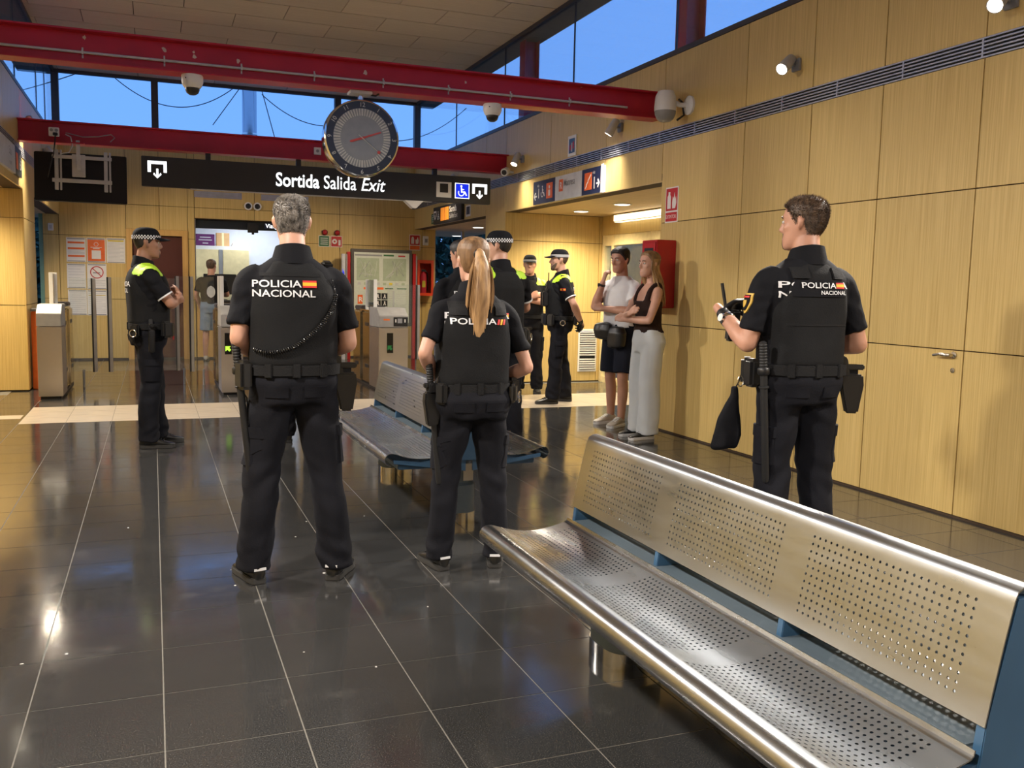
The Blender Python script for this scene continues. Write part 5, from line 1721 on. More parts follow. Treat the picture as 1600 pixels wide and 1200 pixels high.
# ---- head: horizontal slices (z, half width, front y, back y) about the head centre
HEAD = [(-0.118, 0.020, 0.078, 0.040), (-0.108, 0.040, 0.090, 0.015), (-0.090, 0.051, 0.094, -0.020), (-0.066, 0.059, 0.092, -0.050), (-0.040, 0.065, 0.090, -0.072),
        (-0.015, 0.070, 0.089, -0.088), (0.010, 0.073, 0.087, -0.098), (0.030, 0.0755, 0.091, -0.102), (0.055, 0.0755, 0.089, -0.103), (0.078, 0.070, 0.080, -0.096),
        (0.096, 0.058, 0.063, -0.080), (0.108, 0.040, 0.040, -0.056), (0.115, 0.018, 0.012, -0.030)]
def head_solid(mb, T_):
    h = MB()
    rings(h, [(0, (f + b) / 2, z, w, (f - b) / 2) for z, w, f, b in HEAD], 28, 2.25)
    limb(h, [(0, 0.088, 0.022), (0, 0.098, 0.0), (0, 0.108, -0.026)], [0.008, 0.010, 0.013], 10, 3)
    for s in (-1, 1):
        limb(h, [(s * 0.010, 0.097, -0.032), (s * 0.012, 0.092, -0.030)], [0.008, 0.008], 8, 2)
        limb(h, [(s * 0.012, 0.087, 0.032), (s * 0.045, 0.078, 0.034)], [0.009, 0.008], 8, 3)
        limb(h, [(s * 0.050, 0.055, -0.012), (s * 0.046, 0.066, -0.020)], [0.016, 0.014], 8, 2)
        limb(h, [(s * 0.076, -0.012, 0.026), (s * 0.083, -0.018, 0.008), (s * 0.078, -0.008, -0.022)], [0.012, 0.014, 0.009], 10, 4, flat=((1, 0.25, 0), 0.45))
    limb(h, [(-0.022, 0.088, -0.064), (0, 0.096, -0.062), (0.022, 0.088, -0.064)], [0.005, 0.007, 0.005], 8, 3)
    limb(h, [(-0.018, 0.088, -0.075), (0, 0.094, -0.076), (0.018, 0.088, -0.075)], [0.005, 0.007, 0.005], 8, 3)
    h.v = [tuple(T_ @ Vector(v)) for v in h.v]
    mb.add(h.v, h.f)
    return mb
def head_point(z, th):
    """surface point of the skull at height z and angle th (0 = front, turning to +X)"""
    zz = max(HEAD[0][0], min(HEAD[-1][0], z))
    for k in range(len(HEAD) - 1):
        if HEAD[k][0] <= zz <= HEAD[k + 1][0]:
            t = (zz - HEAD[k][0]) / (HEAD[k + 1][0] - HEAD[k][0])
            w, f, b = [HEAD[k][i] + (HEAD[k + 1][i] - HEAD[k][i]) * t for i in (1, 2, 3)]
            break
    s_, c_ = math.sin(th), math.cos(th)
    pw = 2 / 2.25
    return Vector((w * math.copysign(abs(s_) ** pw, s_), (f + b) / 2 + (f - b) / 2 * math.copysign(abs(c_) ** pw, c_), zz))
def hair_mesh(T_, line, thick, rough=0.002, top=0.012, seed=0.0, n=72, m=44, strand=90):
    """hair cap over the skull above the hairline line(th)"""
    v, f = [], []
    zs = [-0.112 + (0.115 + 0.112) * (1 - (1 - k / m) ** 1.6) for k in range(m + 1)]
    for z in zs:
        for i in range(n):
            th = 2 * math.pi * i / n
            p = head_point(z, th)
            c = Vector((0, -0.008, 0.0))
            d = (p - c).normalized()
            h = line(th if th <= math.pi else 2 * math.pi - th)
            k = max(0.0, min(1.0, (z - h) / 0.016))
            kt = max(0.0, min(1.0, (z - 0.03) / 0.08))
            o = -0.012 + k * (0.012 + thick + kt * top)
            if k > 0:
                o += rough * noise.noise(Vector((p.x * strand + seed, p.y * strand, p.z * strand * 0.35)))
            v.append(tuple(T_ @ (p + d * o)))
    for j in range(m):
        for i in range(n):
            f.append((j * n + i, j * n + (i + 1) % n, (j + 1) * n + (i + 1) % n, (j + 1) * n + i))
    f.append(tuple(range(m * n, (m + 1) * n)))
    me = bpy.data.meshes.new('hair')
    me.from_pydata(v, [], f)
    me.polygons.foreach_set('use_smooth', [True] * len(f))
    return me
def hair_tufts(T_, line, n, ln, m, parent, seed=1):
    """short separate tufts standing off the scalp"""
    rnd = random.Random(seed)
    mb = MB()
    k = 0
    while k < n:
        z = rnd.uniform(-0.08, 0.116)
        th = rnd.uniform(-math.pi, math.pi)
        if z < line(abs(th)) + 0.008:
            continue
        k += 1
        p = head_point(z, th)
        nrm = (p - Vector((0, -0.008, 0.0))).normalized()
        up = max(0.0, min(1.0, (z - 0.02) / 0.08))
        d = (nrm * (0.55 + 0.5 * up) + Vector((0, -0.25, -0.75)) * (1 - up) + Vector((rnd.uniform(-.35, .35), rnd.uniform(-.35, .35), 0.25 * up))).normalized()
        l = ln * rnd.uniform(0.6, 1.15) * (0.55 + 0.75 * up)
        u = d.orthogonal().normalized()
        w = d.cross(u)
        b = p + nrm * 0.004
        r = 0.0015
        q = [b + u * r, b - u * r * 0.5 + w * r * 0.87, b - u * r * 0.5 - w * r * 0.87, b + d * l]
        mb.add([T_ @ x for x in q], [(0, 1, 3), (1, 2, 3), (2, 0, 3)])
    me = bpy.data.meshes.new('hair_tufts')
    me.from_pydata(mb.v, [], mb.f)
    o = obj('hair_tufts', me, m, parent)
    o['kind'] = 'stuff'
    return o
def hairline(front, temple, ear, back):
    ks = [(0.0, front), (0.75, front - 0.006), (1.15, temple), (1.45, ear), (1.75, ear), (2.15, back + 0.02), (math.pi, back)]
    def fn(th):
        for (a, za), (b, zb) in zip(ks, ks[1:]):
            if a <= th <= b:
                t = (th - a) / (b - a)
                return za + (zb - za) * t
        return back
    return fn

def hand_solid(mb, wrist, d, nrm, curl=0.5, side=1, sc=1.0):
    """palm and five separate fingers; d = direction of the fingers, nrm = back-of-hand normal, side = +1 thumb on +cross side"""
    d = Vector(d).normalized()
    nrm = Vector(nrm)
    nrm = (nrm - d * nrm.dot(d)).normalized()
    x = d.cross(nrm) * side          # towards the thumb
    w = Vector(wrist)
    limb(mb, [w - d * 0.01, w + d * 0.035 * sc, w + d * 0.085 * sc], [0.030 * sc, 0.040 * sc, 0.038 * sc], 14, 4, flat=(nrm, 0.42))
    for off, ln, a0 in ((0.030, 0.072, 0.0), (0.010, 0.080, 0.0), (-0.010, 0.074, 0.05), (-0.029, 0.058, 0.12)):
        p = w + d * (0.082 - abs(off - 0.01) * 0.25) * sc + x * off * sc
        pts = [p]
        ang = 0.15 + a0 + curl * 0.3
        for seg, fr in enumerate((0.45, 0.32, 0.23)):
            dd = d * math.cos(ang) - nrm * math.sin(ang)
            p = p + dd * ln * fr * sc
            pts.append(p)
            ang += curl * 0.95
        limb(mb, pts, [0.0098 * sc, 0.0092 * sc, 0.0086 * sc, 0.0074 * sc], 8, 3)
    p = w + d * 0.025 * sc + x * 0.030 * sc
    d2 = (d * 0.75 + x * 0.6 - nrm * 0.35 * curl).normalized()
    d3 = (d * 0.95 + x * 0.1 - nrm * 0.5 * curl).normalized()
    limb(mb, [p, p + d2 * 0.036 * sc, p + d2 * 0.036 * sc + d3 * 0.03 * sc, p + d2 * 0.036 * sc + d3 * 0.052 * sc], [0.0135 * sc, 0.0115 * sc, 0.0105 * sc, 0.008 * sc], 8, 3)

def shoe(parent, x, y, ang, m='shoe', sm='sole', sc=1.0, mark=None):
    T_ = Matrix.Translation((x, y, 0)) @ Matrix.Rotation(ang, 4, 'Z') @ Matrix.Scale(sc, 4)
    prof = [(-0.088, 0.018, 0.060, 0.0), (-0.080, 0.030, 0.085, 0.0), (-0.050, 0.036, 0.098, 0.0), (0.0, 0.038, 0.098, 0.0), (0.045, 0.040, 0.080, 0.002), (0.09, 0.045, 0.062, 0.004), (0.135, 0.046, 0.050, 0.004), (0.168, 0.038, 0.042, 0.002), (0.186, 0.020, 0.034, 0.0)]
    n = 18
    mb = MB()
    k = []
    for yy, w, h, cx in prof:
        for i in range(n):
            a = 2 * math.pi * i / n
            c_, s_ = math.cos(a), math.sin(a)
            k.append(T_ @ Vector((cx + w * math.copysign(abs(c_) ** 0.8, c_), yy, 0.018 + (h - 0.018) * (0.5 + 0.5 * math.copysign(abs(s_) ** 0.75, s_)))))
    fs = [(r * n + i, r * n + (i + 1) % n, (r + 1) * n + (i + 1) % n, (r + 1) * n + i) for r in range(len(prof) - 1) for i in range(n)]
    fs += [tuple(range(n - 1, -1, -1)), tuple(range((len(prof) - 1) * n, len(prof) * n))]
    mb.add(k, fs)
    s = mb.build('shoe', m, parent, smooth=True)
    out = []
    for yy, w, h, cx in prof:
        out.append((cx + w + 0.004, yy))
    for yy, w, h, cx in reversed(prof):
        out.append((cx - w - 0.004, yy))
    so = MB().prism(out, 'Z', 0.0, 0.030)
    so.v = [tuple(T_ @ Vector(p)) for p in so.v]
    so.build('sole', sm, s, bevel=0.004)
    lc = MB()
    for q in range(4):
        yy = 0.03 + q * 0.022
        lc.tube([T_ @ Vector((-0.025, yy, 0.088 - q * 0.009)), T_ @ Vector((0, yy + 0.006, 0.096 - q * 0.009)), T_ @ Vector((0.025, yy, 0.088 - q * 0.009))], 0.0035, 6)
    l = lc.build('laces', 'webbing' if m == 'shoe' else sm, s, smooth=True)
    if mark:
        mk = MB().box(-0.028, 0.028, -0.094, -0.089, 0.066, 0.078)
        mk.v = [tuple(T_ @ Vector(p)) for p in mk.v]
        mk.build('heel_mark', 'reflect', s)
    return s

def gbox(name, m, parent, c, size, rz=0.0, rx=0.0, ry=0.0, bev=0.006):
    rot = Matrix.Rotation(rz, 3, 'Z') @ Matrix.Rotation(rx, 3, 'X') @ Matrix.Rotation(ry, 3, 'Y')
    return MB().obox(c, size, rot).build(name, m, parent, bevel=bev)

def cap(parent, T_, visor=True, m='navy', check=True):
    c = MB()
    n, mm = 40, 12
    v = []
    for j in range(mm + 1):
        t = j / mm
        z = 0.045 + 0.085 * math.sin(t * math.pi / 2)
        r = math.cos(t * math.pi / 2) ** 0.62 if t < 1 else 0.02
        for i in range(n):
            th = 2 * math.pi * i / n
            v.append(T_ @ Vector((0.086 * r * math.sin(th), -0.006 + 0.108 * r * math.cos(th), z)))
    f = [(j * n + i, j * n + (i + 1) % n, (j + 1) * n + (i + 1) % n, (j + 1) * n + i) for j in range(mm) for i in range(n)]
    f += [tuple(range(mm * n, (mm + 1) * n)), tuple(range(n - 1, -1, -1))]
    c.add(v, f)
    k = c.build('cap', m, parent, smooth=True)
    b = MB()
    nb = 60
    rows = 3
    v = []
    for j in range(rows + 1):
        z = 0.034 + j * 0.0105
        for i in range(nb):
            th = 2 * math.pi * i / nb
            v.append(T_ @ Vector((0.0885 * math.sin(th), -0.006 + 0.1105 * math.cos(th), z)))
    b.v = [tuple(q) for q in v]
    for j in range(rows):
        for i in range(nb):
            b.f.append((j * nb + i, j * nb + (i + 1) % nb, (j + 1) * nb + (i + 1) % nb, (j + 1) * nb + i))
            b.mi.append(1 if check and (i + j) % 2 == 0 else 0)
    b.build('cap_band', [m, 'reflect'], k)
    if visor:
        vz = MB()
        w = []
        for t in range(13):
            a = math.radians(-62 + 124 * t / 12)
            inn = Vector((0.088 * math.sin(a), -0.006 + 0.108 * math.cos(a), 0.045))
            k_ = math.cos(a) ** 0.6
            out = Vector((0.080 * math.sin(a) * 1.02, 0.10 * math.cos(a) + 0.075 * k_, 0.033 - 0.012 * abs(math.sin(a))))
            for p in (inn, out):
                w.append(T_ @ p)
        for p in list(w):
            w.append(p + Vector((0, 0, 0.005)))
        fs = []
        for t in range(12):
            a = 2 * t
            fs += [(a, a + 1, a + 3, a + 2), (26 + a, 26 + a + 2, 26 + a + 3, 26 + a + 1), (a + 1, 27 + a, 29 + a, a + 3)]
        vz.add(w, fs)
        vz.build('visor', m, k, smooth=True)
    return k

def face_parts(parent, T_, brow='darkhair', beard=None, eyes=True):
    for s in (-1, 1):
        e = MB()
        rings(e, [(0, 0, -0.008, 0.004, 0.002), (0, 0, -0.005, 0.011, 0.006), (0, 0, 0, 0.013, 0.008), (0, 0, 0.005, 0.011, 0.006), (0, 0, 0.008, 0.004, 0.002)], 12, 2)
        e.v = [tuple(T_ @ (Vector(p) + Vector((s * 0.031, 0.0815, 0.010)))) for p in e.v]
        eye = e.build('eye', 'eye', parent, smooth=True)
        q = MB().lathe([(0.0055, 0), (0.0045, 0.0015)], (s * 0.031, 0.0890, 0.010), (0, 1, 0), 10)
        q.v = [tuple(T_ @ Vector(p)) for p in q.v]
        q.build('iris', 'iris', eye)
        b = MB()
        limb(b, [(s * 0.014, 0.0935, 0.029), (s * 0.030, 0.0925, 0.034), (s * 0.050, 0.081, 0.031)], [0.0035, 0.004, 0.0025], 6, 3)
        b.v = [tuple(T_ @ Vector(p)) for p in b.v]
        b.build('eyebrow', brow, parent, smooth=True)
    if beard:
        beard, thm = beard
        v, f = [], []
        n, mm = 32, 12
        for j in range(mm + 1):
            z = -0.116 + 0.088 * j / mm
            for i in range(n + 1):
                th = -thm + 2 * thm * i / n
                p = head_point(z, th)
                d = Vector((p.x, p.y, 0)).normalized()
                mouth = abs(th) < 0.32 and -0.082 < z < -0.056
                hi = z > -0.075 + 0.06 * max(0, abs(th) - 0.35)
                o = -0.006 if mouth or (hi and abs(th) < 1.1 and not (abs(th) < 0.5 and z < -0.04)) or j in (mm,) or i in (0, n) else 0.0022
                v.append(tuple(T_ @ (p + d * o)))
        for j in range(mm):
            for i in range(n):
                f.append((j * (n + 1) + i, j * (n + 1) + i + 1, (j + 1) * (n + 1) + i + 1, (j + 1) * (n + 1) + i))
        me = bpy.data.meshes.new('beard')
        me.from_pydata(v, [], f)
        me.polygons.foreach_set('use_smooth', [True] * len(f))
        obj('beard', me, beard, parent)

def person(label, loc, az, height, arms, feet, skin='skin', female=False, bulk=1.0, top='polo', legs='cargo', head_yaw=0.0, head_pitch=0.0, head_roll=0.0, hair=None, lean=0.0, voxel=0.009, sleeve=0.62, seed=0.0, shoes=('shoe', 'sole'), topmat='navy', legmat='navy2', gloves=None, eyes=True, brow='darkhair', beard=None, wide=1.0, hips=0.0, sway=0.0, tufts=None):
    """arms = {side: (elbow, wrist, finger dir, back-of-hand normal, curl)}, feet = [(x, y, turn)] left then right; faces +Y; az measured to the right of +Y"""
    t = thing('person', label, 'person', (loc[0], loc[1], 0), -math.radians(az), group='people in the hall')
    k = height / 1.76
    t.scale = (k, k, k)
    sw = (0.158 if female else 0.180) * (1 + (bulk - 1) * 0.6)
    B = bulk
    # lean shifts everything above the hips forward
    def sh(z):
        return max(0, z - 0.9) * lean
    def sx(z):
        return sway * (1 - min(1, z / 0.9)) * 0 + hips * (1 - abs(z - 0.95) / 0.95 if z < 0.95 else max(0, 1 - (z - 0.95) / 0.6))
    if female:
        tor = [(0.82, 0.150, 0.105, -0.01), (0.92, 0.176, 0.122, -0.015), (1.00, 0.160, 0.112, -0.008), (1.10, 0.132, 0.095, 0.0), (1.20, 0.138, 0.100, 0.006), (1.30, 0.150, 0.112, 0.012), (1.37, 0.152, 0.098, 0.004), (1.42, 0.125, 0.080, -0.008), (1.470, 0.070, 0.058, -0.016)]
    else:
        tor = [(0.83, 0.150, 0.108, -0.005), (0.93, 0.172, 0.124, -0.008), (1.02, 0.163, 0.118, 0.0), (1.12, 0.160, 0.114, 0.004), (1.24, 0.172, 0.120, 0.008), (1.34, 0.182, 0.120, 0.004), (1.395, 0.172, 0.104, -0.004), (1.440, 0.130, 0.082, -0.012), (1.485, 0.074, 0.062, -0.016)]
    def torso(mb, off, z0=0.0, z1=2.0, p=2.4):
        rings(mb, [(sx(z), cy + sh(z), z, (rx * B + off), (ry * B + off)) for z, rx, ry, cy in tor if z0 <= z <= z1], 28, p)
    zsh = 1.395
    S = {}
    for sd, s in (('L', -1), ('R', 1)):
        S[sd] = Vector((s * sw + sx(zsh), -0.006 + sh(zsh), zsh))
    hc = Vector((0 + sx(1.6), 0.022 + sh(1.64), 1.642))
    T_ = Matrix.Translation(hc) @ Matrix.Rotation(head_yaw, 4, 'Z') @ Matrix.Rotation(head_pitch, 4, 'X') @ Matrix.Rotation(head_roll, 4, 'Y')
    # joints of the legs
    J = []
    for (fx, fy, fa), s in zip(feet, (-1, 1)):
        hip = Vector((s * 0.088 + sx(0.9), -0.005, 0.90))
        ank = Vector((fx, fy - 0.035, 0.085))
        knee = hip.lerp(ank, 0.47) + Vector((0, 0.022, 0)) + Vector((s * 0.004, 0, 0))
        J.append((hip, knee, ank))
    # body: one continuous mesh
    b = MB()
    torso(b, -0.014, 0.9)
    limb(b, [(sx(1.45), -0.022 + sh(1.45), 1.43), (sx(1.5), -0.012 + sh(1.52), 1.52), hc + (T_.to_3x3() @ Vector((0, -0.018, -0.055)))], [0.068 if not female else 0.056, 0.058 if not female else 0.048, 0.056 if not female else 0.047], 16, 4)
    head_solid(b, T_)
    ar = 0.86 if female else 1.0
    for sd, s in (('L', -1), ('R', 1)):
        el, wr, fd, nm, cu = arms[sd]
        el, wr = Vector(el), Vector(wr)
        limb(b, [S[sd] - Vector((s * 0.03, 0, 0)), S[sd].lerp(el, 0.35), el], [0.054 * ar, 0.050 * ar, 0.040 * ar], 14, 5)
        d = wr - el
        limb(b, [el, el.lerp(wr, 0.30), el.lerp(wr, 0.7), wr], [0.041 * ar, 0.046 * ar, 0.036 * ar, 0.028 * ar], 14, 4)
        g = gloves or ()
        if sd in g:
            limb(b, [wr, wr + d.normalized() * 0.06], [0.026, 0.024], 10, 2)
        else:
            hand_solid(b, wr, fd, nm, cu, side=-s, sc=0.93 if female else 1.0)
    for hip, knee, ank in J:
        limb(b, [hip, knee, knee.lerp(ank, 0.35) - Vector((0, 0.012, 0)), ank], [0.080, 0.056, 0.054, 0.038], 14, 4)
    body = fuse(b, voxel, 3)
    obj('body', body, skin, t)
    # trousers
    z_w = 1.035
    tr = MB()
    rings(tr, [(sx(z), cy, z, rx * B + 0.018, ry * B + 0.018) for z, rx, ry, cy in tor if z <= 0.96] + [(sx(z_w), 0.0 + sh(z_w), z_w, (0.168 if not female else 0.150) * B + 0.008, (0.120 if not female else 0.108) * B + 0.008)], 28, 2.4)
    if legs == 'cargo':
        rad = [0.104, 0.094, 0.080, 0.076, 0.078, 0.076]
    elif legs == 'slim':
        rad = [0.100, 0.086, 0.068, 0.066, 0.064, 0.066]
    elif legs == 'wide':
        rad = [0.108, 0.104, 0.098, 0.100, 0.104, 0.106]
    else:
        rad = [0.108, 0.106, 0.104]
    rad = [r * (0.5 + 0.5 * B) * wide for r in rad]
    for hip, knee, ank in J:
        if legs == 'shorts':
            end = hip.lerp(knee, 0.97)
            limb(tr, [hip, hip.lerp(knee, 0.45), end], rad, 18, 5, round_ends=False)
        else:
            low = Vector((ank.x, ank.y + 0.018, 0.052))
            limb(tr, [hip, hip.lerp(knee, 0.4), knee, knee.lerp(low, 0.4) - Vector((0, 0.012, 0)), knee.lerp(low, 0.8), low], rad, 18, 5, round_ends=False)
    def wr_leg(p):
        a = 0.0
        if legs in ('cargo', 'slim'):
            a += 0.016 * math.exp(-((p.z - 0.13) / 0.10) ** 2) * fold(p, (9, 9, 19), seed)
            a += 0.014 * math.exp(-((p.z - 0.47) / 0.13) ** 2) * fold(p, (10, 10, 15), seed + 3)
            a += 0.012 * math.exp(-((p.z - 0.80) / 0.12) ** 2) * fold(p, (11, 11, 14), seed + 5)
            a += 0.008 * fold(p, (8, 8, 6), seed + 9)
        else:
            a += 0.012 * fold(p, (9, 9, 2.5), seed + 2) + 0.006 * math.exp(-((p.z - 0.12) / 0.12) ** 2) * fold(p, (6, 6, 22), seed)
        return a
    trm = fuse(tr, 0.0105, 4, wr_leg)
    tro = obj('trousers' if legs != 'shorts' else 'shorts', trm, legmat, t)
    # upper garment
    sm = MB()
    off = 0.014
    zlow = 0.98 if top != 'tank' else 1.02
    rs = [(sx(z), cy + sh(z), z, rx * B + off, ry * B + off) for z, rx, ry, cy in tor if 1.0 <= z <= 1.46]
    r0 = rs[0]
    rs = [(r0[0], r0[1], zlow, r0[3] + 0.004, r0[4] + 0.004)] + rs
    if top == 'tank':
        rs = [(r[0], r[1], r[2], r[3] - 0.006, r[4] - 0.006) for r in rs if r[2] < 1.345]
        rings(sm, rs, 28, 2.4)
        for s in (-1, 1):
            limb(sm, [(s * 0.095, 0.085 + sh(1.3), 1.30), (s * 0.10, 0.05 + sh(1.4), 1.41), (s * 0.098, -0.02 + sh(1.45), 1.462), (s * 0.085, -0.07 + sh(1.4), 1.40), (s * 0.06, -0.085 + sh(1.3), 1.30)], [0.03, 0.024, 0.022, 0.026, 0.03], 10, 4)
    else:
        rs.append((sx(1.49), -0.016 + sh(1.49), 1.487, 0.088, 0.076))
        rings(sm, rs, 28, 2.4)
        for sd, s in (('L', -1), ('R', 1)):
            el = Vector(arms[sd][0])
            a0 = S[sd] - Vector((s * 0.05, 0, 0.0))
            e2 = S[sd].lerp(el, sleeve)
            limb(sm, [a0, S[sd].lerp(el, 0.12), S[sd].lerp(el, sleeve * 0.6), e2], [0.066 * ar, 0.064 * ar, 0.061 * ar, 0.062 * ar], 16, 5, round_ends=False)
    def wr_top(p):
        a = 0.006 * fold(p, (9, 9, 9), seed + 11)
        if abs(p.x) > sw * 0.9:
            a += 0.007 * fold(p, (10, 10, 26), seed + 13)
        a += 0.008 * math.exp(-((p.z - 1.03) / 0.07) ** 2) * fold(p, (6, 6, 24), seed + 15)
        return a
    smm = fuse(sm, 0.0095, 3, wr_top)
    sho = obj('shirt' if top != 'tank' else 'tank_top', smm, topmat, t)
    # collar
    if top == 'polo':
        cb = MB()
        n = 28
        v = []
        for rr, zz in ((0.074, 1.452), (0.098, 1.458), (0.077, 1.530), (0.068, 1.532)):
            for i in range(n):
                th = 2 * math.pi * i / n
                v.append((sx(1.5) + rr * math.sin(th), -0.014 + sh(1.5) + rr * 0.98 * math.cos(th), zz - 0.03 * max(0, math.cos(th)) + (0.016 * -math.cos(th) if math.cos(th) < 0 and zz > 1.5 else 0)))
        f = [(j % 4 * n + i, j % 4 * n + (i + 1) % n, (j + 1) % 4 * n + (i + 1) % n, (j + 1) % 4 * n + i) for j in range(4) for i in range(n)]
        cb.add(v, f)
        cb.build('collar', topmat, t, smooth=True)
    # shoes
    for (fx, fy, fa) in feet:
        shoe(t, fx, fy, fa, shoes[0], shoes[1], mark=(len(shoes) > 2 and shoes[2]))
    if gloves:
        for sd in gloves:
            el, wr, fd, nm, cu = arms[sd]
            g = MB()
            dd = (Vector(wr) - Vector(el)).normalized()
            limb(g, [Vector(wr) - dd * 0.035, Vector(wr)], [0.034, 0.032], 12, 2)
            hand_solid(g, wr, fd, nm, cu, side=-(-1 if sd == 'L' else 1), sc=1.12)
            obj('glove', fuse(g, 0.0045, 2), 'gear', t)
    if eyes:
        face_parts(t, T_, brow, beard)
    if hair:
        hm, line, th, rough, topx = hair
        ho = obj('hair', hair_mesh(T_, line, th, rough, topx, seed), hm, t)
        if tufts:
            hair_tufts(T_, line, tufts[0], tufts[1], hm, ho, int(seed))
    return dict(root=t, T=T_, body=body, trousers=trm, shirt=smm, tro=tro, sho=sho, arms=arms, S=S, B=B, hc=hc, sh=sh, sx=sx, female=female, tor=tor)

def vest(P_, m='vest', top=1.46, bottom=1.0, side_gap=0.0, narrow=1.0, back=0.026):
    t, B, sh, sx = P_['root'], P_['B'], P_['sh'], P_['sx']
    f = P_['female']
    v = MB()
    base = [(bottom, 0.178, 0.140, 0.0), (bottom + 0.02, 0.184, 0.147, 0.002), (1.12, 0.184, 0.150, 0.006), (1.24, 0.188, 0.154, 0.008), (1.32, 0.178, 0.152, 0.004), (1.375, 0.158, 0.138, -0.002), (1.415, 0.136, 0.118, -0.008), (1.445, 0.114, 0.096, -0.012), (1.470, 0.094, 0.078, -0.014)]
    if f:
        base = [(z, rx * 0.90, ry * 0.93, cy) for z, rx, ry, cy in base]
    rs = [(sx(z), cy + sh(z), z, rx * B * narrow, ry * B) for z, rx, ry, cy in base if z <= top + 0.03]
    rings(v, rs, 36, 3.0)
    me = fuse(v, 0.010, 2, lambda p: 0.0035 * fold(p, (7, 7, 9), B * 7 + 2))
    o = obj('vest', me, m, t)
    P_['vest'] = me
    P_['vesto'] = o
    return o

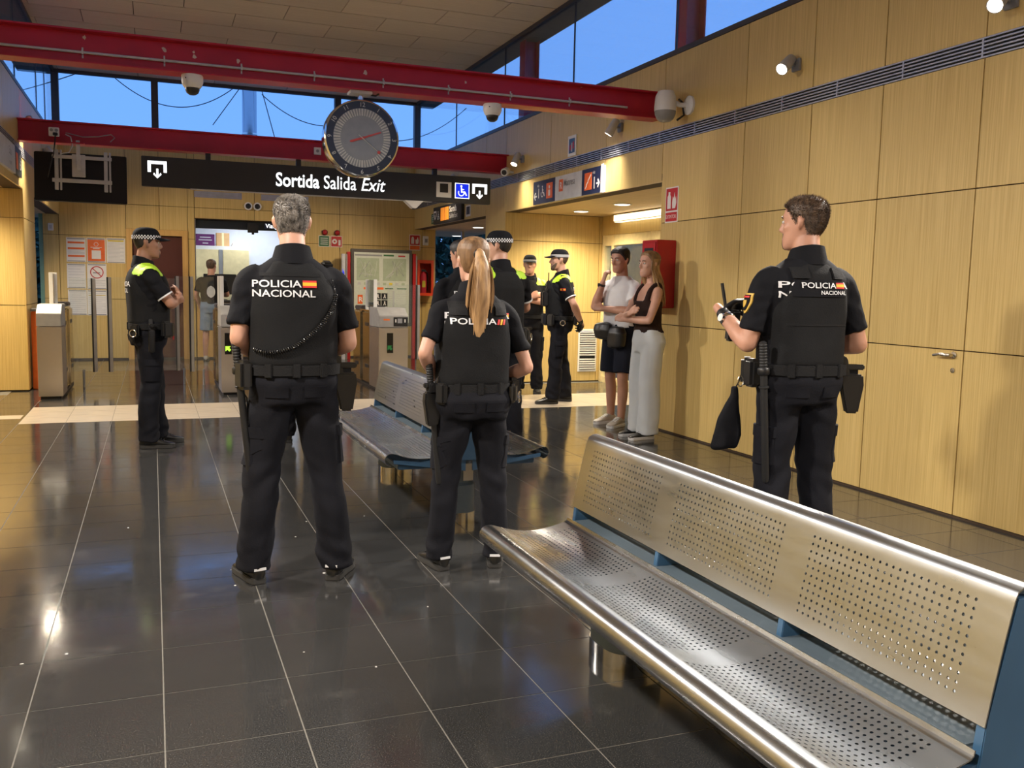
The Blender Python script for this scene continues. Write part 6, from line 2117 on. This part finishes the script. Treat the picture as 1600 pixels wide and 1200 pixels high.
def belt(P_, items=(), z=0.985):
    t, B, sh, sx = P_['root'], P_['B'], P_['sh'], P_['sx']
    rx, ry = (0.190 if not P_['female'] else 0.168) * B, (0.143 if not P_['female'] else 0.130) * B
    cy = sh(z)
    b = MB()
    n = 40
    v = []
    for dr, dz in ((0.0, -0.024), (0.007, -0.022), (0.007, 0.022), (0.0, 0.024), (-0.03, 0.024), (-0.03, -0.024)):
        for i in range(n):
            a = 2 * math.pi * i / n
            c_, s_ = math.cos(a), math.sin(a)
            pw = 2 / 2.5
            v.append((sx(z) + (rx + dr) * math.copysign(abs(c_) ** pw, c_), cy + (ry + dr) * math.copysign(abs(s_) ** pw, s_), z + dz))
    f = [(j % 6 * n + i, j % 6 * n + (i + 1) % n, (j + 1) % 6 * n + (i + 1) % n, (j + 1) % 6 * n + i) for j in range(6) for i in range(n)]
    b.add(v, f)
    bo = b.build('belt', 'webbing', t, smooth=True)
    def at_angle(deg, out=0.0):
        """deg 0 = front, 90 = right side, 180 = back"""
        a = math.radians(deg)
        c_, s_ = math.sin(a), math.cos(a)
        pw = 2 / 2.5
        return Vector((sx(z) + (rx + out) * math.copysign(abs(c_) ** pw, c_), cy + (ry + out) * math.copysign(abs(s_) ** pw, s_), z)), -a
    for kind, deg in items:
        if kind == 'loop':
            p, r = at_angle(deg, 0.006)
            gbox('belt_loop', 'webbing', bo, p, (0.035, 0.012, 0.062), r, bev=0.003)
        elif kind == 'pouch':
            p, r = at_angle(deg, 0.024)
            gbox('pouch', 'gear', bo, p + Vector((0, 0, -0.025)), (0.062, 0.042, 0.11), r, bev=0.010)
        elif kind == 'bigpouch':
            p, r = at_angle(deg, 0.030)
            gbox('pouch', 'gear', bo, p + Vector((0, 0, -0.02)), (0.085, 0.055, 0.13), r, bev=0.014)
        elif kind == 'cuffs':
            p, r = at_angle(deg, 0.028)
            gbox('cuff_case', 'gear', bo, p + Vector((0, 0, -0.03)), (0.075, 0.035, 0.10), r, bev=0.012)
            c = MB()
            d = Vector((math.cos(r), math.sin(r), 0))
            c.tube([p + Vector((0, 0, -0.05)) + (d * math.cos(q * math.pi / 8) + Vector((0, 0, 1)) * math.sin(q * math.pi / 8)) * 0.028 + Vector((-math.sin(r), math.cos(r), 0)) * 0.03 for q in range(17)], 0.0045, 8)
            c.build('cuff_ring', 'chrome', bo, smooth=True)
        elif kind == 'holster':
            p, r = at_angle(deg, 0.035)
            rot = Matrix.Rotation(r, 3, 'Z')
            h = MB()
            h.prism([(-0.055, -0.02), (0.045, -0.02), (0.050, -0.07), (0.030, -0.20), (-0.025, -0.20), (-0.050, -0.09)], 'X', -0.022, 0.022)
            h.v = [tuple(rot @ Vector(q) + p) for q in h.v]
            h.build('holster', 'gear', bo, bevel=0.008)
            gp = MB()
            gp.prism([(-0.05, -0.03), (-0.01, -0.03), (-0.025, 0.045), (-0.035, 0.062), (-0.075, 0.062), (-0.085, 0.045)], 'X', -0.015, 0.015)
            gp.prism([(-0.05, 0.0), (0.05, 0.0), (0.05, 0.025), (-0.045, 0.025)], 'X', -0.013, 0.013)
            gp.v = [tuple(rot @ Vector(q) + p) for q in gp.v]
            gp.build('pistol_grip', 'black', bo, bevel=0.005)
            gbox('holster_strap', 'webbing', bo, p + Vector((0, 0, 0.0)) - rot @ Vector((0.012, 0, 0)), (0.03, 0.05, 0.05), r, bev=0.004)
        elif kind == 'baton':
            p, r = at_angle(deg, 0.040)
            rot = Matrix.Rotation(r, 3, 'Z')
            d = rot @ Vector((0, -0.10, -1)).normalized()
            a, e = p - d * 0.13, p + d * 0.50
            k = MB().lathe([(0.008, 0), (0.0165, 0.006), (0.0165, 0.63), (0.012, 0.645), (0.003, 0.65)], a, d, 16)
            k = k.build('baton', 'rubber', bo, smooth=True)
            g = MB()
            for q in range(9):
                g.lathe([(0.016, 0), (0.0185, 0.003), (0.0185, 0.008), (0.016, 0.011)], a + d * (0.012 + q * 0.013), d, 14)
            g.build('baton_grip', 'rubber', k, smooth=True)
            MB().lathe([(0.016, 0), (0.023, 0.004), (0.023, 0.010), (0.016, 0.014)], a + d * 0.20, d, 16).build('baton_guard', 'rubber', k, smooth=True)
            s_ = a + d * 0.22
            MB().tube([s_, s_ + rot @ Vector((0.02, -0.03, -0.04)), s_ + rot @ Vector((0.015, -0.035, -0.16)), s_ + rot @ Vector((0.0, -0.02, -0.22)), s_ + d * 0.2], 0.0035, 6).build('baton_cord', 'rubber', k, smooth=True)
            MB().lathe([(0.024, 0), (0.028, 0.006), (0.028, 0.026), (0.024, 0.032)], p - d * 0.012, d, 16).build('baton_ring', 'gear', bo, smooth=True)
    P_['belto'] = bo
    P_['belt_at'] = at_angle
    return bo

def cargo_details(P_, mark=None):
    t, tro = P_['root'], P_['tro']
    bv = bvh_of(P_['trousers'])
    for s in (-1, 1):
        a0, a1 = sorted((s * 0.035, s * 0.135))
        patch('pocket_flap', P_['tro'].data.materials[0], tro, bv, 'back', a0, a1, 0.865, 0.915, 0.0055, 8, 4)
        sd = 'left' if s < 0 else 'right'
        patch('cargo_pocket', P_['tro'].data.materials[0], tro, bv, sd, -0.06, 0.075, 0.55, 0.70, 0.010, 6, 6)
        patch('cargo_flap', P_['tro'].data.materials[0], tro, bv, sd, -0.065, 0.080, 0.675, 0.725, 0.015, 6, 3)
    return bv

def sleeve_trim(P_, m='trim', at=0.62, w=0.006):
    for sd in ('L', 'R'):
        el = Vector(P_['arms'][sd][0])
        S_ = P_['S'][sd]
        d = (el - S_)
        L = d.length
        d.normalize()
        s = -1 if sd == 'L' else 1
        c0 = S_ + d * L * at
        n = 24
        b = MB()
        v = []
        u = d.orthogonal().normalized()
        w_ = d.cross(u)
        for dr, dz in ((0.061, -0.010), (0.066, -0.010), (0.066, 0.002), (0.061, 0.002)):
            for i in range(n):
                a = 2 * math.pi * i / n
                v.append(c0 + d * dz + (u * math.cos(a) + w_ * math.sin(a)) * dr)
        f = [(j % 4 * n + i, j % 4 * n + (i + 1) % n, (j + 1) % 4 * n + (i + 1) % n, (j + 1) % 4 * n + i) for j in range(4) for i in range(n)]
        b.add(v, f)
        b.build('sleeve_trim', m, P_['sho'], smooth=True)

def hivis_yoke(P_):
    sh = P_['sh']
    for s in (-1, 1):
        shell('hi_vis_yoke', P_['shirt'], lambda c, n: c.z > 1.385 and 0.095 < s * c.x < 0.20 and c.z < 1.50 and n.z > 0.30, 0.007, 'hivis', P_['sho'])
        gbox('epaulette', 'navy', P_['sho'], (s * 0.140, -0.005 + sh(1.46), 1.452), (0.08, 0.045, 0.010), 0, 0, s * 0.55, 0.003)
        gbox('rank_badge', 'gold', P_['sho'], (s * 0.150, -0.005 + sh(1.46), 1.452), (0.03, 0.03, 0.008), 0, 0, s * 0.55, 0.002)

SHORT = hairline(0.070, 0.030, -0.012, -0.070)
UNDERCAP = hairline(0.075, 0.020, -0.015, -0.062)
FULL = hairline(0.078, 0.035, -0.004, -0.082)

# down by the side with the forearm forward
def arm_fwd(s, ex=0.250, ey=-0.03, ez=1.13, wx=0.13, wy=0.20, wz=1.10):
    return ((s * ex, ey, ez), (s * wx, wy, wz), (-s * 0.75, 0.6, 0.0), (s * 0.4, 0.6, 0.6), 0.7)

# ---- officer with grey hair, back to the viewer
p = person('police officer with short grey hair and a coiled cord across the back', (0.585, 4.22), 2, 1.745,
           {'L': arm_fwd(-1, 0.240, -0.045, 1.125, 0.15, 0.17, 1.03), 'R': arm_fwd(1, 0.248, -0.03, 1.10, 0.15, 0.19, 1.05)},
           [(-0.185, 0.02, 0.30), (0.195, -0.02, -0.42)], 'skin2', bulk=1.07, tufts=(5200, 0.009), hair=('greyhair', FULL, 0.003, 0.001, 0.003), seed=1.3, shoes=('shoe', 'sole', True), sleeve=0.80, head_yaw=-0.06, voxel=0.008)
vest(p)
bv = bvh_of(p['vest'], p['shirt'])
decal_text('POLICIA', 'reflect', p['vesto'], bv, 'back', -0.182, 1.352, 0.205, 0.031)
decal_text('NACIONAL', 'reflect', p['vesto'], bv, 'back', -0.182, 1.310, 0.265, 0.031)
flag(p['vesto'], bv, 'back', 0.028, 0.088, 1.352, 1.383)
patch('vest_panel', 'vest', p['vesto'], bv, 'back', -0.150, 0.105, 1.400, 1.415, 0.003, 8, 2)
belt(p, [('loop', 180), ('loop', 150), ('loop', 210), ('baton', 262), ('bigpouch', 250), ('holster', 92), ('pouch', 60), ('pouch', 300)])
tb_ = cargo_details(p)
decal_text('POLICIA', 'reflect', p['tro'], tb_, 'right', -0.035, 0.742, 0.075, 0.022, 0.010)
# coiled radio cord over the back
path = [(0.160, 1.395), (0.178, 1.32), (0.150, 1.245), (0.085, 1.165), (0.0, 1.10), (-0.065, 1.075), (-0.13, 1.068), (-0.178, 1.08)]
pp = catmull([(a, 0, z) for a, z in path], 10)
sp = []
for q in pp:
    h = project(bv, Vector((q.x, 0, q.z)), Vector((0, -1, 0)), 0.012)
    sp.append(h if h is not None else Vector((q.x, -0.1, q.z)))
hx = []
nn = 620
cu = [0]
for a, b in zip(sp, sp[1:]):
    cu.append(cu[-1] + (b - a).length)
for i in range(nn):
    d = cu[-1] * i / (nn - 1)
    j = 0
    while j < len(cu) - 2 and cu[j + 1] < d:
        j += 1
    t_ = (d - cu[j]) / max(1e-6, cu[j + 1] - cu[j])
    c_ = sp[j].lerp(sp[j + 1], t_)
    tg = (sp[j + 1] - sp[j]).normalized()
    u_ = tg.cross(Vector((0, 1, 0))).normalized()
    w_ = tg.cross(u_)
    r_ = 0.0085 if d > 0.08 else 0.001
    a_ = i * 2 * math.pi / 10.5
    hx.append(c_ + (u_ * math.cos(a_) + w_ * math.sin(a_)) * r_)
MB().tube(hx, 0.0028, 5).build('coiled_cord', 'coil', p['root'], smooth=True)
gbox('radio_microphone', 'gear', p['root'], (0.155, 0.03, 1.44), (0.05, 0.05, 0.07), 0.2, 0.3, 0, 0.010)

# ---- officer with a long ponytail
p = person('police officer with a long blonde ponytail', (1.412, 4.13), 2, 1.585,
           {'L': arm_fwd(-1, 0.275, -0.06, 1.165, 0.17, 0.14, 1.02), 'R': arm_fwd(1, 0.292, -0.05, 1.085, 0.17, 0.16, 1.00)},
           [(-0.165, 0.05, 0.22), (0.150, 0.02, -0.30)], 'skin2', female=True, bulk=1.14, legs='slim', hair=('blonderoot', hairline(0.078, 0.04, -0.02, -0.085), 0.008, 0.0015, 0.006), seed=4.1, shoes=('shoe', 'sole', True), sleeve=0.72, voxel=0.008, wide=1.04)
vest(p, top=1.40)
bvv = bvh_of(p['vest'])
bvs = bvh_of(p['shirt'])
decal_text('POLICIA', 'reflect', p['vesto'], bvv, 'back', -0.155, 1.318, 0.235, 0.032)
for k in range(3):
    patch('flag_stroke', ('flagred', 'flagyellow', 'flagred')[k], p['vesto'], bvv, 'back', 0.083 + k * 0.017, 0.102 + k * 0.017, 1.316, 1.344, 0.005, 2, 3, shape=lambda u, v: (u * 0.6 + v * 0.4, v))
decal_text('POLICIA', 'reflect', p['sho'], bvs, 'back', -0.175, 1.345, 0.35, 0.033, 0.006)
decal_text('NACIONAL', 'reflect', p['sho'], bvs, 'back', -0.175, 1.30, 0.35, 0.033, 0.006)
flag(p['sho'], bvs, 'back', 0.142, 0.172, 1.345, 1.375)
for s in (-1, 1):
    a0, a1 = sorted((s * 0.075, s * 0.155))
    patch('shoulder_strap', 'webbing', p['vesto'], bvh_of(p['vest'], p['shirt']), 'back', a0, a1, 1.365, 1.435, 0.012, 5, 5)
belt(p, [('loop', 180), ('loop', 148), ('loop', 212), ('baton', 265), ('holster', 262), ('pouch', 240), ('bigpouch', 95), ('cuffs', 118), ('pouch', 70)])
cargo_details(p)
# ponytail: tie and a bundle of strands
T_ = p['T']
root_ = T_ @ Vector((0, -0.125, 0.030))
rnd = random.Random(5)
pt = MB()
limb(pt, [T_ @ Vector((0, -0.098, 0.035)), root_, root_ + Vector((0.0, -0.026, -0.08)), root_ + Vector((-0.006, -0.030, -0.20)), root_ + Vector((-0.012, -0.016, -0.32)), root_ + Vector((-0.016, -0.004, -0.43))], [0.026, 0.026, 0.044, 0.054, 0.054, 0.046], 16, 5)
pony = pt.build('ponytail', 'blonde', p['root'], smooth=True)
sd_ = MB()
for i in range(230):
    a = rnd.uniform(0, 2 * math.pi)
    q = rnd.random() ** 0.5
    ln = rnd.uniform(0.43, 0.475)
    def off(r):
        return Vector((math.cos(a) * r * q * 1.08, math.sin(a) * r * q * 0.7, 0))
    j = rnd.uniform(-0.004, 0.004)
    sd_.tube(catmull([root_ + off(0.018), root_ + Vector((j, -0.028, -0.08)) + off(0.052), root_ + Vector((-0.006 - j, -0.032, -0.20)) + off(0.066), root_ + Vector((-0.012 + j, -0.018, -0.32)) + off(0.064), root_ + Vector((-0.018, -0.006, -ln)) + off(0.062)], 4), [0.0026] * 14 + [0.0024, 0.002, 0.0010], 4)
sd_ = sd_.build('hair_strands', 'blonde', pony, smooth=True)
sd_['kind'] = 'stuff'
MB().lathe([(0.022, -0.012), (0.030, -0.006), (0.030, 0.006), (0.022, 0.012)], root_ + Vector((0, 0.012, 0.002)), (0, 1, 0.25), 18).build('hair_tie', 'black', p['root'], smooth=True)

# ---- officer at the right with short brown hair
p = person('police officer with brown hair and a gloved hand near the oak doors', (2.835, 3.53), 6, 1.80,
           {'L': ((-0.268, 0.0, 1.095), (-0.275, 0.235, 1.225), (0.75, 0.55, 0.25), (-0.35, 0.75, 0.5), 0.9), 'R': ((0.275, -0.05, 1.095), (0.17, 0.18, 1.09), (-0.8, 0.5, 0.1), (0.3, 0.6, 0.6), 0.8)},
           [(-0.135, 0.0, 0.2), (0.145, 0.03, -0.25)], 'skin', bulk=1.07, tufts=(5200, 0.015), hair=('brownhair', hairline(0.068, 0.035, -0.010, -0.072), 0.003, 0.003, 0.008), seed=7.7, sleeve=0.80, gloves=('L',), head_yaw=0.62, voxel=0.008, brow='brownhair', beard=('brownhair', 0.42))
vest(p, top=1.45, narrow=0.93)
bvv = bvh_of(p['vest'])
bvs = bvh_of(p['shirt'])
patch('name_panel', 'navy', p['vesto'], bvv, 'back', -0.135, 0.125, 1.315, 1.390, 0.004, 10, 4)
bvp = bvh_of(p['vest'])
decal_text('POLICIA', 'reflect', p['vesto'], bvp, 'back', -0.100, 1.353, 0.165, 0.025, 0.008)
decal_text('NACIONAL', 'reflect', p['vesto'], bvp, 'back', -0.012, 1.325, 0.135, 0.018, 0.008)
flag(p['vesto'], bvp, 'back', 0.068, 0.120, 1.353, 1.379)
patch('vest_seam', 'webbing', p['vesto'], bvv, 'back', -0.15, 0.15, 1.186, 1.196, 0.003, 10, 1)
decal_text('POLICIA', 'reflect', p['sho'], bvs, 'back', -0.180, 1.352, 0.34, 0.030, 0.006)
decal_text('NACIONAL', 'reflect', p['sho'], bvs, 'back', -0.180, 1.308, 0.34, 0.030, 0.006)
bva = bvh_of(p['shirt'], p['vest'])
for s in (-1, 1):
    a0, a1 = sorted((s * 0.06, s * 0.125))
    patch('shoulder_strap', 'webbing', p['vesto'], bva, 'back', a0, a1, 1.395, 1.445, 0.012, 5, 5)
def crest(u, v):
    w = 1.0 if v > 0.55 else max(0.08, (v / 0.55) ** 0.5)
    return 0.5 + (u - 0.5) * w, v
patch('sleeve_crest', 'gold', p['sho'], bvs, 'left', -0.035, 0.035, 1.235, 1.325, 0.006, 8, 8, crest)
patch('crest_field', 'navy', p['sho'], bvs, 'left', -0.027, 0.027, 1.247, 1.318, 0.010, 8, 8, crest)
patch('crest_emblem', 'gold', p['sho'], bvs, 'left', -0.014, 0.014, 1.262, 1.295, 0.013, 6, 6, crest)
patch('crest_stripe', 'flagred', p['sho'], bvs, 'left', -0.026, 0.026, 1.306, 1.314, 0.013, 4, 1)
belt(p, [('loop', 180), ('loop', 150), ('loop', 212), ('baton', 250), ('bigpouch', 272), ('bigpouch', 300), ('holster', 112), ('pouch', 75)])
cargo_details(p)
# wrist watch
wr_ = Vector(p['arms']['L'][1])
el_ = Vector(p['arms']['L'][0])
d_ = (wr_ - el_).normalized()
w0 = wr_ - d_ * 0.055
MB().lathe([(0.034, -0.012), (0.037, -0.008), (0.037, 0.008), (0.034, 0.012)], w0, d_, 20).build('watch_strap', 'chrome', p['root'], smooth=True)
nv = (Vector((-1, 0.1, 0.4)) - d_ * Vector((-1, 0.1, 0.4)).dot(d_)).normalized()
MB().lathe([(0.020, 0.034), (0.022, 0.038), (0.020, 0.046)], w0, nv, 20).build('watch_case', 'chrome', p['root'], smooth=True)
MB().lathe([(0.017, 0.0462), (0.017, 0.0468)], w0, nv, 20).build('watch_dial', 'paper', p['root'])
gbox('radio', 'gear', p['root'], (-0.22, 0.235, 1.17), (0.06, 0.045, 0.15), 0.2, 0.1, 0, 0.010)
MB().cyl((-0.255, 0.245, 1.25), (-0.275, 0.255, 1.37), 0.008, n=10).build('radio_antenna', 'gear', p['root'], smooth=True)
# drawstring bag at his left hip
M3 = p['root'].matrix_basis if False else Matrix.Translation((2.835, 3.53, 0)) @ Matrix.Rotation(-math.radians(6), 4, 'Z') @ Matrix.Scale(1.805 / 1.76, 4)
bp = M3 @ Vector((-0.300, 0.045, 0.70))
tb_ = thing('drawstring_bag', 'small black drawstring bag hanging at the right officer hip', 'bag', tuple(bp), -math.radians(6))
bg = MB()
rings(bg, [(0, 0, 0.20, 0.012, 0.012), (0, 0, 0.16, 0.02, 0.018), (-0.01, 0, 0.12, 0.035, 0.024), (-0.02, 0, 0.05, 0.055, 0.03), (-0.03, 0, -0.03, 0.07, 0.03), (-0.04, 0, -0.08, 0.07, 0.022), (-0.04, 0, -0.095, 0.06, 0.01)], 18, 2.2)
obj('pouch', fuse(bg, 0.006, 2, lambda q: 0.006 * fold(q, (16, 16, 12), 2)), 'navy', tb_)
MB().tube([(0, 0, 0.19), (0.02, 0, 0.22), (0.03, 0, 0.255)], 0.003, 6).build('drawstring', 'webbing', tb_, smooth=True)
MB().tube([Vector((0.03, 0, 0.225)) + Vector((0.015 * math.cos(q * 0.7), 0, 0.025 * math.sin(q * 0.7))) for q in range(10)], 0.003, 6).build('clip', 'brass', tb_, smooth=True)

# ---- local officer at the left, arms folded, in profile
FOLD = {'L': ((-0.225, 0.13, 1.175), (0.055, 0.225, 1.205), (0.95, 0.1, 0.1), (0.1, 0.9, 0.4), 0.5), 'R': ((0.225, 0.14, 1.165), (-0.03, 0.245, 1.235), (-0.9, 0.0, 0.35), (0.1, 0.9, 0.3), 0.5)}
def local_officer(label, loc, az, h, arms, feet, skin, head_yaw=0.0, hp=0.0, seed=1.0, bulk=1.06, hairm='darkhair', beard=None, visor=True, items=(), gloves=None, lean=0.0, voxel=0.0085, text=True):
    q = person(label, loc, az, h, arms, feet, skin, bulk=bulk, hair=(hairm, UNDERCAP, 0.003, 0.0015, 0.0), seed=seed, sleeve=0.74, head_yaw=head_yaw, head_pitch=hp, gloves=gloves, brow=hairm, beard=beard, lean=lean, voxel=voxel)
    vest(q, top=1.42, narrow=0.95)
    sleeve_trim(q, 'reflect', 0.74)
    hivis_yoke(q)
    cap(q['root'], q['T'], visor)
    belt(q, list(items) or [('loop', 180), ('holster', 92), ('bigpouch', 60), ('pouch', 35), ('cuffs', 130), ('pouch', 240), ('bigpouch', 285)])
    b_ = bvh_of(q['vest'], q['shirt'])
    if text:
        decal_text('POLICIA', 'reflect', q['vesto'], b_, 'back', -0.13, 1.30, 0.26, 0.04)
        decal_text('LOCAL', 'reflect', q['vesto'], b_, 'back', -0.09, 1.25, 0.18, 0.035)
    bs = bvh_of(q['shirt'])
    flag(q['sho'], bs, 'left', -0.03, 0.02, 1.295, 1.325)
    cargo_details(q)
    return q
q = local_officer('capped local officer with folded arms before the ticket gates', (-0.035, 8.02), 82, 1.765, FOLD, [(-0.105, 0.09, 0.12), (0.105, -0.02, -0.15)], 'skin3', head_yaw=-0.05, seed=11.0, beard=('darkhair', 0.42), visor=True, lean=-0.03)
gbox('hip_tag', 'flagred', q['root'], (0.10, 0.17, 0.90), (0.012, 0.01, 0.05), bev=0.002)

# ---- hidden pair behind the ponytailed officer
p = person('dark haired officer partly hidden behind the ponytailed officer', (2.44, 7.45), -8, 1.735,
           {'L': arm_fwd(-1), 'R': arm_fwd(1)}, [(-0.12, 0.02, 0.2), (0.12, 0.0, -0.2)], 'skin', hair=('darkhair', SHORT, 0.007, 0.003, 0.010), seed=13.0, head_yaw=0.35, head_pitch=-0.2, sleeve=0.8)
vest(p, top=1.44, narrow=0.95)
b_ = bvh_of(p['vest'], p['shirt'])
decal_text('POLICIA', 'reflect', p['vesto'], b_, 'back', -0.13, 1.30, 0.26, 0.036)
decal_text('NACIONAL', 'reflect', p['vesto'], b_, 'back', -0.13, 1.255, 0.26, 0.036)
belt(p, [('loop', 180), ('holster', 95), ('pouch', 240)])
q = local_officer('capped local officer with a checked band beside the ponytailed officer', (2.62, 7.02), -6, 1.80,
                  {'L': FOLD['L'], 'R': ((0.275, 0.06, 1.16), (0.04, 0.235, 1.20), (-0.9, 0.1, 0.2), (0.1, 0.9, 0.4), 0.5)},
                  [(-0.13, 0.02, 0.2), (0.14, 0.0, -0.2)], 'skin2', head_yaw=0.75, seed=17.0, bulk=1.10, visor=True, text=False)
q = local_officer('capped local officer with folded arms facing the viewer by the bay wall', (4.50, 10.95), 205, 1.76, FOLD,
                  [(-0.12, 0.0, 0.15), (0.12, 0.02, -0.15)], 'skin', seed=19.0, gloves=('L',), visor=True)
# ---- local officer in profile with hands behind the back
q = local_officer('bearded local officer with hands clasped behind the back', (4.47, 9.92), -74, 1.80,
                  {'L': ((-0.270, -0.115, 1.155), (-0.075, -0.235, 0.945), (0.75, -0.1, -0.55), (0.0, -1, 0.2), 0.7), 'R': ((0.270, -0.115, 1.155), (0.06, -0.245, 0.955), (-0.75, -0.2, -0.45), (0, -1, 0.2), 0.7)},
                  [(-0.13, 0.10, 0.25), (0.13, -0.10, -0.25)], 'skin2', seed=23.0, head_yaw=0.0, beard=('brownhair', 1.4), hairm='brownhair', gloves=('L', 'R'),
                  items=[('holster', 92), ('bigpouch', 30), ('bigpouch', 310), ('cuffs', 270), ('pouch', 200), ('bigpouch', 335)])
gbox('chest_pouch', 'gear', q['root'], (-0.07, 0.185, 1.20), (0.11, 0.06, 0.17), 0, 0, 0, 0.012)
gbox('chest_pouch', 'gear', q['root'], (0.07, 0.185, 1.20), (0.11, 0.06, 0.17), 0, 0, 0, 0.012)
gbox('chest_radio', 'gear', q['root'], (-0.09, 0.15, 1.36), (0.045, 0.04, 0.10), 0, 0, 0, 0.008)
MB().cyl((-0.09, 0.15, 1.40), (-0.095, 0.15, 1.50), 0.006, n=8).build('radio_antenna', 'gear', q['root'], smooth=True)

# ---- officer hidden behind the grey haired one
p = person('officer almost hidden behind the grey haired officer', (1.155, 7.95), 10, 1.68, {'L': arm_fwd(-1), 'R': arm_fwd(1)}, [(-0.11, 0.0, 0.2), (0.11, 0.0, -0.2)], 'skin', hair=('darkhair', SHORT, 0.007, 0.003, 0.008), seed=29.0, sleeve=0.8)
vest(p, narrow=0.95)
belt(p, [('loop', 180), ('holster', 95)])

# ---- young woman in pale trousers leaning on the wall
p = person('young woman in a dark top and pale grey trousers with folded arms', (4.21, 7.38), -92, 1.70,
           {'L': ((-0.205, 0.115, 1.125), (0.075, 0.225, 1.125), (0.9, 0.25, 0.15), (0.0, 0.8, 0.5), 0.35), 'R': ((0.20, 0.14, 1.13), (-0.06, 0.245, 1.185), (-0.9, 0.0, 0.35), (0.1, 0.9, 0.3), 0.35)},
           [(-0.095, 0.04, 0.1), (0.10, 0.02, -0.1)], 'skin2', female=True, top='tank', topmat='tank', legs='wide', legmat='jogger', hair=('blonderoot', hairline(0.080, 0.04, -0.03, -0.09), 0.010, 0.002, 0.006), seed=31.0, shoes=('shoe', 'whitesole'), head_yaw=0.10, lean=-0.02, voxel=0.0075, brow='brownhair')
T_ = p['T']
lh = MB()
rnd = random.Random(9)
for i in range(150):
    s = rnd.choice((-1, 1))
    th = rnd.uniform(1.35, 3.1)
    a = T_ @ (head_point(0.05, s * th) * 1.06)
    b_ = T_ @ (head_point(-0.03, s * th) * 1.20)
    e_ = Vector((s * rnd.uniform(0.03, 0.125), rnd.uniform(-0.115, -0.03) + (0.03 if th < 1.8 else 0), rnd.uniform(1.24, 1.36)))
    mid = b_.lerp(e_, 0.5) + Vector((s * 0.014, -0.012, 0))
    lh.tube(catmull([a, b_, mid, e_], 4), [0.006] * 4 + [0.008] * 4 + [0.006] * 4 + [0.002], 5)
lo = lh.build('long_hair', 'blonde', p['root'], smooth=True)
lo['kind'] = 'stuff'
bs = bvh_of(p['trousers'])
patch('waistband', 'jogger', p['tro'], bs, 'left', -0.09, 0.10, 1.005, 1.03, 0.005, 8, 2)

# ---- young man in a white shirt with his hand on his chin
p = person('young man in a white shirt and dark shorts with hand on chin', (4.34, 8.17), -112, 1.76,
           {'L': ((-0.235, 0.10, 1.145), (0.04, 0.215, 1.165), (0.9, 0.1, 0.1), (0.1, 0.9, 0.4), 0.6), 'R': ((0.175, 0.185, 1.175), (0.075, 0.185, 1.425), (-0.25, -0.1, 0.95), (0.5, 0.85, 0.0), 0.9)},
           [(-0.11, 0.10, 0.2), (0.11, 0.0, -0.1)], 'skin', top='tee', topmat='tee', legs='shorts', legmat='shorts', hair=('darkhair', SHORT, 0.009, 0.004, 0.014), seed=37.0, shoes=('sneaker', 'whitesole'), sleeve=0.62, voxel=0.0075, head_pitch=-0.12, bulk=0.97)
wr_ = Vector(p['arms']['R'][1])
el_ = Vector(p['arms']['R'][0])
d_ = (wr_ - el_).normalized()
MB().lathe([(0.031, -0.012), (0.035, -0.008), (0.035, 0.008), (0.031, 0.012)], wr_ - d_ * 0.03, d_, 18).build('watch_strap', 'black', p['root'], smooth=True)
gbox('watch_case', 'gear', p['root'], wr_ - d_ * 0.03 + Vector((0.02, 0.028, 0)), (0.034, 0.014, 0.034), -0.5, 0, 0, 0.004)
wb_ = MB()
rings(wb_, [(0.06, 0.165, 0.86, 0.05, 0.03), (0.06, 0.172, 0.875, 0.095, 0.045), (0.06, 0.175, 0.95, 0.11, 0.055), (0.06, 0.172, 1.01, 0.10, 0.045), (0.06, 0.165, 1.03, 0.06, 0.03)], 20, 3)
pk = obj('waist_bag', fuse(wb_, 0.008, 2, lambda q: 0.006 * fold(q, (14, 14, 10), 3)), 'gear', p['root'])
wb_ = MB()
rings(wb_, [(-0.09, 0.15, 0.78, 0.04, 0.03), (-0.095, 0.155, 0.80, 0.09, 0.055), (-0.095, 0.155, 0.93, 0.105, 0.065), (-0.09, 0.15, 0.985, 0.085, 0.05), (-0.085, 0.145, 0.995, 0.05, 0.03)], 20, 3)
pk = obj('waist_bag', fuse(wb_, 0.008, 2, lambda q: 0.008 * fold(q, (14, 14, 10), 6)), 'gear', p['root'])

# ---- customer at the ticket office
p = person('man in a black print shirt and denim shorts at the office counter', (0.93, 16.48), 12, 1.72,
           {'L': ((-0.255, 0.0, 1.14), (-0.20, 0.12, 0.90), (0.1, 0.4, -0.9), (-0.9, 0.2, 0.1), 0.4), 'R': ((0.25, 0.10, 1.15), (0.12, 0.30, 1.15), (-0.3, 0.9, 0.1), (0.2, 0.2, 0.9), 0.4)},
           [(-0.11, 0.0, 0.1), (0.11, 0.03, -0.1)], 'skin', top='tee', topmat='blacktee', legs='shorts', legmat='denim', hair=('brownhair', SHORT, 0.004, 0.002, 0.002), seed=41.0, shoes=('sneaker', 'sole'), sleeve=0.75, head_yaw=-0.3, bulk=1.04)
bs = bvh_of(p['shirt'])
patch('shirt_print', 'print', p['sho'], bs, 'back', -0.06, 0.08, 1.10, 1.30, 0.005, 8, 8, lambda u, v: (0.5 + (u - 0.5) * max(0.15, math.sqrt(max(0.0, 1 - (2 * v - 1) ** 2))), v))
